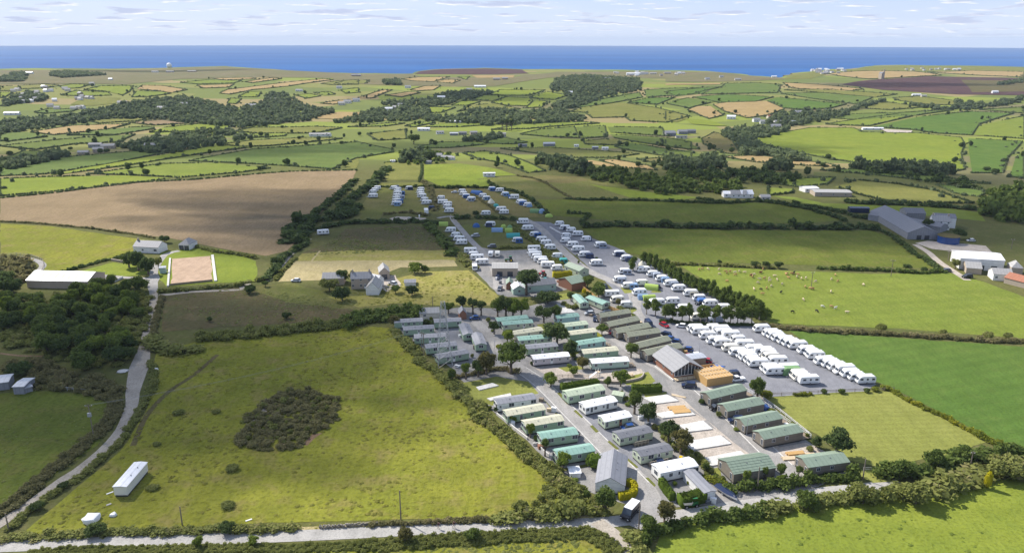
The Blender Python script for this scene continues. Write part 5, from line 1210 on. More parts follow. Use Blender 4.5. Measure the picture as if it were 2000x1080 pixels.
# radome on the far moor
a = G(*px('A 940,376')[0]); m = MB()
bm = bmesh.new(); bmesh.ops.create_icosphere(bm, subdivisions=3, radius=8.6); me = bpy.data.meshes.new('dome'); bm.to_mesh(me); bm.free(); me.polygons.foreach_set('use_smooth', [True] * len(me.polygons))
t = thing('radome', a, 0, 'big white radar dome on the far coastal skyline', 'radar dome'); o = link('dome', me, 'white_paint', t, (0, 0, 6.5)); MB().tube((0, 0, -3), (0, 0, 2), 6.5, 6, 16).build('base', 'roof_grey', t)
a = G(*px('C 1197,440')[0]); t = thing('engine_house', a, .3, 'ruined stone engine house with chimney on the heather ridge', 'ruin')
gable_body(t, 8, 11, -2, 13, 17, 'granite', 'roof_dark', 'y', 0, .1); MB().tube((10, 4, -2), (10, 4, 24), 2.0, 1.4, 10).build('chimney', 'granite', t)

# ------------------------------------------------------------------ touring caravans
def pane(m, p, q, y0, y1, out, mi=0):
    """pane lying on a sloping front between profile points p and q, from y0 to y1"""
    d = Vector((q[0] - p[0], q[1] - p[1])); nrm = Vector((-d.y, d.x)).normalized() * out
    a = (p[0] + nrm.x, p[1] + nrm.y); b = (q[0] + nrm.x, q[1] + nrm.y)
    m.poly([(a[0], y0, a[1]), (b[0], y0, b[1]), (b[0], y1, b[1]), (a[0], y1, a[1])], mi)
def wheel(r=.33, wd=.2):
    m = MB(); m.tube((0, 0, 0), (0, wd, 0), r, r, 12, 0); m.tube((0, -.012, 0), (0, .05, 0), r * .58, r * .58, 10, 1)
    me = m.mesh('wheel'); me.materials.append(MATS['tyre']); me.materials.append(MATS['hub']); return me
WHEEL = wheel()
def make_tourer(L_, H=2.6, W=2.3, twin=False, mt='van_white', sides=3, flat=False):
    t = bpy.data.objects.new('touring_caravan', None); col.objects.link(t); t.empty_display_size = .1
    if flat: prof = [(.1, .42), (0, .8), (.12, 2.35), (.35, H), (L_ - .3, H), (L_, H - .3), (L_, .5), (L_ - .2, .42)]
    else: prof = [(.2, .42), (0, .85), (.22, 1.35), (.62, 2.1), (1.15, H - .08), (1.9, H), (L_ - .5, H - .02), (L_ - .08, H - .4), (L_, .8), (L_ - .25, .42)]
    MB().prism(prof, 0, W).build('body', mt, t, bevel=.09, smooth=False)
    m = MB()
    p, q = (prof[1], prof[2]) if flat else ((.20, 1.30), (.60, 2.06))
    for i in range(3): pane(m, p, q, .2 + i * (W - .4) / 3 + .04, .2 + (i + 1) * (W - .4) / 3 - .04, .03)
    if not flat: m.build('front_window', 'glass_dark', t)
    for i in range(sides):
        x = L_ * (.22 + .62 * i / max(1, sides - 1)); wd = .95 if i != 1 else .55
        MB().box(x - wd / 2, x + wd / 2, -.03, .02, 1.35, 1.95).build('side_window', 'glass_dark', t)
    MB().box(L_ - .01, L_ + .03, .5, W - .5, 1.35, 1.95).build('rear_window', 'glass_dark', t)
    MB().box(L_ * .60, L_ * .60 + .6, W - .02, W + .03, .55, 2.3).build('door', 'frame_white', t)
    MB().box(.5, L_ - .5, -.025, .02, .82, .94).build('side_stripe', 'stripe_grey', t)
    for x in ((L_ * .52,) if not twin else (L_ * .46, L_ * .60)):
        link('wheel', WHEEL, None, t, (x, -.03, .33)); o = link('wheel', WHEEL, None, t, (x, W + .03, .33)); o.rotation_euler = (0, 0, math.pi); o.location.y = W + .03
    MB().tube((.3, W / 2 - .6, .45), (-1.0, W / 2, .45), .05, .05, 5).tube((.3, W / 2 + .6, .45), (-1.0, W / 2, .45), .05, .05, 5).tube((-.7, W / 2, 0), (-.7, W / 2, .6), .04, .04, 5).build('hitch', 'steel', t)
    MB().box(L_ * .82, L_ * .82 + .45, W * .4, W * .4 + .45, H - .01, H + .08).build('roof_hatch', 'stripe_grey', t)
    MB().box(.4, L_ - .4, .15, W - .15, .3, .45).build('chassis', 'underbody', t)
    return t
def make_motorhome():
    t = bpy.data.objects.new('motorhome', None); col.objects.link(t); L_, W = 6.4, 2.3
    MB().prism([(1.6, .4), (1.5, 1.75), (.9, 1.95), (.95, 2.75), (1.4, 2.95), (6.3, 2.9), (6.4, 2.5), (6.4, .5), (6.2, .4)], 0, W).build('body', 'van_white', t, bevel=.08)
    MB().prism([(0, .4), (0, .95), (.75, 1.15), (1.25, 1.85), (1.6, 1.85), (1.6, .4)], .12, W - .12).build('cab', 'van_white', t, bevel=.06)
    m = MB(); pane(m, (.78, 1.2), (1.2, 1.8), .3, W - .3, .05); m.build('windscreen', 'glass_dark', t)
    for x in (2.4, 4.2, 5.5): MB().box(x - .4, x + .4, -.03, .02, 1.4, 2.0).build('side_window', 'glass_dark', t)
    MB().box(1.0, 1.5, .08, .13, 1.2, 1.7).build('cab_window', 'glass_dark', t)
    for x in (.85, 5.0): link('wheel', WHEEL, None, t, (x, .08, .33)); o = link('wheel', WHEEL, None, t, (x, W - .08, .33)); o.rotation_euler = (0, 0, math.pi)
    return t
PROTO = [make_tourer(5.9), make_tourer(6.6, twin=True), make_tourer(5.2, 2.5, 2.2, sides=2), make_tourer(5.6, 2.55, 2.25, mt='van_cream', sides=2), make_tourer(6.2, 2.6, 2.3, sides=3, flat=True), make_motorhome()]
used = [False] * len(PROTO)
def place(i, p, rz, label, group, z=0.0):
    if used[i]: t = copy_tree(PROTO[i])
    else: t = PROTO[i]; used[i] = True
    t.location = (p.x, p.y, float(hgt(p.x, p.y)) + .03 + z); t.rotation_euler = (0, 0, rz)
    return tag(t, label, 'motorhome' if i == 5 else 'caravan', group)
ROWS = [
 ('L 215,348 255,374 335,418 405,467 470,492 558,540 628,583 692,606 730,634 775,663 812,692 935,742 970,772', '01010301021 01'.replace(' ', ''), 4, 'white touring caravan, %s from the top in the front row of the open yard', 'stored caravans, front row'),
 ('L 395,342 455,358 480,390 560,415 640,455 690,506 775,556 870,575 915,594 955,628 1000,668 1120,745', '241424140314', 5, 'white touring caravan, %s from the top in the second row of the open yard', 'stored caravans, second row'),
 ('L 1218,802 1252,832 1310,862', '334', 4, 'white touring caravan, %s of three at the lawn end of the second yard row', 'stored caravans, short row'),
 ('L 865,350 955,395 1000,418 1045,443 1100,468 1150,493 1205,515 1300,565 1365,592 1385,614 1465,672 1535,698 1597,728 1658,765 1725,796 1792,825 1870,857', '00020010201005 020'.replace(' ', ''), 5, 'white touring caravan, %s from the top in the yard row along the green field', 'stored caravans along the green field'),
 ('G 45,412 190,485 250,520 235,625 380,612 455,645 525,682 590,720 652,760 742,797 815,835 895,880 1005,912', '2022022000202', 4, 'white touring caravan, %s from the top along the windbreak trees', 'caravans pitched along the windbreak'),
 ('G 10,555 195,690 262,738 345,792 470,875 600,862', '202010', 6, 'white touring caravan, %s down the pitches right of the camp road', 'caravans on the road pitches'),
 ('G 365,718 690,915 800,985', '323', 4, 'white touring caravan, %s of those half hidden behind the front trees', 'caravans behind the front trees'),
 ('G 125,805 175,850 240,890', '432', 8, 'white touring caravan, %s of three beside the brown boundary fence', 'caravans by the boundary fence'),
 ('F 1615,407 1650,440 1705,457 1750,487 1820,527 1930,577', '202020', 4, 'white touring caravan, %s down the far right line of the upper pitches', 'upper pitches, right line'),
 ('F 1665,502 1660,540 1710,572 1745,608 1800,652 1890,718', '220100', 5, 'white touring caravan, %s down the middle line of the upper pitches', 'upper pitches, middle line'),
 ('F 1320,392 1355,442 1415,492 1465,532 1500,560 1530,596 1590,662', '5120002', 4, 'white touring van, %s down the left line of the upper pitches', 'upper pitches, left line'),
 ('F 1405,605 1398,632 1412,652 1430,670 1452,692 1478,706 1508,734 1588,758', '42424242', 5, 'white stored caravan, %s in the tight line right of the green tractor', 'stored caravans by the tractor'),
 ('F 757,458 800,497 820,527 840,556', '0200', 4, 'white touring caravan, %s down the line left of the straight camp road', 'caravans left of the camp road'),
 ('F 905,622 935,652 958,676 988,712', '4241', 6, 'white stored caravan, %s down the lower line left of the camp road', 'stored caravans left of the camp road'),
 ('F 1280,537 1068,412', '20', 4, 'white touring caravan, %s by the tents in the tent field', 'caravans in the tent field'),
 ('F 693,202 700,236 738,252 742,272 748,304', '24020', 4, 'white touring caravan, %s down the left line of the brown camp field', 'caravans on the brown camp field, left'),
 ('F 858,150 870,170 890,188 925,212', '2220', 3, 'white touring caravan, %s down the middle line of the brown camp field', 'caravans on the brown camp field, middle'),
 ('F 1020,185 1048,205 1036,325 1152,292 1178,316', '22010', 4, 'white touring caravan, %s down the right line of the brown camp field', 'caravans on the brown camp field, right'),
 ('F 1092,130 1150,142 1195,172 1258,198 1312,232 1325,240 1370,258', '2025202', 4, 'white touring caravan, %s along the top hedge of the camp', 'caravans along the top camp hedge'),
 ('Y 180,370 200,290 240,250 290,210', '1222', 4, 'white touring caravan, %s from the front in the leftmost camp line', 'leftmost camp line'),
 ('Y 612,210 910,215', '22', 4, 'white touring caravan, %s from the left along the back hedge of the grass camp', 'caravans by the back hedge'),
 ('Y 640,520 650,470 660,420 665,370 675,320 680,280 690,240', '1022022', 4, 'white touring caravan, %s from the front in the middle camp line', 'middle camp line'),
 ('Y 1225,500 1205,440 1150,370 1140,330 1130,285 1140,240', '120222', 4, 'white touring caravan, %s from the front in the third camp line', 'third camp line'),
]
for s, ks, ang, lab, grp in ROWS:
    for i, q in enumerate(px(s)):
        place(int(ks[i % len(ks)]), G(*q), R(ang + random.uniform(-2.5, 2.5)), lab % ORD[i], grp)
place(5, G(*px('Y 1280,650')[0]), R(-80), 'white motorhome parked at the lower end of the grass camp', None)
place(2, G(*px('F 1010,760')[0]), R(95), 'white caravan standing end-on at the yard corner', None)
place(2, G(*px('F 1100,632')[0]) , R(-93), 'left of the two white caravans standing end-on in the service yard', None)
place(3, G(*px('F 1150,632')[0]), R(-91), 'right of the two white caravans standing end-on in the service yard', None)
place(4, G(*px('E 680,440')[0]), R(20), 'old white caravan in the trees beside the stony track', None)
# green covered caravan in the yard
a = G(*px('L 1150,775')[0]); t = thing('covered_caravan', a, R(5), 'dark green sheeted caravan at the end of the second yard row', 'covered caravan')
MB().prism([(0, .1), (.1, 2.2), (.8, 2.6), (5.4, 2.6), (5.8, 2.1), (5.8, .1)], 0, 2.3).build('cover', 'canvas_green', t, bevel=.15); MB().tube((0, 1.1, .4), (-.9, 1.1, .4), .06).build('hitch', 'steel', t)

# ------------------------------------------------------------------ cars
def make_car(kind):
    t = bpy.data.objects.new('car', None); col.objects.link(t)
    W = 1.75
    if kind == 'hatch': lo = [(0, .25), (0, .68), (.9, .88), (3.9, .92), (4.1, .6), (4.1, .25)]; ca = [(.85, .87), (1.55, 1.42), (3.3, 1.45), (3.95, .91)]
    elif kind == 'suv': lo = [(0, .3), (0, .85), (1.0, 1.02), (4.5, 1.05), (4.6, .7), (4.6, .3)]; ca = [(.95, 1.0), (1.6, 1.68), (4.0, 1.72), (4.5, 1.04)]; W = 1.85
    elif kind == 'van': lo = [(0, .35), (0, .95), (.8, 1.15), (5.2, 1.2), (5.2, .35)]; ca = [(.75, 1.13), (1.4, 2.1), (5.0, 2.2), (5.2, 1.2)]; W = 2.0
    else: lo = [(0, .3), (0, .85), (1.2, 1.0), (5.0, 1.0), (5.0, .3)]; ca = [(1.1, .98), (1.7, 1.65), (2.9, 1.65), (3.1, 1.0)]; W = 1.8
    MB().prism(lo, 0, W).build('body', 'paint_silver', t, bevel=.07)
    k = .12; m = MB(); v = [(x, k * (.3 if z < 1.2 and i in (0, 3) else 1), z) for i, (x, z) in enumerate(ca)] + [(x, W - k * (.3 if z < 1.2 and i in (0, 3) else 1), z) for i, (x, z) in enumerate(ca)]
    m.v = v; m.f = [(0, 1, 2, 3), (7, 6, 5, 4), (0, 4, 5, 1), (2, 6, 7, 3), (4, 0, 3, 7)]; m.m = [0] * 5
    if kind == 'van': m.m[0] = m.m[1] = m.m[3] = 1
    m.build('cabin_glass', ['glass_dark', 'paint_silver'], t)
    r = MB(); (x1, z1), (x2, z2) = ca[1], ca[2]; r.v = [(x1, k, z1), (x2, k, z2), (x2, W - k, z2), (x1, W - k, z1)]; r.v += [(x, y, z + .05) for x, y, z in r.v]
    r.f = [(3, 2, 1, 0), (4, 5, 6, 7)] + [(i, (i + 1) % 4, 4 + (i + 1) % 4, 4 + i) for i in range(4)]; r.m = [0] * 6; r.build('roof', 'paint_silver', t)
    for x in (.8, lo[-1][0] - .85):
        link('wheel', WHEEL, None, t, (x, -.02, .33)); o = link('wheel', WHEEL, None, t, (x, W + .02, .33)); o.rotation_euler = (0, 0, math.pi)
    for y in (.25, W - .25): MB().box(-.03, .02, y - .16, y + .16, .55, .7).build('headlight', 'frame_white', t)
    return t
CARS = {k: make_car(k) for k in ('hatch', 'suv', 'van', 'pickup')}; cused = set()
def car(kind, s, ang, paint, label, group=None):
    t = CARS[kind] if kind not in cused else copy_tree(CARS[kind]); cused.add(kind)
    p = G(*px(s)[0]); t.location = (p.x, p.y, p.z + .04); t.rotation_euler = (0, 0, R(ang)); t.name = 'van' if kind == 'van' else 'pickup_truck' if kind == 'pickup' else 'parked_car'
    for c in t.children:
        for sl in c.material_slots:
            if sl.material and sl.material.name.startswith('paint_'): sl.link = 'OBJECT'; sl.material = MATS['paint_' + paint]
    return tag(t, label, 'van' if kind == 'van' else 'car', group)
for a in (('hatch', 'K 212,383', 10, 'silver', 'silver car parked below the end-on emerald caravan'), ('suv', 'K 368,385', 8, 'black', 'black car parked beside the end-on emerald caravan'),
    ('hatch', 'K 335,450', 80, 'navy', 'dark blue car beside the topmost brown lodge'), ('hatch', 'K 860,115', -10, 'navy', 'dark car beside the lime green tent'), ('suv', 'K 445,135', 100, 'black', 'black car beside round bush on the camp road'),
    ('van', 'K 885,508', 100, 'navy', 'dark blue van parked at the end of the front trees'), ('hatch', 'K 1040,500', 120, 'red', 'red and white car by the front trees'), ('hatch', 'K 1095,498', -20, 'white', 'white car by the front trees'),
    ('suv', 'K 925,575', -38, 'navy', 'first of three blue cars in line behind the lodges'), ('hatch', 'K 968,612', -38, 'blue', 'middle of three blue cars in line behind the lodges'), ('hatch', 'K 1030,648', -25, 'blue', 'last of three blue cars in line behind the lodges'),
    ('hatch', 'K 1150,730', -15, 'blue', 'single blue car behind the lowest upper lodge'), ('hatch', 'K 1235,795', 5, 'white', 'white car behind the clubhouse'), ('hatch', 'K 1325,838', -22, 'red', 'bright red car behind the clubhouse'),
    ('hatch', 'K 1305,285', 25, 'black', 'black car in front of a caravan by the windbreak'), ('hatch', 'K 490,575', 80, 'red', 'red car tucked between two brown lodges'), ('suv', 'K 1595,985', 10, 'navy', 'dark blue car beside the white pickup'),
    ('pickup', 'K 1640,1040', 15, 'white', 'white pickup truck behind the unfinished timber building'), ('suv', 'N 905,190', -8, 'navy', 'dark car in front of the clubhouse terrace'), ('suv', 'N 1195,418', 15, 'black', 'black car beside the first lodge below the clubhouse'),
    ('suv', 'N 1372,540', 5, 'navy', 'dark car between the second and third lower lodges'), ('hatch', 'M 1825,612', 12, 'blue', 'blue car in front of the pale green static caravan'), ('hatch', 'N 615,970', 15, 'navy', 'dark blue car squeezed beside the entrance caravan'),
    ('hatch', 'J 835,328', 5, 'blue', 'blue car beside the small red shed'), ('suv', 'H 1530,778', 10, 'black', 'black car at the corner of the cow pasture'), ('hatch', 'H 1365,725', 0, 'grey', 'grey car in the gateway by the pasture hedge'),
    ('hatch', 'H 865,275', 0, 'white', 'white car beyond the cattle barn'), ('hatch', 'F 1180,828', 85, 'navy', 'dark car at the workshop front'), ('hatch', 'F 1195,918', 80, 'grey', 'grey car on the service road by the small shed'),
    ('hatch', 'F 310,862', -30, 'white', 'white car in the cottage yard'), ('hatch', 'E 470,805', 0, 'white', 'white car on the grass by the stony track'), ('suv', 'F 965,497', 20, 'silver', 'silver car parked alone in the tent field'),
    ('hatch', 'F 805,150', 0, 'white', 'white car in the top corner of the brown camp field'), ('suv', 'F 1090,580', 10, 'grey', 'grey car at the edge of the tent field'), ('hatch', 'M 1380,720', 70, 'black', 'black car behind the upper emerald caravan by the road'),
    ('hatch', 'H 1560,490', 0, 'white', 'white car in the shaded farmyard')):
    car(*a)
# the big van at the junction and other single vehicles
t = car('van', 'Q 640,790', 55, 'black', 'large white-roofed dark van waiting at the site entrance')
for c in t.children:
    if c.name.startswith('roof'): c.material_slots[0].material = MATS['paint_white']
t.scale = (1.12, 1.12, 1.15)
def tractor(s, ang, paint, label):
    p = G(*px(s)[0]); t = thing('tractor', p, R(ang), label, 'tractor')
    MB().box(0, 2.0, .55, 1.25, .8, 1.45, 0, .1, .05).build('bonnet', 'paint_' + paint, t, bevel=.06)
    MB().box(2.0, 3.5, .2, 1.6, 1.0, 1.4).box(2.1, 3.4, .25, 1.55, 2.6, 2.75).build('cab_frame', 'paint_' + paint, t); MB().box(2.1, 3.4, .3, 1.5, 1.4, 2.6, 0, .12, .1).build('cab_glass', 'glass_dark', t)
    for x, y, r in ((.6, .1, .5), (.6, 1.45, .5), (2.9, -.25, .85), (2.9, 1.6, .85)):
        m = MB(); m.tube((0, 0, 0), (0, .45, 0), r, r, 14).tube((0, -.02, 0), (0, .47, 0), r * .5, r * .5, 10, 1); m.build('wheel', ['tyre', 'paint_yellow' if paint == 'green' else 'paint_white'], t, (x, y, r))
    MB().tube((1.2, .9, 1.4), (1.2, .9, 2.5), .06).build('exhaust', 'tyre', t); return t
tractor('F 1225,690', 8, 'green', 'green tractor with yellow wheels in the service yard'); tractor('F 1480,795', -50, 'red', 'red tractor parked beside the yellow hedge')
def boat(s, ang, L_, W, mt, label):
    p = G(*px(s)[0]); t = thing('boat', p, R(ang), label, 'boat'); m = MB(); n = 10; v = []
    for i in range(n):
        u = i / (n - 1); w_ = W / 2 * (1 - (max(0, u - .35) / .65) ** 2.2) + .02; x = u * L_; v += [(x, -w_, 1.2), (x, -w_ * .7, .65), (x, 0, .5 + .25 * u * u), (x, w_ * .7, .65), (x, w_, 1.2), (x, 0, 1.5 - .1 * u)]
    m.v = v
    for i in range(n - 1):
        for j in range(6): m.f.append((i * 6 + j, i * 6 + (j + 1) % 6, (i + 1) * 6 + (j + 1) % 6, (i + 1) * 6 + j)); m.m.append(0 if j < 4 else 1)
    m.f.append((0, 1, 2, 3, 4, 5)); m.m.append(0); m.build('hull', ['paint_white', mt], t)
    MB().box(.4, L_ * .8, -.5, -.42, .35, .45).box(.4, L_ * .8, .42, .5, .35, .45).tube((L_ * .4, -.9, .3), (L_ * .4, .9, .3), .28, .28, 10).build('trailer', 'steel', t)
boat('K 1430,905', -8, 4.8, 2.0, 'paint_bright_blue', 'small boat under bright blue cover behind the clubhouse'); boat('Q 1500,450', -62, 6.6, 2.2, 'paint_navy', 'long boat under shiny navy cover beside the garage')
# site dumper by the lane
p = G(*px('Q 1190,650')[0]); t = thing('site_dumper', p, R(10), 'small site dumper with cream skip standing by the lane', 'dumper')
m = MB(); m.v = [(-.2, 0, 1.0), (1.6, .2, .7), (1.6, 1.3, .7), (-.2, 1.5, 1.0), (-.5, -.2, 1.7), (1.8, -.1, 1.6), (1.8, 1.6, 1.6), (-.5, 1.7, 1.7)]; m.f = [(0, 1, 2, 3), (0, 1, 5, 4), (1, 2, 6, 5), (2, 3, 7, 6), (3, 0, 4, 7)]; m.m = [0] * 5; m.build('skip', 'van_cream', t)
MB().box(1.6, 3.2, .3, 1.2, .5, 1.2).tube((2.0, .75, 1.2), (2.0, .75, 2.2), .05).box(1.9, 3.0, .3, 1.2, 2.2, 2.28).build('engine', 'paint_green', t)
for x, y in ((.4, -.1), (.4, 1.3), (2.8, 0), (2.8, 1.25)): link('wheel', WHEEL, None, t, (x, y, .4)).scale = (1.3, 1.4, 1.3)

# ------------------------------------------------------------------ tents and awnings
def dome_mesh(mt):
    bm = bmesh.new(); bmesh.ops.create_uvsphere(bm, u_segments=14, v_segments=8, radius=1); bmesh.ops.delete(bm, geom=[v for v in bm.verts if v.co.z < -.01], context='VERTS')
    me = bpy.data.meshes.new('tent'); bm.to_mesh(me); bm.free(); me.materials.append(MATS[mt]); return me
def tent(s, L_, W, h, ang, mt, label, kind='tunnel', group='tents on the camp fields'):
    p = G(*px(s)[0]); t = thing('tent', p, R(ang), label, 'tent', group)
    if kind == 'dome': o = link('canopy', dome_mesh(mt), None, t, (L_ / 2, W / 2, 0)); o.scale = (L_ / 2, W / 2, h)
    elif kind == 'bell': MB().tube((L_ / 2, W / 2, 0), (L_ / 2, W / 2, .6), L_ / 2, L_ / 2, 12).tube((L_ / 2, W / 2, .6), (L_ / 2, W / 2, h), L_ / 2 + .05, .05, 12).build('canopy', mt, t)
    elif kind == 'awning':
        MB().prism([(0, 0), (0, h - .35), (.4, h), (L_ - .4, h), (L_, h - .35), (L_, 0)], 0, W).build('canopy', mt, t)
        for i in range(2): MB().box(.3 + i * L_ / 2, L_ / 2 - .3 + i * L_ / 2, -.02, .02, .8, 1.6).build('window', 'glass_dark', t)
        return t
    else:
        n = 10; prof = [(W / 2 - W / 2 * math.cos(math.pi * i / n), h * math.sin(math.pi * i / n)) for i in range(n + 1)]; m = MB(); m.prism([(a, b) for a, b in prof], 0, L_); m.v = [(y, x, z) for x, y, z in m.v]; m.build('canopy', mt, t)
    MB().box(-.02 if kind != 'bell' else .0, .03, W * .35, W * .65, 0, h * .55).build('door_flap', 'canvas_navy', t); return t
for a in (('K 790,245', 5, 3.2, 2.2, 10, 'canvas_lime', 'lime green tunnel tent above the front white caravan'), ('K 735,232', 4, 3, 2.1, 0, 'canvas_sky', 'pale blue tent beside the lime tunnel tent'), ('K 790,130', 5.5, 3.4, 2.3, -20, 'canvas_lime', 'big lime green tunnel tent among the road pitches'),
    ('F 970,420', 4.2, 3.6, 2.3, 0, 'canvas_blue', 'blue dome tent in the upper left of the tent field', 'dome'), ('F 1120,455', 6, 3.2, 2.2, 0, 'canvas_sky', 'pale blue tunnel tent in the tent field'), ('F 1190,425', 3.4, 3, 2.0, 0, 'canvas_lime', 'small lime dome tent behind the pale blue one', 'dome'),
    ('F 1225,455', 4, 3, 2.0, 0, 'canvas_lime', 'lime tunnel tent right of the pale blue one'), ('F 1240,430', 3.2, 3, 2.0, 0, 'canvas_green', 'dark green dome tent at the hedge of the tent field', 'dome'), ('F 1240,500', 7, 3.4, 2.2, 8, 'canvas_teal', 'large teal tunnel tent in the tent field'),
    ('F 708,408', 5, 3.4, 2.2, 0, 'canvas_lime', 'lime tunnel tent at the top of the straight camp road'), ('F 955,160', 7, 5, 2.6, -25, 'canvas_blue', 'big blue tunnel tent at the top of the brown camp field'), ('F 1085,235', 5, 5, 3.2, 0, 'canvas_cream', 'cream bell tent in the brown camp field', 'bell'),
    ('F 1420,305', 6, 3.5, 2.2, 0, 'canvas_green', 'green tunnel tent at the right of the top camp hedge'), ('F 1488,310', 4, 3, 2.8, 0, 'canvas_sky', 'pale dome tent at the end of the top camp hedge', 'dome'), ('F 1535,340', 5, 3.4, 2.0, 0, 'canvas_lime', 'pale lime dome tent by the yard corner', 'dome'),
    ('F 1130,260', 4, 3, 2.0, 0, 'canvas_teal', 'teal dome tent below the bell tent', 'dome'), ('F 1250,190', 5, 3, 2.1, 0, 'canvas_blue', 'blue tunnel tent in the top camp line'), ('F 1390,260', 4, 3, 2, 0, 'canvas_sky', 'pale blue dome tent in the top camp line', 'dome'),
    ('G 385,565', 4, 3, 2.6, 0, 'canvas_cream', 'white pointed tent beside the first windbreak trees', 'bell'), ('G 935,998', 6, 4, 2.6, 0, 'canvas_grey', 'pale grey tent seen between the front tree trunks', 'dome'), ('G 1090,950', 5, 4, 2.6, 0, 'canvas_cream', 'cream dome tent behind the front trees', 'dome')): tent(*a)
for i, (s, mt) in enumerate((('G 85,420', 'grey'), ('G 210,487', 'navy'), ('G 290,528', 'navy'), ('G 270,628', 'grey'), ('G 505,655', 'grey'), ('G 570,690', 'sky'), ('G 640,725', 'grey'), ('G 790,800', 'cream'), ('G 855,862', 'blue'), ('G 225,694', 'grey'), ('G 320,740', 'sky'),
        ('F 1680,440', 'navy'), ('F 1850,525', 'navy'), ('F 1960,580', 'grey'), ('F 1455,495', 'blue'), ('F 1310,540', 'blue'), ('F 1655,700', 'teal'), ('F 1860,660', 'navy'), ('Y 700,525', 'sky'), ('Y 760,470', 'blue'), ('Y 790,390', 'grey'), ('Y 800,310', 'blue'), ('Y 690,190', 'navy'), ('Y 960,215', 'navy'), ('Y 1370,600', 'navy'), ('F 1110,135', 'blue'), ('F 1215,175', 'sky'), ('F 1340,245', 'blue'), ('F 900,190', 'blue'), ('F 940,215', 'grey'), ('F 1065,205', 'sky'), ('F 1075,415', 'navy'))):
    tent(s, 3.6, 2.4, 2.2, 4, 'canvas_' + mt, '%s caravan awning pitched beside a touring caravan' % dict(grey='pale grey', navy='dark', sky='light blue', cream='cream', blue='blue', teal='teal')[mt], 'awning', 'caravan awnings')

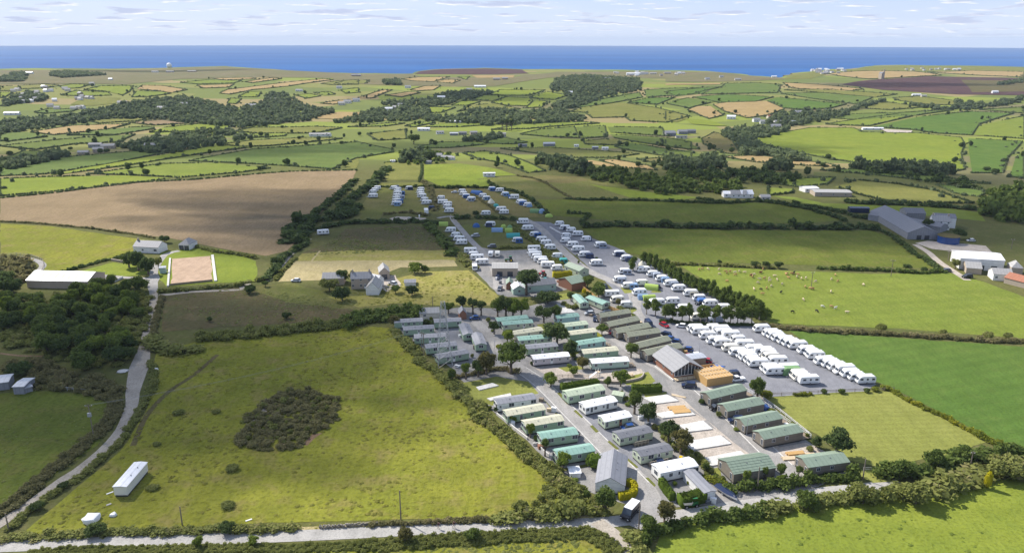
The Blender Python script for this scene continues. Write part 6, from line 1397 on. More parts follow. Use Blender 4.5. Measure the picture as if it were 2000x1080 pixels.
# ================================================================== hedges and trees of the near land
H_ = hedge
for nm, s, wd, ht, mt, lab in (
 ('hedge', 'V 1170,225 1205,330 1180,430 1120,540 1060,640 980,790 860,915 750,1010 R 560,520 350,650 200,765 90,880', 2.2, .8, 'bramble', 'low bramble bank along the meadow side of the pale track'),
 ('hedge', 'V 830,470 900,540 880,640 800,740 690,830 560,950 R 380,440 250,560 100,690 0,750 -120,820', 4.2, .9, 'scrub', 'dark scrubby bank along the pasture side of the pale track'),
 ('hedge', 'R 10,965 400,935 800,905 1300,905 1700,890 2000,885 S 120,885 500,885', 2.6, 1.0, 'bramble', 'bramble hedge along the lane below the lone white caravan'),
 ('hedge', 'S 1100,850 1500,838 2000,812 T 300,815 700,805', 1.4, .8, 'scrub', 'low bracken bank along the lane behind the two walkers'),
 ('hedge', 'T 700,795 1000,775 1250,760 1480,740', 4.0, 1.9, 'bramble', 'overgrown hedge between the lane and the meadow by the bungalow'),
 ('hedge', 'R 230,1080 700,1055 1200,1050 1700,1040 2000,1032 S 500,1037 1000,1018', 3.0, .5, 'bramble', 'low bramble verge along the near side of the lane at left'),
 ('hedge', 'S 1000,1018 1500,985 2000,955 T 500,962 900,938 1300,915 1420,925 1540,1005 1620,1075', 4.2, .6, 'bramble', 'dense bramble hedge along the near side of the lane up to the junction'),
 ('hedge', 'X 1480,330 1560,420 1640,500 1700,590 1800,650 1880,720 1960,800 J 640,930 780,1010 M 250,250 380,330', 3.6, 1.5, 'bramble', 'bramble hedge between the meadow and the court caravans'),
 ('hedge', 'M 380,330 450,470 590,560 700,650 810,750 900,850 1030,920 1150,990 T 1100,450 1200,540 1330,610', 4.6, 1.4, 'bramble', 'wide bramble bank between the meadow and the left-hand static caravans'),
 ('hedge', 'X -30,385 300,365 600,335 900,300 1100,285', 6.5, 2.0, 'bramble', 'thick dark hedge along the top of the big meadow, left part'),
 ('hedge', 'X 1100,270 1250,230 1450,205 1650,190', 10.0, 3.0, 'leaf', 'tall overgrown hedge at the top right corner of the big meadow'),
 ('hedge', 'I 1170,560 1250,620 1400,650 1530,640', 7.0, 2.2, 'bramble', 'dark thicket hedge right of the pale track above the meadow'),
 ('hedge', 'I 1270,230 1235,330 1215,430 1190,540', 2.0, 1.3, 'scrub', 'brown bank along the right side of the pale track'),
 ('hedge', 'D 1250,870 1500,855 1700,830 1900,820 E 100,800 240,780', 3.0, 1.4, 'bramble', 'bramble hedge below the riding arena'),
 ('hedge', 'E 300,770 340,700 390,640 420,600 510,545 600,480', 4.0, 1.8, 'leaf_dark', 'dark hedge on the field side of the stony track'),
 ('hedge', 'E 350,780 400,720 470,650 520,610', 2.0, 1.0, 'bramble', 'low bramble bank on the right of the stony track'),
 ('hedge', 'E 470,470 520,400 570,340 660,300 760,290 900,270 960,200', 13.0, 3.4, 'leaf_dark', 'broad dark belt of scrub between the brown field and the scrub field'),
 ('hedge', 'E 570,320 700,230 870,100 980,0', 5.0, 2.2, 'leaf_dark', 'dark hedge on the right edge of the brown ploughed field'),
 ('hedge', 'E 860,290 900,190 1000,110 1100,50 P 730,355 752,330', 8.0, 2.8, 'leaf_dark', 'dark hedge left of the grass camp field'),
 ('hedge', 'E 520,420 700,380 900,340 1200,330 1500,330 1640,340', 5.0, 1.8, 'leaf_dark', 'dark hedge between the scrub field and the grass camp'),
 ('hedge', 'E 1560,360 1650,460 1700,530 1740,570', 6.0, 2.0, 'leaf', 'green hedge behind the caravans left of the camp road'),
 ('hedge', 'E 1800,580 1850,650 1900,690', 4.0, 1.6, 'bramble', 'bramble hedge behind the lower stored caravans'),
 ('hedge', 'F 280,310 450,295 620,320', 3.0, 1.2, 'scrub', 'brown scrub bank below the grass camp field'),
 ('hedge', 'F 590,60 640,110 660,200 680,280', 4.0, 1.5, 'scrub', 'scrub hedge between the grass camp and the brown camp field'),
 ('hedge', 'F 850,340 1000,335 1280,345', 4.5, 1.8, 'leaf_dark', 'dark hedge between the tent field and the brown camp field'),
 ('hedge', 'F 230,95 400,98 580,92', 3.0, 1.4, 'leaf_dark', 'dark hedge along the back of the grass camp'),
 ('hedge', 'F 640,98 800,105 930,98 1090,105', 3.0, 1.6, 'leaf_dark', 'dark hedge along the back of the brown camp field'),
 ('hedge', 'F 1100,60 1150,100 1250,120 1310,135 1420,190 1500,260 1560,310', 3.0, 1.5, 'leaf_dark', 'dark hedge behind the top camp line'),
 ('hedge', 'F 960,150 1050,210 1120,260 1170,300', 2.0, .9, 'scrub', 'low bank between the two halves of the brown camp field'),
 ('hedge', 'F 1280,400 1400,490 1500,560 1580,640 1660,700', 3.4, 1.0, 'bramble', 'low green bank beside the left line of upper pitches'),
 ('hedge', 'F 1180,575 1300,572 1480,565', 2.2, 1.0, 'bramble', 'low hedge between the tent field and the service yard'),
 ('hedge', 'G 0,232 300,228 600,236 1000,244 1500,248 2000,252 H 600,370 820,375', 6.0, 2.6, 'leaf_dark', 'thick dark hedge between the two shaded pastures'),
 ('hedge', 'G -160,140 0,150 -60,205', 3.0, 1.5, 'leaf_dark', 'short dark hedge at the corner of the upper pitches'),
 ('hedge', 'G -160,25 0,35 400,40 800,55 1100,62', 3.4, 1.5, 'leaf_dark', 'hedge along the top of the upper shaded pasture'),
 ('hedge', 'G 1400,45 1600,85 1750,115 1900,160 2000,195', 4.0, 1.8, 'leaf_dark', 'hedge along the bright bank right of the white house'),
 ('hedge', 'G 630,538 800,542 1000,548 1250,560 1450,570', 2.2, 1.2, 'bramble', 'thin hedge along the top of the cow pasture, left part'),
 ('hedge', 'H 390,690 650,698 900,705 1150,722 1380,715', 2.6, 1.4, 'leaf', 'thin hedge along the top of the cow pasture, right part'),
 ('hedge', 'H 830,370 950,430 1040,490 1150,580 1260,640 1340,690', 3.0, 1.4, 'leaf_dark', 'hedge beside the farm track right of the shaded pasture'),
 ('hedge', 'H 820,300 700,290 560,250 400,215 250,195', 5.0, 2.0, 'leaf_dark', 'shaded hedge left of the cattle barn'),
 ('hedge', 'H 640,170 800,185 1000,190 1200,200 1400,210 1600,225', 5.0, 2.0, 'leaf_dark', 'bushy hedge across the right middle ground'),
 ('hedge', 'G 1370,1005 1480,1030 W 0,225 500,245 900,270 1500,310 2060,330', 2.6, 1.2, 'scrub', 'long scrubby hedge between the cow pasture and the green field'),
 ('hedge', 'W 620,780 700,800 800,860 900,915 1000,965 1100,1010 1250,1075 U 1500,80 1650,150', 1.6, 1.0, 'gorse', 'yellow-flecked gorse hedge between the mown lawn and the green field'),
 ('hedge', 'U 1640,150 1760,200 1880,245 1950,270', 2.4, 1.3, 'gorse', 'lower gorse hedge at the lawn corner'),
 ('hedge', 'U 880,450 1000,430 1150,420 1300,390 1480,350 1620,310 1800,280 1960,275', 5.0, 2.6, 'leaf', 'big bushy hedge along the bottom of the mown lawn'),
 ('hedge', 'U 1020,590 1150,590 1300,560 1500,500 1700,450 1850,430 2080,380', 7.0, 2.8, 'bramble', 'tall wild hedge above the bright field at lower right'),
 ('hedge', 'U -20,735 100,715 250,690 400,660 600,640 760,630 880,620', 4.2, 2.2, 'bramble', 'wild hedge between the lane and the bright field'),
 ('hedge', 'Q 760,960 860,870 1000,820 1150,800 1300,760 1450,710 1700,700 1980,660', 3.2, 2.0, 'leaf', 'dense dark hedge from the junction along the bright field'),
 ('hedge', 'Q 660,900 700,1000 760,1075', 4.0, 1.6, 'bramble', 'bramble hedge beside the pale lane spur'),
 ('hedge', 'O 350,1060 600,1040 900,1020 1130,990 1350,960 1600,930', 3.0, 1.9, 'leaf', 'leafy hedge between the lane and the lowest lodges'),
 ('hedge', 'O 150,960 250,1000 330,1040', 2.4, 1.3, 'gorse', 'yellow-green shrubs left of the broad lodge'),
 ('hedge', 'O 60,740 130,830 180,900', 1.8, 1.2, 'bramble', 'shrubs at the end of the lowest concrete base'),
 ('hedge', 'N 690,580 760,680 830,760 960,830 1040,900', 1.8, 1.2, 'bramble', 'garden shrubs behind the dark-roofed caravans'),
 ('hedge', 'K 550,300 600,340 660,360', 2.0, .9, 'bramble', 'low shrubs in the rounded island of the camp road'),
 ('hedge', 'G 560,985 800,1000 1000,1010 1250,1015 1400,1020', 2.4, .7, 'leaf_dark', 'dark undergrowth below the row of front trees'),
 ('hedge', 'L 1270,950 1340,945 1420,945', 1.4, .9, 'gorse', 'yellow gorse clump on the yard edge of the lawn'),
 ('hedge', 'D 0,328 250,340 480,360 740,385 900,410 1030,425 1200,455', 1.6, .8, 'scrub', 'low bank along the foot of the brown ploughed field, left part'),
 ('hedge', 'D 1540,525 1700,565 1850,580 2000,610 E 60,585 180,610', 2.2, 1.1, 'bramble', 'low hedge along the foot of the brown ploughed field, right part'),
 ('hedge', 'P 0,386 120,374 240,358 380,350', 2.4, 1.2, 'leaf_dark', 'dark hedge along the top of the brown ploughed field, left part'),
 ('hedge', 'P 380,350 560,335 695,332', 2.4, 1.2, 'leaf_dark', 'dark hedge along the top of the brown ploughed field, right part'),
 ('hedge', 'D 400,745 600,690 800,635 950,605', 2.0, 1.1, 'leaf_dark', 'dark hedge between the paddock and the farm lawn'),
 ('hedge', 'J 380,350 480,360 600,350', 2.4, 1.6, 'leaf_dark', 'dark garden hedge between the two topmost court caravans'),
 ('hedge', 'P 752,317 815,315 824,330 819,354', 2.0, 1.4, 'leaf_dark', 'hedge round the small square field above the camp'),
 ('hedge', 'P 1010,343 1050,350 1090,372 1120,388', 2.0, 1.0, 'scrub', 'low hedge across the dry field above the camp'),
 ('hedge', 'P 1360,386 1420,395 1480,392 1550,400', 3.0, 1.6, 'leaf_dark', 'hedge below the white house on the right'),
 ('hedge', 'J 700,880 850,850 1100,800 1300,830', 2.0, 1.0, 'scrub', 'brown undergrowth along the top of the small lawn'),
 ('hedge', 'J 1750,170 1850,200 1950,100', 2.0, 1.2, 'bramble', 'garden shrubs round the end-on emerald caravans'),
): H_(nm, s, wd, ht, mt, lab)
def thick(s, sp, r0, r1, h0, h1, mt, lab, name='thicket', cat='thicket'):
    thicket(name, s, sp, r0, r1, h0, h1, mt, lab, cat, None, None, .9 if name != 'copse' else .5)
thick('X 300,1025 440,900 640,790 760,780 900,830 1060,870 1040,980 1070,1080 S 840,50 700,110 600,180 560,240 300,275 60,230 40,160 150,80', 1.5, .8, 1.7, .3, 1.3, 'scrub', 'rounded dark gorse and bramble thicket in the middle of the meadow')
thick('X 320,1010 460,910 640,800 760,790 900,840 1040,880 1030,980 S 820,40 700,100 600,170 500,230 300,265 80,220 60,160', 3.2, .6, 1.6, .4, 1.5, 'bramble', 'greener brambles growing through the meadow thicket')
sheet('bare_earth', [p.xy for p in gp('X 340,1075 400,1000 470,940 500,960 430,1030 380,1090')], 'hardcore', 4, .3)
sheet('bare_earth', [p.xy for p in gp('S 560,230 640,150 720,140 660,180 600,240')], 'earth', 4, .3)
thick('V 0,215 330,195 450,260 600,330 900,340 940,420 980,480 850,520 700,480 560,455 300,440 260,400 180,330 70,300 0,290', 2.0, 1.2, 2.0, .8, 1.9, 'scrub', 'dark scrub round the metal stable below the wood')
thick('D 0,620 240,620 260,700 200,780 150,850 0,850', 2.6, 1.5, 2.6, 1.2, 3.0, 'scrub', 'rough scrub inside the bend of the fenced path')
thick('I 0,290 200,245 560,205 870,155 1000,165 1150,210 1170,400 1080,660 880,810 600,790 340,700 0,600', 3.0, 1.5, 2.4, .8, 1.8, 'bramble', 'undergrowth filling the wood left of the pale track', 'undergrowth', 'undergrowth')
thick('T 1060,560 1250,500 1350,560 1440,640 1600,720 1500,750 1200,740 900,760 850,700 1000,680', 1.6, .9, 1.6, .7, 1.5, 'bramble', 'low bramble patch between the meadow corner and the bungalow')
thick('B 1450,960 1550,935 1700,965 1900,1005 1989,1040 1850,1075 1650,1035 1460,1000', 5, 2.2, 3.8, 2.2, 4.8, 'leaf', 'dark trees above the upper shaded pasture', 'copse', 'copse')
thick('C 0,955 200,965 330,965 400,1015 450,1060 200,1065 100,1065 0,1045', 5, 2.2, 3.8, 2, 4.5, 'leaf', 'rounded trees left of the white house', 'copse', 'copse')
thick('H 1630,200 1750,105 1900,85 2040,110 2040,350 1900,335 1760,325 1650,235', 6, 3.5, 6, 4, 8, 'leaf', 'dense grove at the right edge above the farm', 'copse', 'copse')
thick('P 1300,325 1420,335 1480,330 1560,345 1540,358 1420,352 1330,345', 5, 2, 4, 2.5, 5, 'leaf_dark', 'dark scrubby trees across the right middle ground', 'copse', 'copse')
thick('P 1040,310 1120,318 1200,330 1230,352 1160,348 1090,330', 5, 2, 4, 2.5, 5, 'leaf_dark', 'dark thicket above the dry field right of centre', 'copse', 'copse')
thick('P 1680,320 1800,335 1900,355 1930,372 1800,352 1690,335', 6, 2, 4, 2, 4.5, 'leaf_dark', 'bushy hedge belt below the lime field', 'copse', 'copse')
thick('P 770,300 830,290 880,300 870,318 800,322', 6, 1.5, 3, 1.8, 3.6, 'leaf', 'dark trees left of the white centre house', 'copse', 'copse')
# clipped hedges
def clipped(s, wd, ht, mt, label, name='clipped_hedge'):
    pts = smooth_path([Vector((p.x, p.y, 0)) for p in gp(s)], .5); Vs = []; Fs = []; k = 0
    for i, p in enumerate(pts):
        C = np.column_stack((rng.uniform(-.35, .35, 26), rng.uniform(-.5, .5, 26) * wd, rng.uniform(0, ht, 26))); f = rng.integers(0, 3, 26)
        C[:, 2] = np.where(f == 0, ht, C[:, 2]); C[:, 1] = np.where(f == 1, -wd / 2, np.where(f == 2, wd / 2, C[:, 1]))
        Nn = np.zeros((26, 3)); Nn[f == 0, 2] = 1; Nn[f == 1, 1] = -1; Nn[f == 2, 1] = 1; Nn += rng.normal(size=Nn.shape) * .35; Nn /= np.linalg.norm(Nn, axis=1, keepdims=True)
        d = pts[min(i + 1, len(pts) - 1)] - pts[max(0, i - 1)]; a = math.atan2(d.y, d.x); c, s_ = math.cos(a), math.sin(a); Rm = np.array(((c, -s_, 0), (s_, c, 0), (0, 0, 1)))
        V, F = quads(C @ Rm.T + np.array((p.x, p.y, 0)), Nn @ Rm.T, .13); Vs.append(V); Fs.append(F + k); k += len(V)
        V = np.array([(x * .45, y * wd * .46, z * ht * .96) for z in (0, 1) for x, y in ((-1, -1), (1, -1), (1, 1), (-1, 1))]) @ Rm.T + np.array((p.x, p.y, 0)); Vs.append(V)
        Fs.append(np.array(((4, 5, 6, 7), (0, 1, 5, 4), (1, 2, 6, 5), (2, 3, 7, 6), (3, 0, 4, 7))) + k); k += 8
    return tag(link(name, qmesh(name, np.concatenate(Vs), np.concatenate(Fs)), mt), label, 'hedge')
clipped('M 1240,210 1420,185 1580,165', 2.2, 2.0, 'clipped', 'clipped green box hedge behind the veranda caravan'); clipped('N 430,225 560,228 690,218', 2.2, 2.2, 'clipped', 'clipped green box hedge above the empty concrete bases')
clipped('Q 960,420 1000,480 1060,560', 1.6, 2.0, 'clipped', 'clipped hedge along the road at the entrance caravan'); clipped('Q 1150,610 1250,590 1350,560', 3.0, 2.4, 'clipped', 'big clipped hedge block beside the dumper')
clipped('Q 640,420 690,450 690,510 640,540 560,555', 1.5, 1.7, 'golden', 'curving golden hedge round the bungalow corner'); clipped('F 1605,810 1670,808 1735,800', 2.4, 2.6, 'golden', 'bright yellow clipped hedge beside the red tractor')
for s, r, h, kd, lab in (('Q 480,225', 1.5, 1.7, 'clipped', 'round clipped green bush, first of the line beside the bungalow'), ('Q 512,268', 1.3, 1.5, 'golden', 'round clipped golden bush beside the bungalow'), ('Q 556,315', .9, 1.3, 'clipped', 'small clipped green bush beside the bungalow roof'), ('Q 585,375', .95, 1.2, 'bronze', 'small round bronze bush beside the bungalow roof'),
    ('Q 318,232', 2.6, 3.0, 'clipped', 'large round clipped bush above the bungalow'), ('F 1843,942', .9, 2.6, 'golden', 'yellow clipped column beside the toilet block'), ('U 1710,572', .85, 4.2, 'golden', 'small golden conifer standing in the bright field')): bush(G(*px(s)[0]), r, h, kd, lab)

TR = '''J 1240,848 61 58 broadleaf .15 largest spreading green tree beside the court caravans
J 1000,858 45 46 bronze .15 bronze-tinted tree left of the largest court tree
J 920,880 36 26 dark .2 dark tree at the left of the court tree group
J 800,905 34 22 light .35 small bright tree at the corner of the court
J 1205,548 27 30 light .15 bright bushy tree beside the cream static caravan
J 1075,462 28 22 dark .2 dark tree left of the topmost emerald caravan
J 1690,560 46 56 dark .1 broad dark tree in the middle block beside the column of caravans
J 1810,682 32 34 dark .1 dark tree below the broad one in the middle block
J 1560,352 34 36 dark .15 dark tree above the middle block
J 1680,330 30 26 broadleaf .15 tree right of the dark one above the middle block
J 760,245 32 26 dark .3 dark tree left of three at the top of the court
J 868,268 33 21 dark .35 dark tree middle of three at the top of the court
J 950,280 30 20 dark .4 dark tree right of three at the top of the court
J 1110,290 36 28 broadleaf .1 leafy tree at the left of the grove below the service yard
J 1190,285 42 32 dark .1 dark tree in the grove below the service yard
J 1260,295 40 30 light .1 bright tree in the grove below the service yard
J 1340,290 38 32 light .1 right-hand bright tree of the grove below the service yard
J 630,262 26 26 light .1 bright tree behind the lattice mast
J 1600,165 26 46 dark .02 dark rounded evergreen above the middle block
J 110,390 22 30 bronze .1 bronze shrubby tree at the first court caravan
J 1630,972 26 36 light .1 bright round tree by the bend of the site road
J 660,930 28 22 broadleaf .05 bushy tree at the meadow corner below the court
J 1850,860 18 26 light .05 bright shrub tree beside the column of caravans
K 190,900 24 26 bronze .05 bronze shrub tree by the mint caravan
F 1392,948 52 52 dark .38 big umbrella-shaped pine in the service yard
F 1870,885 24 30 broadleaf .05 round tree beside the green-roofed chalet
F 1960,935 24 30 broadleaf .05 round tree right of the toilet block
F 1735,760 14 12 broadleaf .1 small round tree beside the yellow hedge
F 1000,335 14 14 dark .1 small dark tree by the brown camp field
F 1740,985 18 22 broadleaf .1 tree left of the end-on emerald caravan
K 378,565 20 25 broadleaf .12 round tree left of the second brown lodge
K 662,792 29 31 broadleaf .12 round tree left of the fifth brown lodge
K 537,290 15 17 bronze .1 bronze round shrub beside the boundary fence caravans
K 345,205 24 28 broadleaf .05 dark round tree above the end-on emerald caravans
K 560,1072 32 36 light .2 bright airy tree by the playground
K 435,1075 20 18 broadleaf .1 small tree left of the playground tree
L 890,1005 44 32 broadleaf .08 tall leafy tree at the lawn corner beside the lodge
N 445,440 45 28 broadleaf .2 tall tree by the uppermost concrete base
N 580,535 42 40 dark .12 round dark tree behind the white caravans
N 775,735 46 40 dark .25 round tree behind the upper dark-roofed caravan
N 895,832 46 50 bronze .15 bronze spreading tree beside the concrete bases
O 1410,757 54 62 dark .2 big dark tree standing alone on the lawn edge
O 1215,668 22 25 dark .05 dark bush tree beside the lone lawn tree
O 540,1045 35 18 light .2 slim bright tree before the broad lodge
O 718,985 26 15 broadleaf .2 small tree before the right end of the broad lodge
O 870,965 30 24 broadleaf .1 leafy tree between the two lowest lodges
O 1048,948 20 15 broadleaf .15 small tree at the left of the lane-end lodge
O 880,1035 20 22 light .05 bright bush tree between the lowest lodges
Q 400,690 50 52 broadleaf .04 big rounded tree at the front of the bungalow
Q 985,795 43 46 bronze .15 bronze round tree at the road junction
Q 830,905 38 40 broadleaf .04 dark leafy tree at the start of the junction hedge
Q 1390,290 20 16 broadleaf .05 small tree beside the entrance caravan
M 757,532 20 20 light .1 small bright tree before the cream-roofed caravan
M 928,672 28 20 light .25 small palm-like tree before the second cream-roofed caravan
M 1072,852 33 16 broadleaf .4 slim tree before the upper emerald caravan
M 1245,988 35 34 light .2 bright spreading tree before the lower emerald caravan
M 595,425 11 11 dark .05 small dark bush tree at the white caravan corner
E 880,805 28 28 dark .05 dark tree behind the stone cottage
E 955,790 20 18 scrubby .05 grey-green tree right of the dark one behind the cottage
E 775,872 26 38 scrubby .03 grey-green bushy tree before the long outbuilding
E 875,948 29 37 dark .03 round dark tree before the stone cottage
E 1440,735 23 32 light .03 bright rounded tree at the edge of the hay strip
E 1520,732 17 20 broadleaf .03 darker tree right of the bright rounded one
E 1290,890 16 24 broadleaf .03 bush tree below the cottage yard
E 1420,908 20 28 dark .03 dark bush tree below the walled pen
E 155,895 16 20 dark .03 dark bush tree at the top of the rough meadow
E 350,670 18 22 dark .03 dark bush tree at the foot of the stony track
E 275,840 12 16 broadleaf .03 bush tree beside the stony track foot
D 1010,690 36 30 dark .06 left dark tree before the farmhouse
D 1085,715 40 34 dark .06 middle dark tree before the farmhouse
D 1160,745 38 30 dark .06 right dark tree before the farmhouse
D 1242,700 26 17 scrubby .1 grey-green tree beside the farm drive
D 1290,498 16 20 dark .05 dark bush behind the farmhouse chimney
D 1135,838 11 12 dark .02 round bush at the farm drive
H 1490,470 22 28 dark .05 dark tree right of the white farmhouse
H 1250,395 22 24 dark .05 dark tree left of the white farmhouse
H 1460,700 22 18 scrubby .05 scrubby tree left of the white open barn
H 1090,705 12 18 dark .03 dark bush tree in the cow pasture hedge
H 1215,725 11 14 dark .03 second dark bush tree in the cow pasture hedge
H 80,695 14 18 dark .03 left dark bush tree on the cow pasture hedge
G 1300,565 12 20 dark .03 dark round bush on the cow pasture hedge
G 1385,570 14 16 dark .1 bushy tree on the cow pasture hedge
G 1020,545 9 10 dark .05 small bush on the cow pasture hedge
U 1020,500 40 56 broadleaf .02 bushy tree at the gateway below the lawn
U 1290,430 40 40 broadleaf .03 tallest bushy tree in the hedge below the lawn
U 1520,360 30 40 broadleaf .03 bushy tree in the middle of the hedge below the lawn
U 1150,690 46 70 scrubby .02 large willow-like bush beside the lower gateway
U 740,690 42 66 scrubby .02 large willow-like bush on the lane left of the gateway
U 300,740 36 44 broadleaf .02 rounded bush tree on the lane hedge
U 1850,480 40 80 scrubby .02 broad scrubby tree at the right edge of the wild hedge
U 1900,300 20 30 broadleaf .02 dark bush at the corner of the lawn and green field
T 860,770 26 34 scrubby .02 rounded bramble tree on the overgrown hedge
S 1370,985 26 34 bronze .02 dark round bush on the near side of the lane
S 175,1010 16 26 light .02 bright green bush on the near side of the lane
S 1890,975 22 36 broadleaf .02 broad dark bush in the hedge near the walkers
R 1550,1030 22 22 light .02 bright green bush on the lane at left
R 290,740 16 28 dark .02 dark bush on the track bank
R 500,570 12 22 dark .02 small dark bush on the track bank
R 1780,915 20 34 dark .02 dark bush on the lane hedge
R 760,930 22 46 dark .02 dark bush in the lane hedge below the lone caravan
V 160,330 26 50 dark .03 dark tree above the metal stable
X 640,250 14 20 dark .02 dark bush in the rough meadow
X 355,50 18 22 dark .02 round dark bush at the top of the rough meadow
X 40,272 10 12 dark .02 small bush at the left of the rough meadow
B 450,800 20 28 broadleaf .03 dark round tree left of the white centre house
B 540,890 22 30 dark .05 dark tree beside the white centre house
B 940,722 20 11 dark .5 left of three tall far pines
B 965,725 22 10 dark .5 middle of three tall far pines
B 992,722 22 11 dark .5 right of three tall far pines
P 1590,1000 20 26 broadleaf .02 bush at the middle of the lane hedge'''
for ln_ in TR.split('\n'):
    k = ln_.split(' '); p = G(*px(k[0] + ' ' + k[1])[0]); tree(p, pxh(p, float(k[2])) * 1.02, pxw(p, float(k[3])) / 2 * 1.08, k[4], ' '.join(k[6:]), None, float(k[5]), 'pine_tree' if 'pine' in ln_ else None)
for i, q in enumerate(px('G 345,595 425,545 475,572 515,588 560,604 600,632 640,652 680,682 715,697 760,718 800,738 830,757 880,772 915,783 960,803 1000,832 1040,852 1085,864 1125,882 1165,900 1210,920 1255,942 1295,960 1330,978')):
    p = G(*q); tree(p, random.uniform(5.6, 7.8), random.uniform(1.9, 2.7), 'tall', 'slim windbreak tree, %s from the top along the cow pasture' % ORD[i], 'windbreak trees', .10)
    if i % 2:
        q2 = p + Vector((random.uniform(1, 3), random.uniform(-1, 1.5), 0)); tree(q2, random.uniform(4, 5.5), random.uniform(1.8, 2.6), random.choice(('tall', 'light', 'broadleaf')), 'shorter bushy tree filling the windbreak beside the cow pasture', 'windbreak trees', .05)
for i, q in enumerate(px('G 450,935 520,950 595,988 655,985 728,990 785,990 872,995 920,1000 985,1002 1055,1008 1105,1005 1160,1008 1210,1010 1270,1008')):
    p = G(*q); tree(p, random.uniform(6.0, 7.2), random.uniform(1.9, 2.6), 'tall', 'bare-trunked tree, %s from the road in the front row of camp trees' % ORD[i], 'front row of trees', .28)
# the wood left of the pale track
P_ = [p.xy for p in gp('I 0,330 200,260 330,300 450,330 480,240 560,250 700,190 870,160 1000,170 1150,205 1180,320 1150,420 1000,400 860,410 840,520 1080,560 1070,680 1010,760 880,820 650,830 580,700 350,720 340,600 200,560 0,520')]
gx, gy = np.meshgrid(np.arange(min(p.x for p in P_), max(p.x for p in P_), 5.4), np.arange(min(p.y for p in P_), max(p.y for p in P_), 5.4))
for x, y in zip(gx.ravel() + rng.uniform(-2, 2, gx.size), gy.ravel() + rng.uniform(-2, 2, gx.size)):
    if inside(P_, np.array([x]), np.array([y]))[0] and random.random() < .8:
        tree(Vector((x, y, 0)), random.uniform(4.2, 8.0), random.uniform(2.6, 4.8), (kk := random.choice(('broadleaf', 'broadleaf', 'dark', 'broadleaf', 'light'))), dict(broadleaf='mid-green', dark='dark green', light='bright green')[kk] + ' rounded tree in the wood left of the pale track', 'trees of the left wood', .05)
for s in ('I 30,190', 'I 100,215', 'I 60,150', 'I -20,230'): p = G(*px(s)[0]); tree(p, 7.5, 4.2, 'dark', 'dark tree at the left edge beside the long barn', 'dark trees at the left edge', .05)
for s, r, h, kd, lab in (('L 975,985', 2.2, 2.4, 'gorse', 'yellow-green bush beside the tall tree at the lawn corner'), ('W 45,838', 1.1, 1.3, 'green', 'first small bush on the yard edge of the lawn'), ('W 220,840', 1.4, 1.4, 'green', 'second small bush on the yard edge of the lawn'), ('W 460,828', 1.2, 1.3, 'green', 'third small bush on the yard edge of the lawn'), ('W 545,818', 1.5, 1.3, 'gorse', 'yellow gorse bush at the corner of the yard'), ('O 780,330', 1.6, 1.2, 'gorse', 'gorse bush beside the second lower lodge'),
    ('V 1400,630', 2.2, 1.0, 'bramble', 'low bramble clump in the upper left of the meadow'), ('R 1815,430', 2.0, 1.2, 'bramble', 'low bramble clump right of the lone white caravan'), ('R 1225,235', 1.3, .8, 'bramble', 'small bramble clump above the lone white caravan'), ('R 1190,575', 2.0, .8, 'bramble', 'bramble clump beside the lone white caravan'), ('R 1780,720', 2.2, .9, 'bramble', 'bramble clump near the lane in the meadow'), ('V 1690,620', 1.6, .8, 'bramble', 'bramble clump left of the thicket in the meadow'),
    ('W 600,230', 2.4, 2.6, 'bramble', 'rounded bush on the long hedge below the cow pasture'), ('W 1200,275', 2.0, 2.0, 'bramble', 'second rounded bush on the long hedge below the cow pasture'), ('W 1650,300', 2.2, 2.2, 'bramble', 'third rounded bush on the long hedge below the cow pasture'), ('W 1845,300', 2.0, 1.8, 'bramble', 'last rounded bush on the long hedge below the cow pasture')): bush(G(*px(s)[0]), r, h, kd, lab)
for i, q in enumerate(px('M 500,385 530,395 700,440 1180,590 980,700 1640,930 J 1440,765 1380,430 1560,470 1600,440 1700,640 1860,800 1780,640 1120,600 860,690 460,330 420,390 1020,340 1060,440 K 130,815 100,790 60,880 300,245 270,190 230,230 690,400 760,470 860,535 1050,690 1170,745 600,300 N 320,260 360,320 380,360 640,590 730,640 820,770 940,800 1000,830 1090,910 1270,470 1100,340 1440,600 O 140,860 230,980 300,1000 1130,570 1160,700 Q 1400,320 1470,390 1540,420 1600,440 1090,420 1230,420 620,400 T 1290,520 1380,640 F 1275,900 1500,960 1660,960 1870,940 1940,660 1800,700 1700,745 1790,640')):
    p = G(*q); bush(p, random.uniform(.6, 1.3), random.uniform(.7, 1.7), random.choice(('green', 'light', 'bramble', 'light', 'gorse')), 'small leafy garden shrub planted beside the caravans', 'garden shrubs round the caravans', 'garden_shrub', 'shrub')
# rough tussocks and weeds
def tufts(name, s, n, r0, r1, mt, lab):
    P = [p.xy for p in gp(s)]; xs = rng.uniform(min(p.x for p in P), max(p.x for p in P), n * 3); ys = rng.uniform(min(p.y for p in P), max(p.y for p in P), n * 3)
    ok = inside(P, xs, ys); f = np.sin(xs * .11 + 2.3 * np.sin(ys * .063)) + np.sin(ys * .15 + 1.7 * np.sin(xs * .07)) + rng.normal(size=xs.size) * 1.1; ok &= f > .2; xs, ys = xs[ok][:n], ys[ok][:n]
    rr = rng.uniform(r0, r1, len(xs)) * rng.uniform(.5, 1, len(xs)); V, F = scatter(CL_LIGHT, np.column_stack((xs, ys, np.full(len(xs), -.05))), np.column_stack((rr, rr, rr * .28)), rng.uniform(0, 6.28, len(xs)))
    tag(link(name, qmesh(name, V, F), mt), lab, kind='stuff')
MEADOW = 'P 310,690 560,655 760,645 860,740 1000,862 1150,978 1060,1008 760,1010 470,1020 250,1030 60,1035 170,940 240,880 295,790'
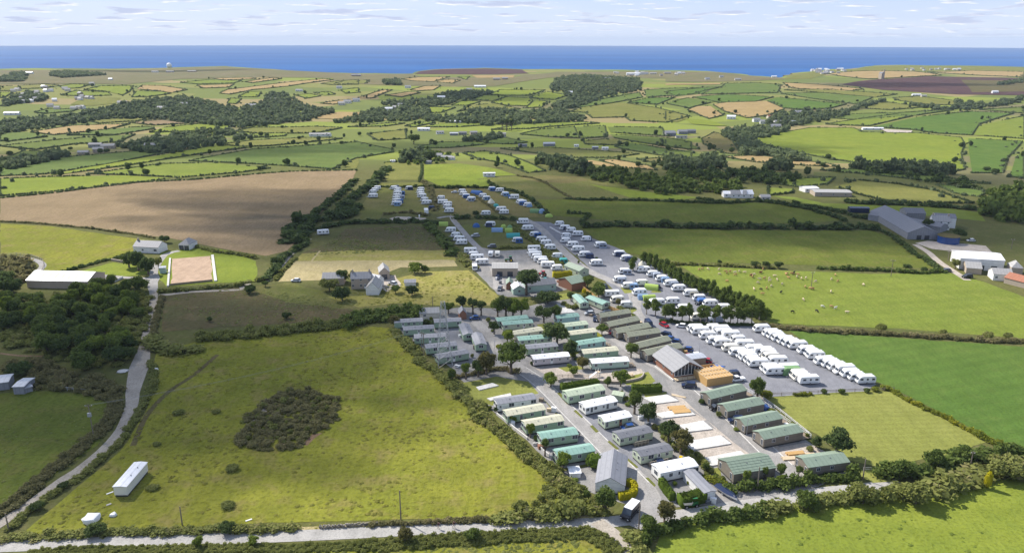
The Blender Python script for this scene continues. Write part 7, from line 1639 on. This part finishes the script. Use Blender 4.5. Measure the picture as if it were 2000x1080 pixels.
tufts('tall_grass', MEADOW, 1500, .3, .9, 'tuft', 'rough tufts of tall grass over the big meadow'); tufts('weeds', MEADOW, 200, .3, 1.0, 'tuft', 'darker weed clumps over the big meadow')
tufts('tall_grass', 'P 0,1040 250,1037 470,1027 760,1017 1060,1014 1060,1020 700,1030 400,1045 0,1062', 700, .2, .5, 'tuft', 'tufts of verge grass along the lane')
tufts('weeds', 'P 320,580 480,562 700,590 800,600 700,618 420,638', 900, .3, 1.0, 'bramble', 'tussocks over the rough meadow below the arena'); tufts('weeds', 'E 600,600 900,400 1450,370 1700,540', 800, .4, 1.2, 'bramble', 'tussocks over the shaded scrub field')
tufts('tall_grass', 'P 640,580 770,548 915,532 970,580 860,595 700,598', 800, .3, .9, 'tuft', 'tufts over the yellow field below the cottage'); tufts('weeds', 'P 100,1078 700,1064 1060,1042 1160,1040 1215,1085', 500, .3, .8, 'bramble', 'weeds over the field at the bottom edge')
tufts('weeds', 'P 1290,1045 1600,985 1960,945 2000,930 2000,1085 1280,1085', 120, .3, .8, 'leaf_light', 'dark grass tussocks over the bright field at lower right'); tufts('weeds', 'P 0,775 200,785 205,840 90,930 0,980', 300, .3, .7, 'bramble', 'weeds over the left pasture')

# ================================================================== poles, mast, fences, walls
def pole(s, npx, label, arm=0, name='utility_pole', mt='pole_wood', r=.16, extra=None):
    p = G(*px(s)[0]); h = pxh(p, npx); t = thing(name, p, random.uniform(-.3, .3), label, 'pole')
    MB().tube((0, 0, -.3), (0, 0, h), r, r * .7, 8).build('shaft', mt, t)
    if arm:
        MB().box(-arm / 2, arm / 2, -.07, .07, h - .55, h - .4).build('crossarm', mt, t)
        for x in (-arm * .45, 0, arm * .45): MB().tube((x, 0, h - .4), (x, 0, h - .15), .06, .04).build('insulator', 'frame_white', t)
    if extra == 'transformer':
        MB().box(-.45, .45, -.55, -.1, h * .62, h * .74).build('transformer', 'steel', t)
    if extra == 'lamp': MB().box(-.1, .7, -.1, .1, h, h + .12).build('lamp_head', 'steel', t)
    return t, p, h
_, pa, ha = pole('V 730,798', 60, 'tall utility pole with transformer beside the pale track', 1.8, extra='transformer')
pole('S 1332,818', 54, 'plain wooden pole behind the lane left of the walkers'); pole('T 1790,892', 48, 'wooden pole standing in front of the entrance van'); pole('R 1425,862', 36, 'short wooden pole in the lane hedge at left'); pole('R 70,905', 34, 'leaning wooden pole where the track meets the lane')
pole('J 478,215', 24, 'wooden pole behind the court outbuilding'); pole('U 740,505', 40, 'wooden pole beside the lane-end lodge'); pole('U 1575,432', 37, 'pale pole in the hedge below the lawn', .9); pole('G 1735,742', 35, 'utility pole standing among the cows', 1.6); pole('H 960,757', 32, 'T-shaped utility pole on the cow pasture hedge', 2.0); pole('H 1900,545', 20, 'T-shaped utility pole right of the farm', 1.8); pole('H 1405,640', 20, 'utility pole on the farm track', 1.6)
pole('J 370,620', 36, 'left pole of the twin-pole transformer by the court', 1.6, extra='transformer'); pole('J 392,672', 44, 'right pole of the twin-pole transformer by the court', 1.6)
for s, n_, lab in (('O 540,547', 31, 'slim lamp post beside the third lower lodge'), ('J 1077,612', 16, 'short lamp post beside the court road'), ('K 655,372', 34, 'lamp post in the island of the camp road'), ('K 1325,792', 30, 'lamp post behind the clubhouse'), ('J 1685,320', 15, 'short lamp post above the middle block'), ('N 100,150', 22, 'lamp post by the playground slide')): pole(s, n_, lab, 0, 'lamp_post', 'steel', .09, 'lamp')
pole('Q 1895,465', 44, 'dark wooden pole in front of the broad lodge'); pole('D 838,828', 15, 'short pole at the end of the long barn')
# lattice mast
p = G(868, 712); hm = pxh(p, 119); t = thing('lattice_mast', p, .25, 'grey steel lattice mast beside the court caravans', 'mast'); W0, W1 = 2.3, .55
co = lambda u, i: ((W0 + (W1 - W0) * u) * (1, -1, -1, 1)[i], (W0 + (W1 - W0) * u) * (1, 1, -1, -1)[i], hm * u)
for i in range(4): MB().tube(co(0, i), co(1, i), .10, .07, 5).build('leg', 'steel', t)
for j in range(8):
    m = MB(); u0, u1 = j / 8, (j + 1) / 8
    for i in range(4): m.tube(co(u0, i), co(u1, (i + 1) % 4), .045, .045, 4); m.tube(co(u0, (i + 1) % 4), co(u1, i), .045, .045, 4); m.tube(co(u1, i), co(u1, (i + 1) % 4), .045, .045, 4)
    m.build('bracing', 'steel', t)
# wires from the track pole towards the court
pb = G(*px('J 392,672')[0])
for off in (-.6, .6):
    a = Vector((pa.x + off, pa.y, ha - .2)); b = Vector((pb.x + off, pb.y, 9.5)); m = MB(); prev = a
    for i in range(1, 13):
        u = i / 12; q = a.lerp(b, u); q.z -= 4 * u * (1 - u) * 2.2; m.tube(prev, q, .022, .022, 4); prev = q
    tag(m.build('power_line', 'wire'), 'thin power line crossing above the meadow hedge', 'wire', 'power lines')
def fence(s, label, h=1.1, gap=2.2, mt='fence_wood', panel=False, name='fence'):
    pts = gp(s); t = thing(name, pts[0], 0, label, 'fence'); o0 = pts[0]; pm = None
    path = []
    for a, b in zip(pts[:-1], pts[1:]):
        n = max(1, int((b - a).length / gap)); path += [a.lerp(b, i / n) for i in range(n)]
    path.append(pts[-1]); post = MB().box(-.06, .06, -.06, .06, -.2, h + .1).mesh('post'); post.materials.append(MATS[mt])
    for i, p in enumerate(path):
        link('post', post, None, t, p - o0)
        if i + 1 < len(path):
            q = path[i + 1]; d = q - p; L_ = d.length; m = MB()
            if panel: m.box(0, L_, -.03, .03, .08, h)
            else: m.box(0, L_, -.03, .03, h - .12, h); m.box(0, L_, -.03, .03, h * .5, h * .5 + .1)
            m.build('panel' if panel else 'rail', mt, t, p - o0, math.atan2(d.y, d.x))
fence('D 0,602 130,592 250,605 335,640 345,680 320,745', 'pale post-and-rail fence round the bend of the farm path'); fence('K 190,130 330,235 460,330 570,372', 'orange-brown board fence behind the end-on emerald caravans', 1.7, 1.9, 'timber', True)
fence('O 700,205 870,325 1150,550', 'white fence between the lower lodges and the mown lawn', 1.0, 2.4, 'frame_white'); fence('F 800,330 830,375 870,400', 'pale fence at the top of the straight camp road', 1.2, 2.0); fence('J 1690,885 1850,880 2000,890', 'pale picket fence along the playground', .9, 1.6)
fence('D 1325,835 1660,800', 'dark kickboard fence on the near side of the riding arena', 1.0, 2.5, 'deck', True); fence('O 760,165 1000,160 1060,150 1500,130 1980,110', 'wire fence between the caravan yard and the mown lawn', 1.0, 2.6, 'pole_wood'); fence('V 480,445 670,465', 'grey gate rail fence beside the pasture', 1.1, 2.0, 'steel')
fence('U 745,440 850,440', 'metal field gate at the lane end of the lawn', 1.1, 1.8, 'steel', name='field_gate'); fence('U 880,640 980,620', 'metal field gate into the bright field', 1.1, 1.8, 'steel', name='field_gate')
fence('F 1575,420 1680,480', 'low white fence in the middle of the upper pitches', .8, 1.8, 'frame_white', True); fence('K 930,570 1090,690', 'white fence behind the upper lodges', .9, 2.0, 'frame_white'); fence('M 870,500 900,560', 'brick-red garden fence beside a cream-roofed caravan', 1.4, 1.6, 'brick', True)
def wall_(s, h, w_, mt, label, name='wall'):
    pts = smooth_path([Vector((p.x, p.y, 0)) for p in gp(s)], 1.2); m = MB()
    for i in range(len(pts) - 1):
        a, b = pts[i], pts[i + 1]; d = (b - a).normalized(); n = Vector((-d.y, d.x, 0)) * w_ / 2
        k = len(m.v)
        for q in (a - n, a + n, b + n, b - n): m.v.append((q.x, q.y, 0))
        for q in (a - n, a + n, b + n, b - n): m.v.append((q.x, q.y, h))
        for f in ((4, 5, 6, 7), (0, 3, 7, 4), (1, 5, 6, 2)): m.f.append(tuple(k + j for j in f)); m.m.append(0)
        if i == 0: m.f.append((k, k + 4, k + 5, k + 1)); m.m.append(0)
        if i == len(pts) - 2: m.f.append((k + 3, k + 2, k + 6, k + 7)); m.m.append(0)
    return tag(m.build(name, mt), label, 'wall')
wall_('D 1330,622 1312,840', .5, .8, 'concrete', 'low white wall on the left of the riding arena'); wall_('D 1660,598 1685,800', .5, 1.2, 'concrete', 'low white stone edge on the right of the riding arena'); wall_('D 835,830 960,775', 1.0, .4, 'concrete', 'pale yard wall right of the long barn')
wall_('K 790,950 760,1000 650,1030 520,1045 350,1035 150,1015 0,1012 J 1700,930', .8, .35, 'hardcore', 'curved pinkish wall round the playground'); wall_('D 870,635 960,650', .9, .5, 'granite', 'short stone wall on the farm lawn'); wall_('K 895,885 1075,1020', .5, .35, 'concrete', 'low pale wall along the road beside the clubhouse')
wall_('M 600,450 740,560 760,580 900,690', .7, .3, 'concrete', 'white garden wall left of the cream-roofed caravans'); wall_('M 955,750 1010,745 1040,800 1140,880', .8, .3, 'concrete', 'white garden wall left of the emerald caravans')
# dry stone wall beside the lane: loose stones in courses
Vs = []; Fs = []; k = 0; path = smooth_path([Vector((p.x, p.y, 0)) for p in gp('S 700,885 850,878 1000,866 1150,856')], .35)
for p in path:
    for c in range(3):
        s_ = np.array((rng.uniform(.17, .3), rng.uniform(.17, .3), rng.uniform(.12, .2))); V = CS_V * s_ + np.array((p.x + rng.uniform(-.1, .1), p.y + rng.uniform(-.2, .2), .12 + c * .26)); Vs.append(V); Fs.append(CS_F + k); k += len(V)
tag(link('dry_stone_wall', qmesh('dry_stone_wall', np.concatenate(Vs), np.concatenate(Fs)), 'stone'), 'tumbled dry stone wall along the lane left of the walkers', 'wall')
# playground, clutter of the plots
p = G(*px('K 270,1000')[0]); t = thing('playground_slide', p, .5, 'white slide and climbing frame in the playground', 'slide')
MB().box(2.4, 3.6, 0, 1.2, 1.5, 1.6).build('platform', 'timber_pale', t)
for x, y in ((2.45, .05), (3.5, .05), (2.45, 1.1), (3.5, 1.1)): MB().box(x, x + .1, y, y + .1, 0, 2.5).build('post', 'frame_white', t)
m = MB(); m.v = [(-.3, .3, .2), (2.4, .3, 1.55), (2.4, .9, 1.55), (-.3, .9, .2), (-.3, .3, .28), (2.4, .3, 1.63), (2.4, .9, 1.63), (-.3, .9, .28)]; m.f = [(4, 5, 6, 7), (3, 2, 1, 0), (0, 1, 5, 4), (2, 3, 7, 6), (1, 2, 6, 5), (3, 0, 4, 7)]; m.m = [0] * 6; m.build('chute', 'white_paint', t)
p = G(*px('K 640,985')[0]); t = thing('picnic_table', p, .2, 'wooden picnic table at the right of the playground', 'table'); MB().box(0, 1.8, .5, 1.2, .7, .76).build('top', 'timber_pale', t); MB().box(0, 1.8, 0, .28, .42, .47).build('seat', 'timber_pale', t); MB().box(0, 1.8, 1.42, 1.7, .42, .47).build('seat', 'timber_pale', t); MB().box(.2, .3, .1, 1.6, 0, .7).box(1.5, 1.6, .1, 1.6, 0, .7).build('frame', 'timber_pale', t)
for s, lab in (('J 680,790', 'white picnic table before the lowest court caravan'),): p = G(*px(s)[0]); t = thing('picnic_table', p, -.5, lab, 'table'); MB().box(0, 1.8, .5, 1.2, .7, .76).build('top', 'white_paint', t); MB().box(0, 1.8, 0, .28, .42, .47).build('seat', 'white_paint', t); MB().box(0, 1.8, 1.42, 1.7, .42, .47).build('seat', 'white_paint', t); MB().box(.2, .3, .1, 1.6, 0, .7).box(1.5, 1.6, .1, 1.6, 0, .7).build('frame', 'steel', t)
def stack(s, ang, n, L_, mt, label, dz=.18, w_=.35):
    p = G(*px(s)[0]); t = thing('timber_stack', (p.x, p.y, .05), R(ang), label, 'timber stack')
    for i in range(n): MB().box(random.uniform(0, .3), L_ - random.uniform(0, .3), (i % 4) * (w_ + .05), (i % 4) * (w_ + .05) + w_, (i // 4) * dz, (i // 4) * dz + dz - .02).build('beam', mt, t)
stack('N 790,415', 9, 4, 5.2, 'timber', 'upper brown timber stack on the second concrete base', .5, .5); bpy.data.objects[-1] if False else None
stack('N 830,450', 9, 4, 5.2, 'timber', 'lower brown timber stack on the second concrete base', .5, .5); stack('O 900,800', 6, 8, 5.5, 'timber_pale', 'pile of pale planks on the lodge building plot'); stack('O 940,755', 10, 3, 5.0, 'timber', 'brown beams at the back of the lodge building plot', .45, .45); stack('O 1060,770', 8, 6, 5.0, 'timber_pale', 'second pile of pale planks on the lodge building plot', .2, .4); stack('N 800,262', -25, 4, 4.5, 'timber_pale', 'planks lying across the first concrete base', .12, .2)
def lump(s, r, h, mt, name, label, cat, seedv=0):
    V = CS_V * np.array((r, r, h)) * (1 + .18 * np.sin(CS_V[:, :1] * 5 + CS_V[:, 1:2] * 7 + seedv)) + np.array((0, 0, h * .4)); o = link(name, qmesh(name, V, CS_F), mt, None, G(*px(s)[0])); return tag(o, label, cat)
lump('O 1160,800', 1.6, .9, 'paint_bright_blue', 'tarpaulin', 'crumpled blue tarpaulin on the building plot', 'tarpaulin'); lump('O 715,300', 1.5, 1.2, 'paint_blue', 'tarpaulin', 'blue tarpaulin behind the second lower lodge', 'tarpaulin', 2); lump('Q 1345,452', .8, 1.6, 'paint_bright_blue', 'sheeted_heap', 'small bright blue sheet standing on the garage forecourt', 'tarpaulin', 4)
lump('R 715,825', 2.0, 1.0, 'white_paint', 'covered_dinghy', 'upturned white dinghy lying in the grass by the lane', 'dinghy', 1); lump('R 885,785', .8, .5, 'white_paint', 'white_sack', 'small white sack in the grass near the dinghy', 'sack', 3); lump('D 595,748', 1.2, 1.0, 'white_paint', 'water_tank', 'small white tank by the long barn yard', 'tank', 2); lump('V 960,300', 1.8, .25, 'concrete', 'stone_slab', 'pale slab beside the pale track at the wood edge', 'slab', 5); lump('V 1222,292', .6, .6, 'white_paint', 'feed_bucket', 'small white trough on the track bank', 'trough', 6)
stack('S 110,838', 35, 1, 1.8, 'frame_white', 'white board lying in the grass by the lane', .1, .4); stack('R 830,625', 45, 1, 1.8, 'frame_white', 'white plank beside the lone caravan', .1, .4); stack('R 825,715', 45, 1, 1.4, 'rubble', 'grey plank below the lone caravan', .1, .5)
house('D 1250,738 1298,735', 1.5, 2.6, .5, 'wall_mint', 'roof_white', 'small pale hut on a leg beside the riding arena', 'x', '', '', 0, 'judge_hut', 'hut')
for i, (s, mt) in enumerate((('M 700,500', 'steel'), ('M 740,560', 'white_paint'), ('M 830,590', 'paint_grey'), ('M 1010,790', 'brick'), ('M 1130,420', 'white_paint'), ('M 1090,420', 'timber_pale'), ('M 1010,320', 'deck'), ('J 740,470', 'brick'), ('J 735,495', 'white_paint'), ('J 870,610', 'deck'), ('K 670,405', 'hardcore'), ('K 740,475', 'timber_pale'), ('K 870,540', 'deck'), ('K 1180,760', 'timber'), ('K 1200,790', 'paint_red'), ('K 255,390', 'deck'), ('N 620,590', 'brick'), ('N 490,505', 'white_paint'), ('N 560,560', 'paint_grey'), ('O 920,470', 'white_paint'), ('F 1530,830', 'paint_teal'), ('F 1640,850', 'brick'), ('F 1690,880', 'paint_grey'), ('F 1150,830', 'white_paint'), ('F 1180,860', 'paint_grey'), ('Q 1390,600', 'paint_grey'), ('Q 1430,590', 'white_paint'), ('Q 1380,260', 'roof_tin'), ('Q 1130,180', 'paint_yellow'), ('Y 1180,750', 'white_paint'), ('Y 970,780', 'concrete'))):
    p = G(*px(s)[0]); w1, d1, h1 = random.uniform(.7, 1.5), random.uniform(.6, 1.2), random.uniform(.6, 1.3); m = MB().box(0, w1, 0, d1, 0, h1, 0, .04, .04).box(-.04, w1 + .04, -.04, d1 + .04, h1, h1 + .08)
    tag(m.build('storage_box', mt, None, (p.x, p.y, .03), random.uniform(-.4, .6)), 'small garden storage box or bin standing beside a caravan', 'storage box', 'boxes and bins round the pitches')

# ------------------------------------------------------------------ herd and walkers
def skin(name, verts, edges, radii, lvl=1):
    me = bpy.data.meshes.new(name); me.from_pydata(verts, edges, []); o = bpy.data.objects.new(name, me); col.objects.link(o)
    md = o.modifiers.new('skin', 'SKIN'); md.use_smooth_shade = True
    for v, r in zip(me.skin_vertices[0].data, radii): v.radius = r if isinstance(r, tuple) else (r, r)
    me.skin_vertices[0].data[0].use_root = True
    o.modifiers.new('sub', 'SUBSURF').levels = lvl
    dg = bpy.context.evaluated_depsgraph_get(); out = bpy.data.meshes.new_from_object(o.evaluated_get(dg)); bpy.data.objects.remove(o); out.name = name; return out
def cow_mesh(graze):
    V = [(0, 0, 1.05), (-.6, 0, 1.1), (.55, 0, 1.08)]; E = [(0, 1), (0, 2)]; Rr = [(.36, .40), (.32, .34), (.30, .36)]
    def add(p, r, par): V.append(p); Rr.append(r); E.append((par, len(V) - 1)); return len(V) - 1
    if graze: n = add((.95, 0, .75), .16, 2); h = add((1.15, 0, .35), .14, n); add((1.25, 0, .12), .09, h)
    else: n = add((.95, 0, 1.35), .17, 2); h = add((1.25, 0, 1.42), .14, n); add((1.55, 0, 1.25), .09, h)
    for x, par in ((-.65, 1), (.55, 2)):
        for y in (-.2, .2): a = add((x, y, .75), .14, par); b = add((x + (.06 if x < 0 else 0), y, .4), .075, a); add((x - .02, y, .03), .065, b)
    t_ = add((-.95, 0, 1.15), .05, 1); add((-1.02, 0, .55), .03, t_)
    return skin('cow', V, E, Rr)
COW = [cow_mesh(True), cow_mesh(False)]; COWS = {}
herd = dict(tan='860,592 885,590 1070,607 1102,610 1078,620 1080,684 1145,634 1270,634 1278,650 1345,614 1360,588 1370,662 1355,784 1275,808 1550,624 1580,622 1635,634 1560,658 1690,728 1945,683 1925,636 1895,884 1390,738 1730,742 1540,630',
    cream='930,590 1015,594 1020,630 1140,617 1175,608 1215,617 1290,632 1335,668 1410,662 1450,644 1470,672 1320,697 1425,722 1290,748 1412,682 1660,664 1695,662 1625,650 1770,686 1890,768 1895,668 1675,828 1510,708 2015,928 2145,712', white='1825,884 1925,895', black='1345,748 1500,772 1590,924 1780,918 1602,618', brown='1265,640 1340,616 1596,628 1750,744')
for c, s in herd.items():
    for i, q in enumerate(sorted(px('G ' + s))):
        key = (c, i % 2)
        if key not in COWS: me = COW[i % 2].copy(); me.materials.clear(); me.materials.append(MATS['hide_' + c]); COWS[key] = me
        p = G(*q); o = link('cow', COWS[key], None, None, (p.x, p.y, 0.01), random.uniform(0, 6.28)); o.scale = (.76, .76, .76); tag(o, '%s cow, %s of that colour from the left in the pasture herd' % (c, ORD[i]), 'cow', 'cows in the pasture')
def person(s, rz, phase, label):
    V = [(0, 0, .95), (0, 0, 1.2), (0, 0, 1.42), (0, 0, 1.52), (.02, 0, 1.66)]; E = [(0, 1), (1, 2), (2, 3), (3, 4)]; Rr = [(.14, .11), (.15, .11), (.16, .10), .05, .105]
    def add(p, r, par): V.append(p); Rr.append(r); E.append((par, len(V) - 1)); return len(V) - 1
    for y, sg in ((-.1, phase), (.1, -phase)):
        a = add((0, y, .88), .095, 0); b = add((.12 * sg + .05, y, .48), .07, a); c = add((.26 * sg - .04, y, .09), .05, b); add((.26 * sg + .13, y, .04), .045, c)
        u = add((0, y * 2.0, 1.40), .06, 2); e = add((-.14 * sg, y * 2.3, 1.12), .047, u); f = add((-.14 * sg + .12, y * 2.2, .92), .04, e); add((-.14 * sg + .17, y * 2.1, .84), .035, f)
    me = skin('person', V, E, Rr, 2)
    for q in ('cloth_pale', 'cloth_brown', 'skin', 'hide_brown'): me.materials.append(MATS[q])
    for f in me.polygons:
        z = f.center.z; f.material_index = 3 if z > 1.68 or (z > 1.6 and f.center.x < -.02) else 2 if z > 1.5 else 2 if abs(f.center.y) > .16 and z < 1.0 else 1 if z > .9 else 0
    p = G(*px(s)[0]); tag(link('person', me, None, None, (p.x, p.y, .05), rz), label, 'person')
    t = MB().box(-.34, -.13, -.15, .15, 1.02, 1.42).build('backpack', 'cloth_brown', bpy.data.objects[-1] if False else None, (p.x, p.y, .05), rz); tag(t, 'dark rucksack on the back of the %s' % label.split(' in ')[0], 'rucksack')
person('S 1625,890', 3.05, 1, 'left-hand walker in dark top striding along the lane'); person('S 1745,882', 3.05, -1, 'right-hand walker in dark top following along the lane')

# ------------------------------------------------------------------ clouds that shade the land (all above the frame)
CLOUDS = '''780,462 120 48|1010,405 150 85|1330,438 230 50|1800,440 110 62|120,680 95 60|20,840 75 34|430,690 95 24|330,800 62 30|530,392 95 34|590,440 55 16|430,430 60 9|480,408 60 13|1120,285 260 90|180,300 260 70|1490,292 60 40|1780,165 210 70|1600,345 210 45|620,600 90 20|320,140 300 60|900,190 200 70'''
bm = bmesh.new(); bmesh.ops.create_icosphere(bm, subdivisions=4, radius=1)
for v in bm.verts: c = v.co; v.co = c * (1 + .10 * math.sin(c.x * 7 + c.y * 5) + .08 * math.sin(c.y * 11 + 2 * c.x)); v.co.z = max(v.co.z, -.35)
cm = bpy.data.meshes.new('cloud'); bm.to_mesh(cm); bm.free(); cm.polygons.foreach_set('use_smooth', [True] * len(cm.polygons)); cm.materials.append(MATS['cloud_mist'])
for i, c in enumerate(CLOUDS.split('|')):
    a, rx, ry = c.split(' '); p = G(*map(float, a.split(','))); q = p + to_sun * (560 / to_sun.z); o = link('cloud', cm, None, None, q, random.uniform(-.12, .12)); o.scale = (float(rx) * 1.2, float(ry) * 1.25, 34)
    tag(o, 'drifting fair-weather cloud above the fields', 'cloud', 'clouds over the land')

# ------------------------------------------------------------------ the air
m, n, l, b = newmat('haze_air'); n.remove(b); vo = n.new('ShaderNodeVolumePrincipled'); vo.inputs['Color'].default_value = (.70, .82, 1.0, 1); vo.inputs['Density'].default_value = 4.0e-5
l.new(vo.outputs[0], n['Material Output'].inputs['Volume'])
tag(MB().box(-23000, 23000, -600, 20800, -90, 125).build('haze', 'haze_air'), kind='stuff')
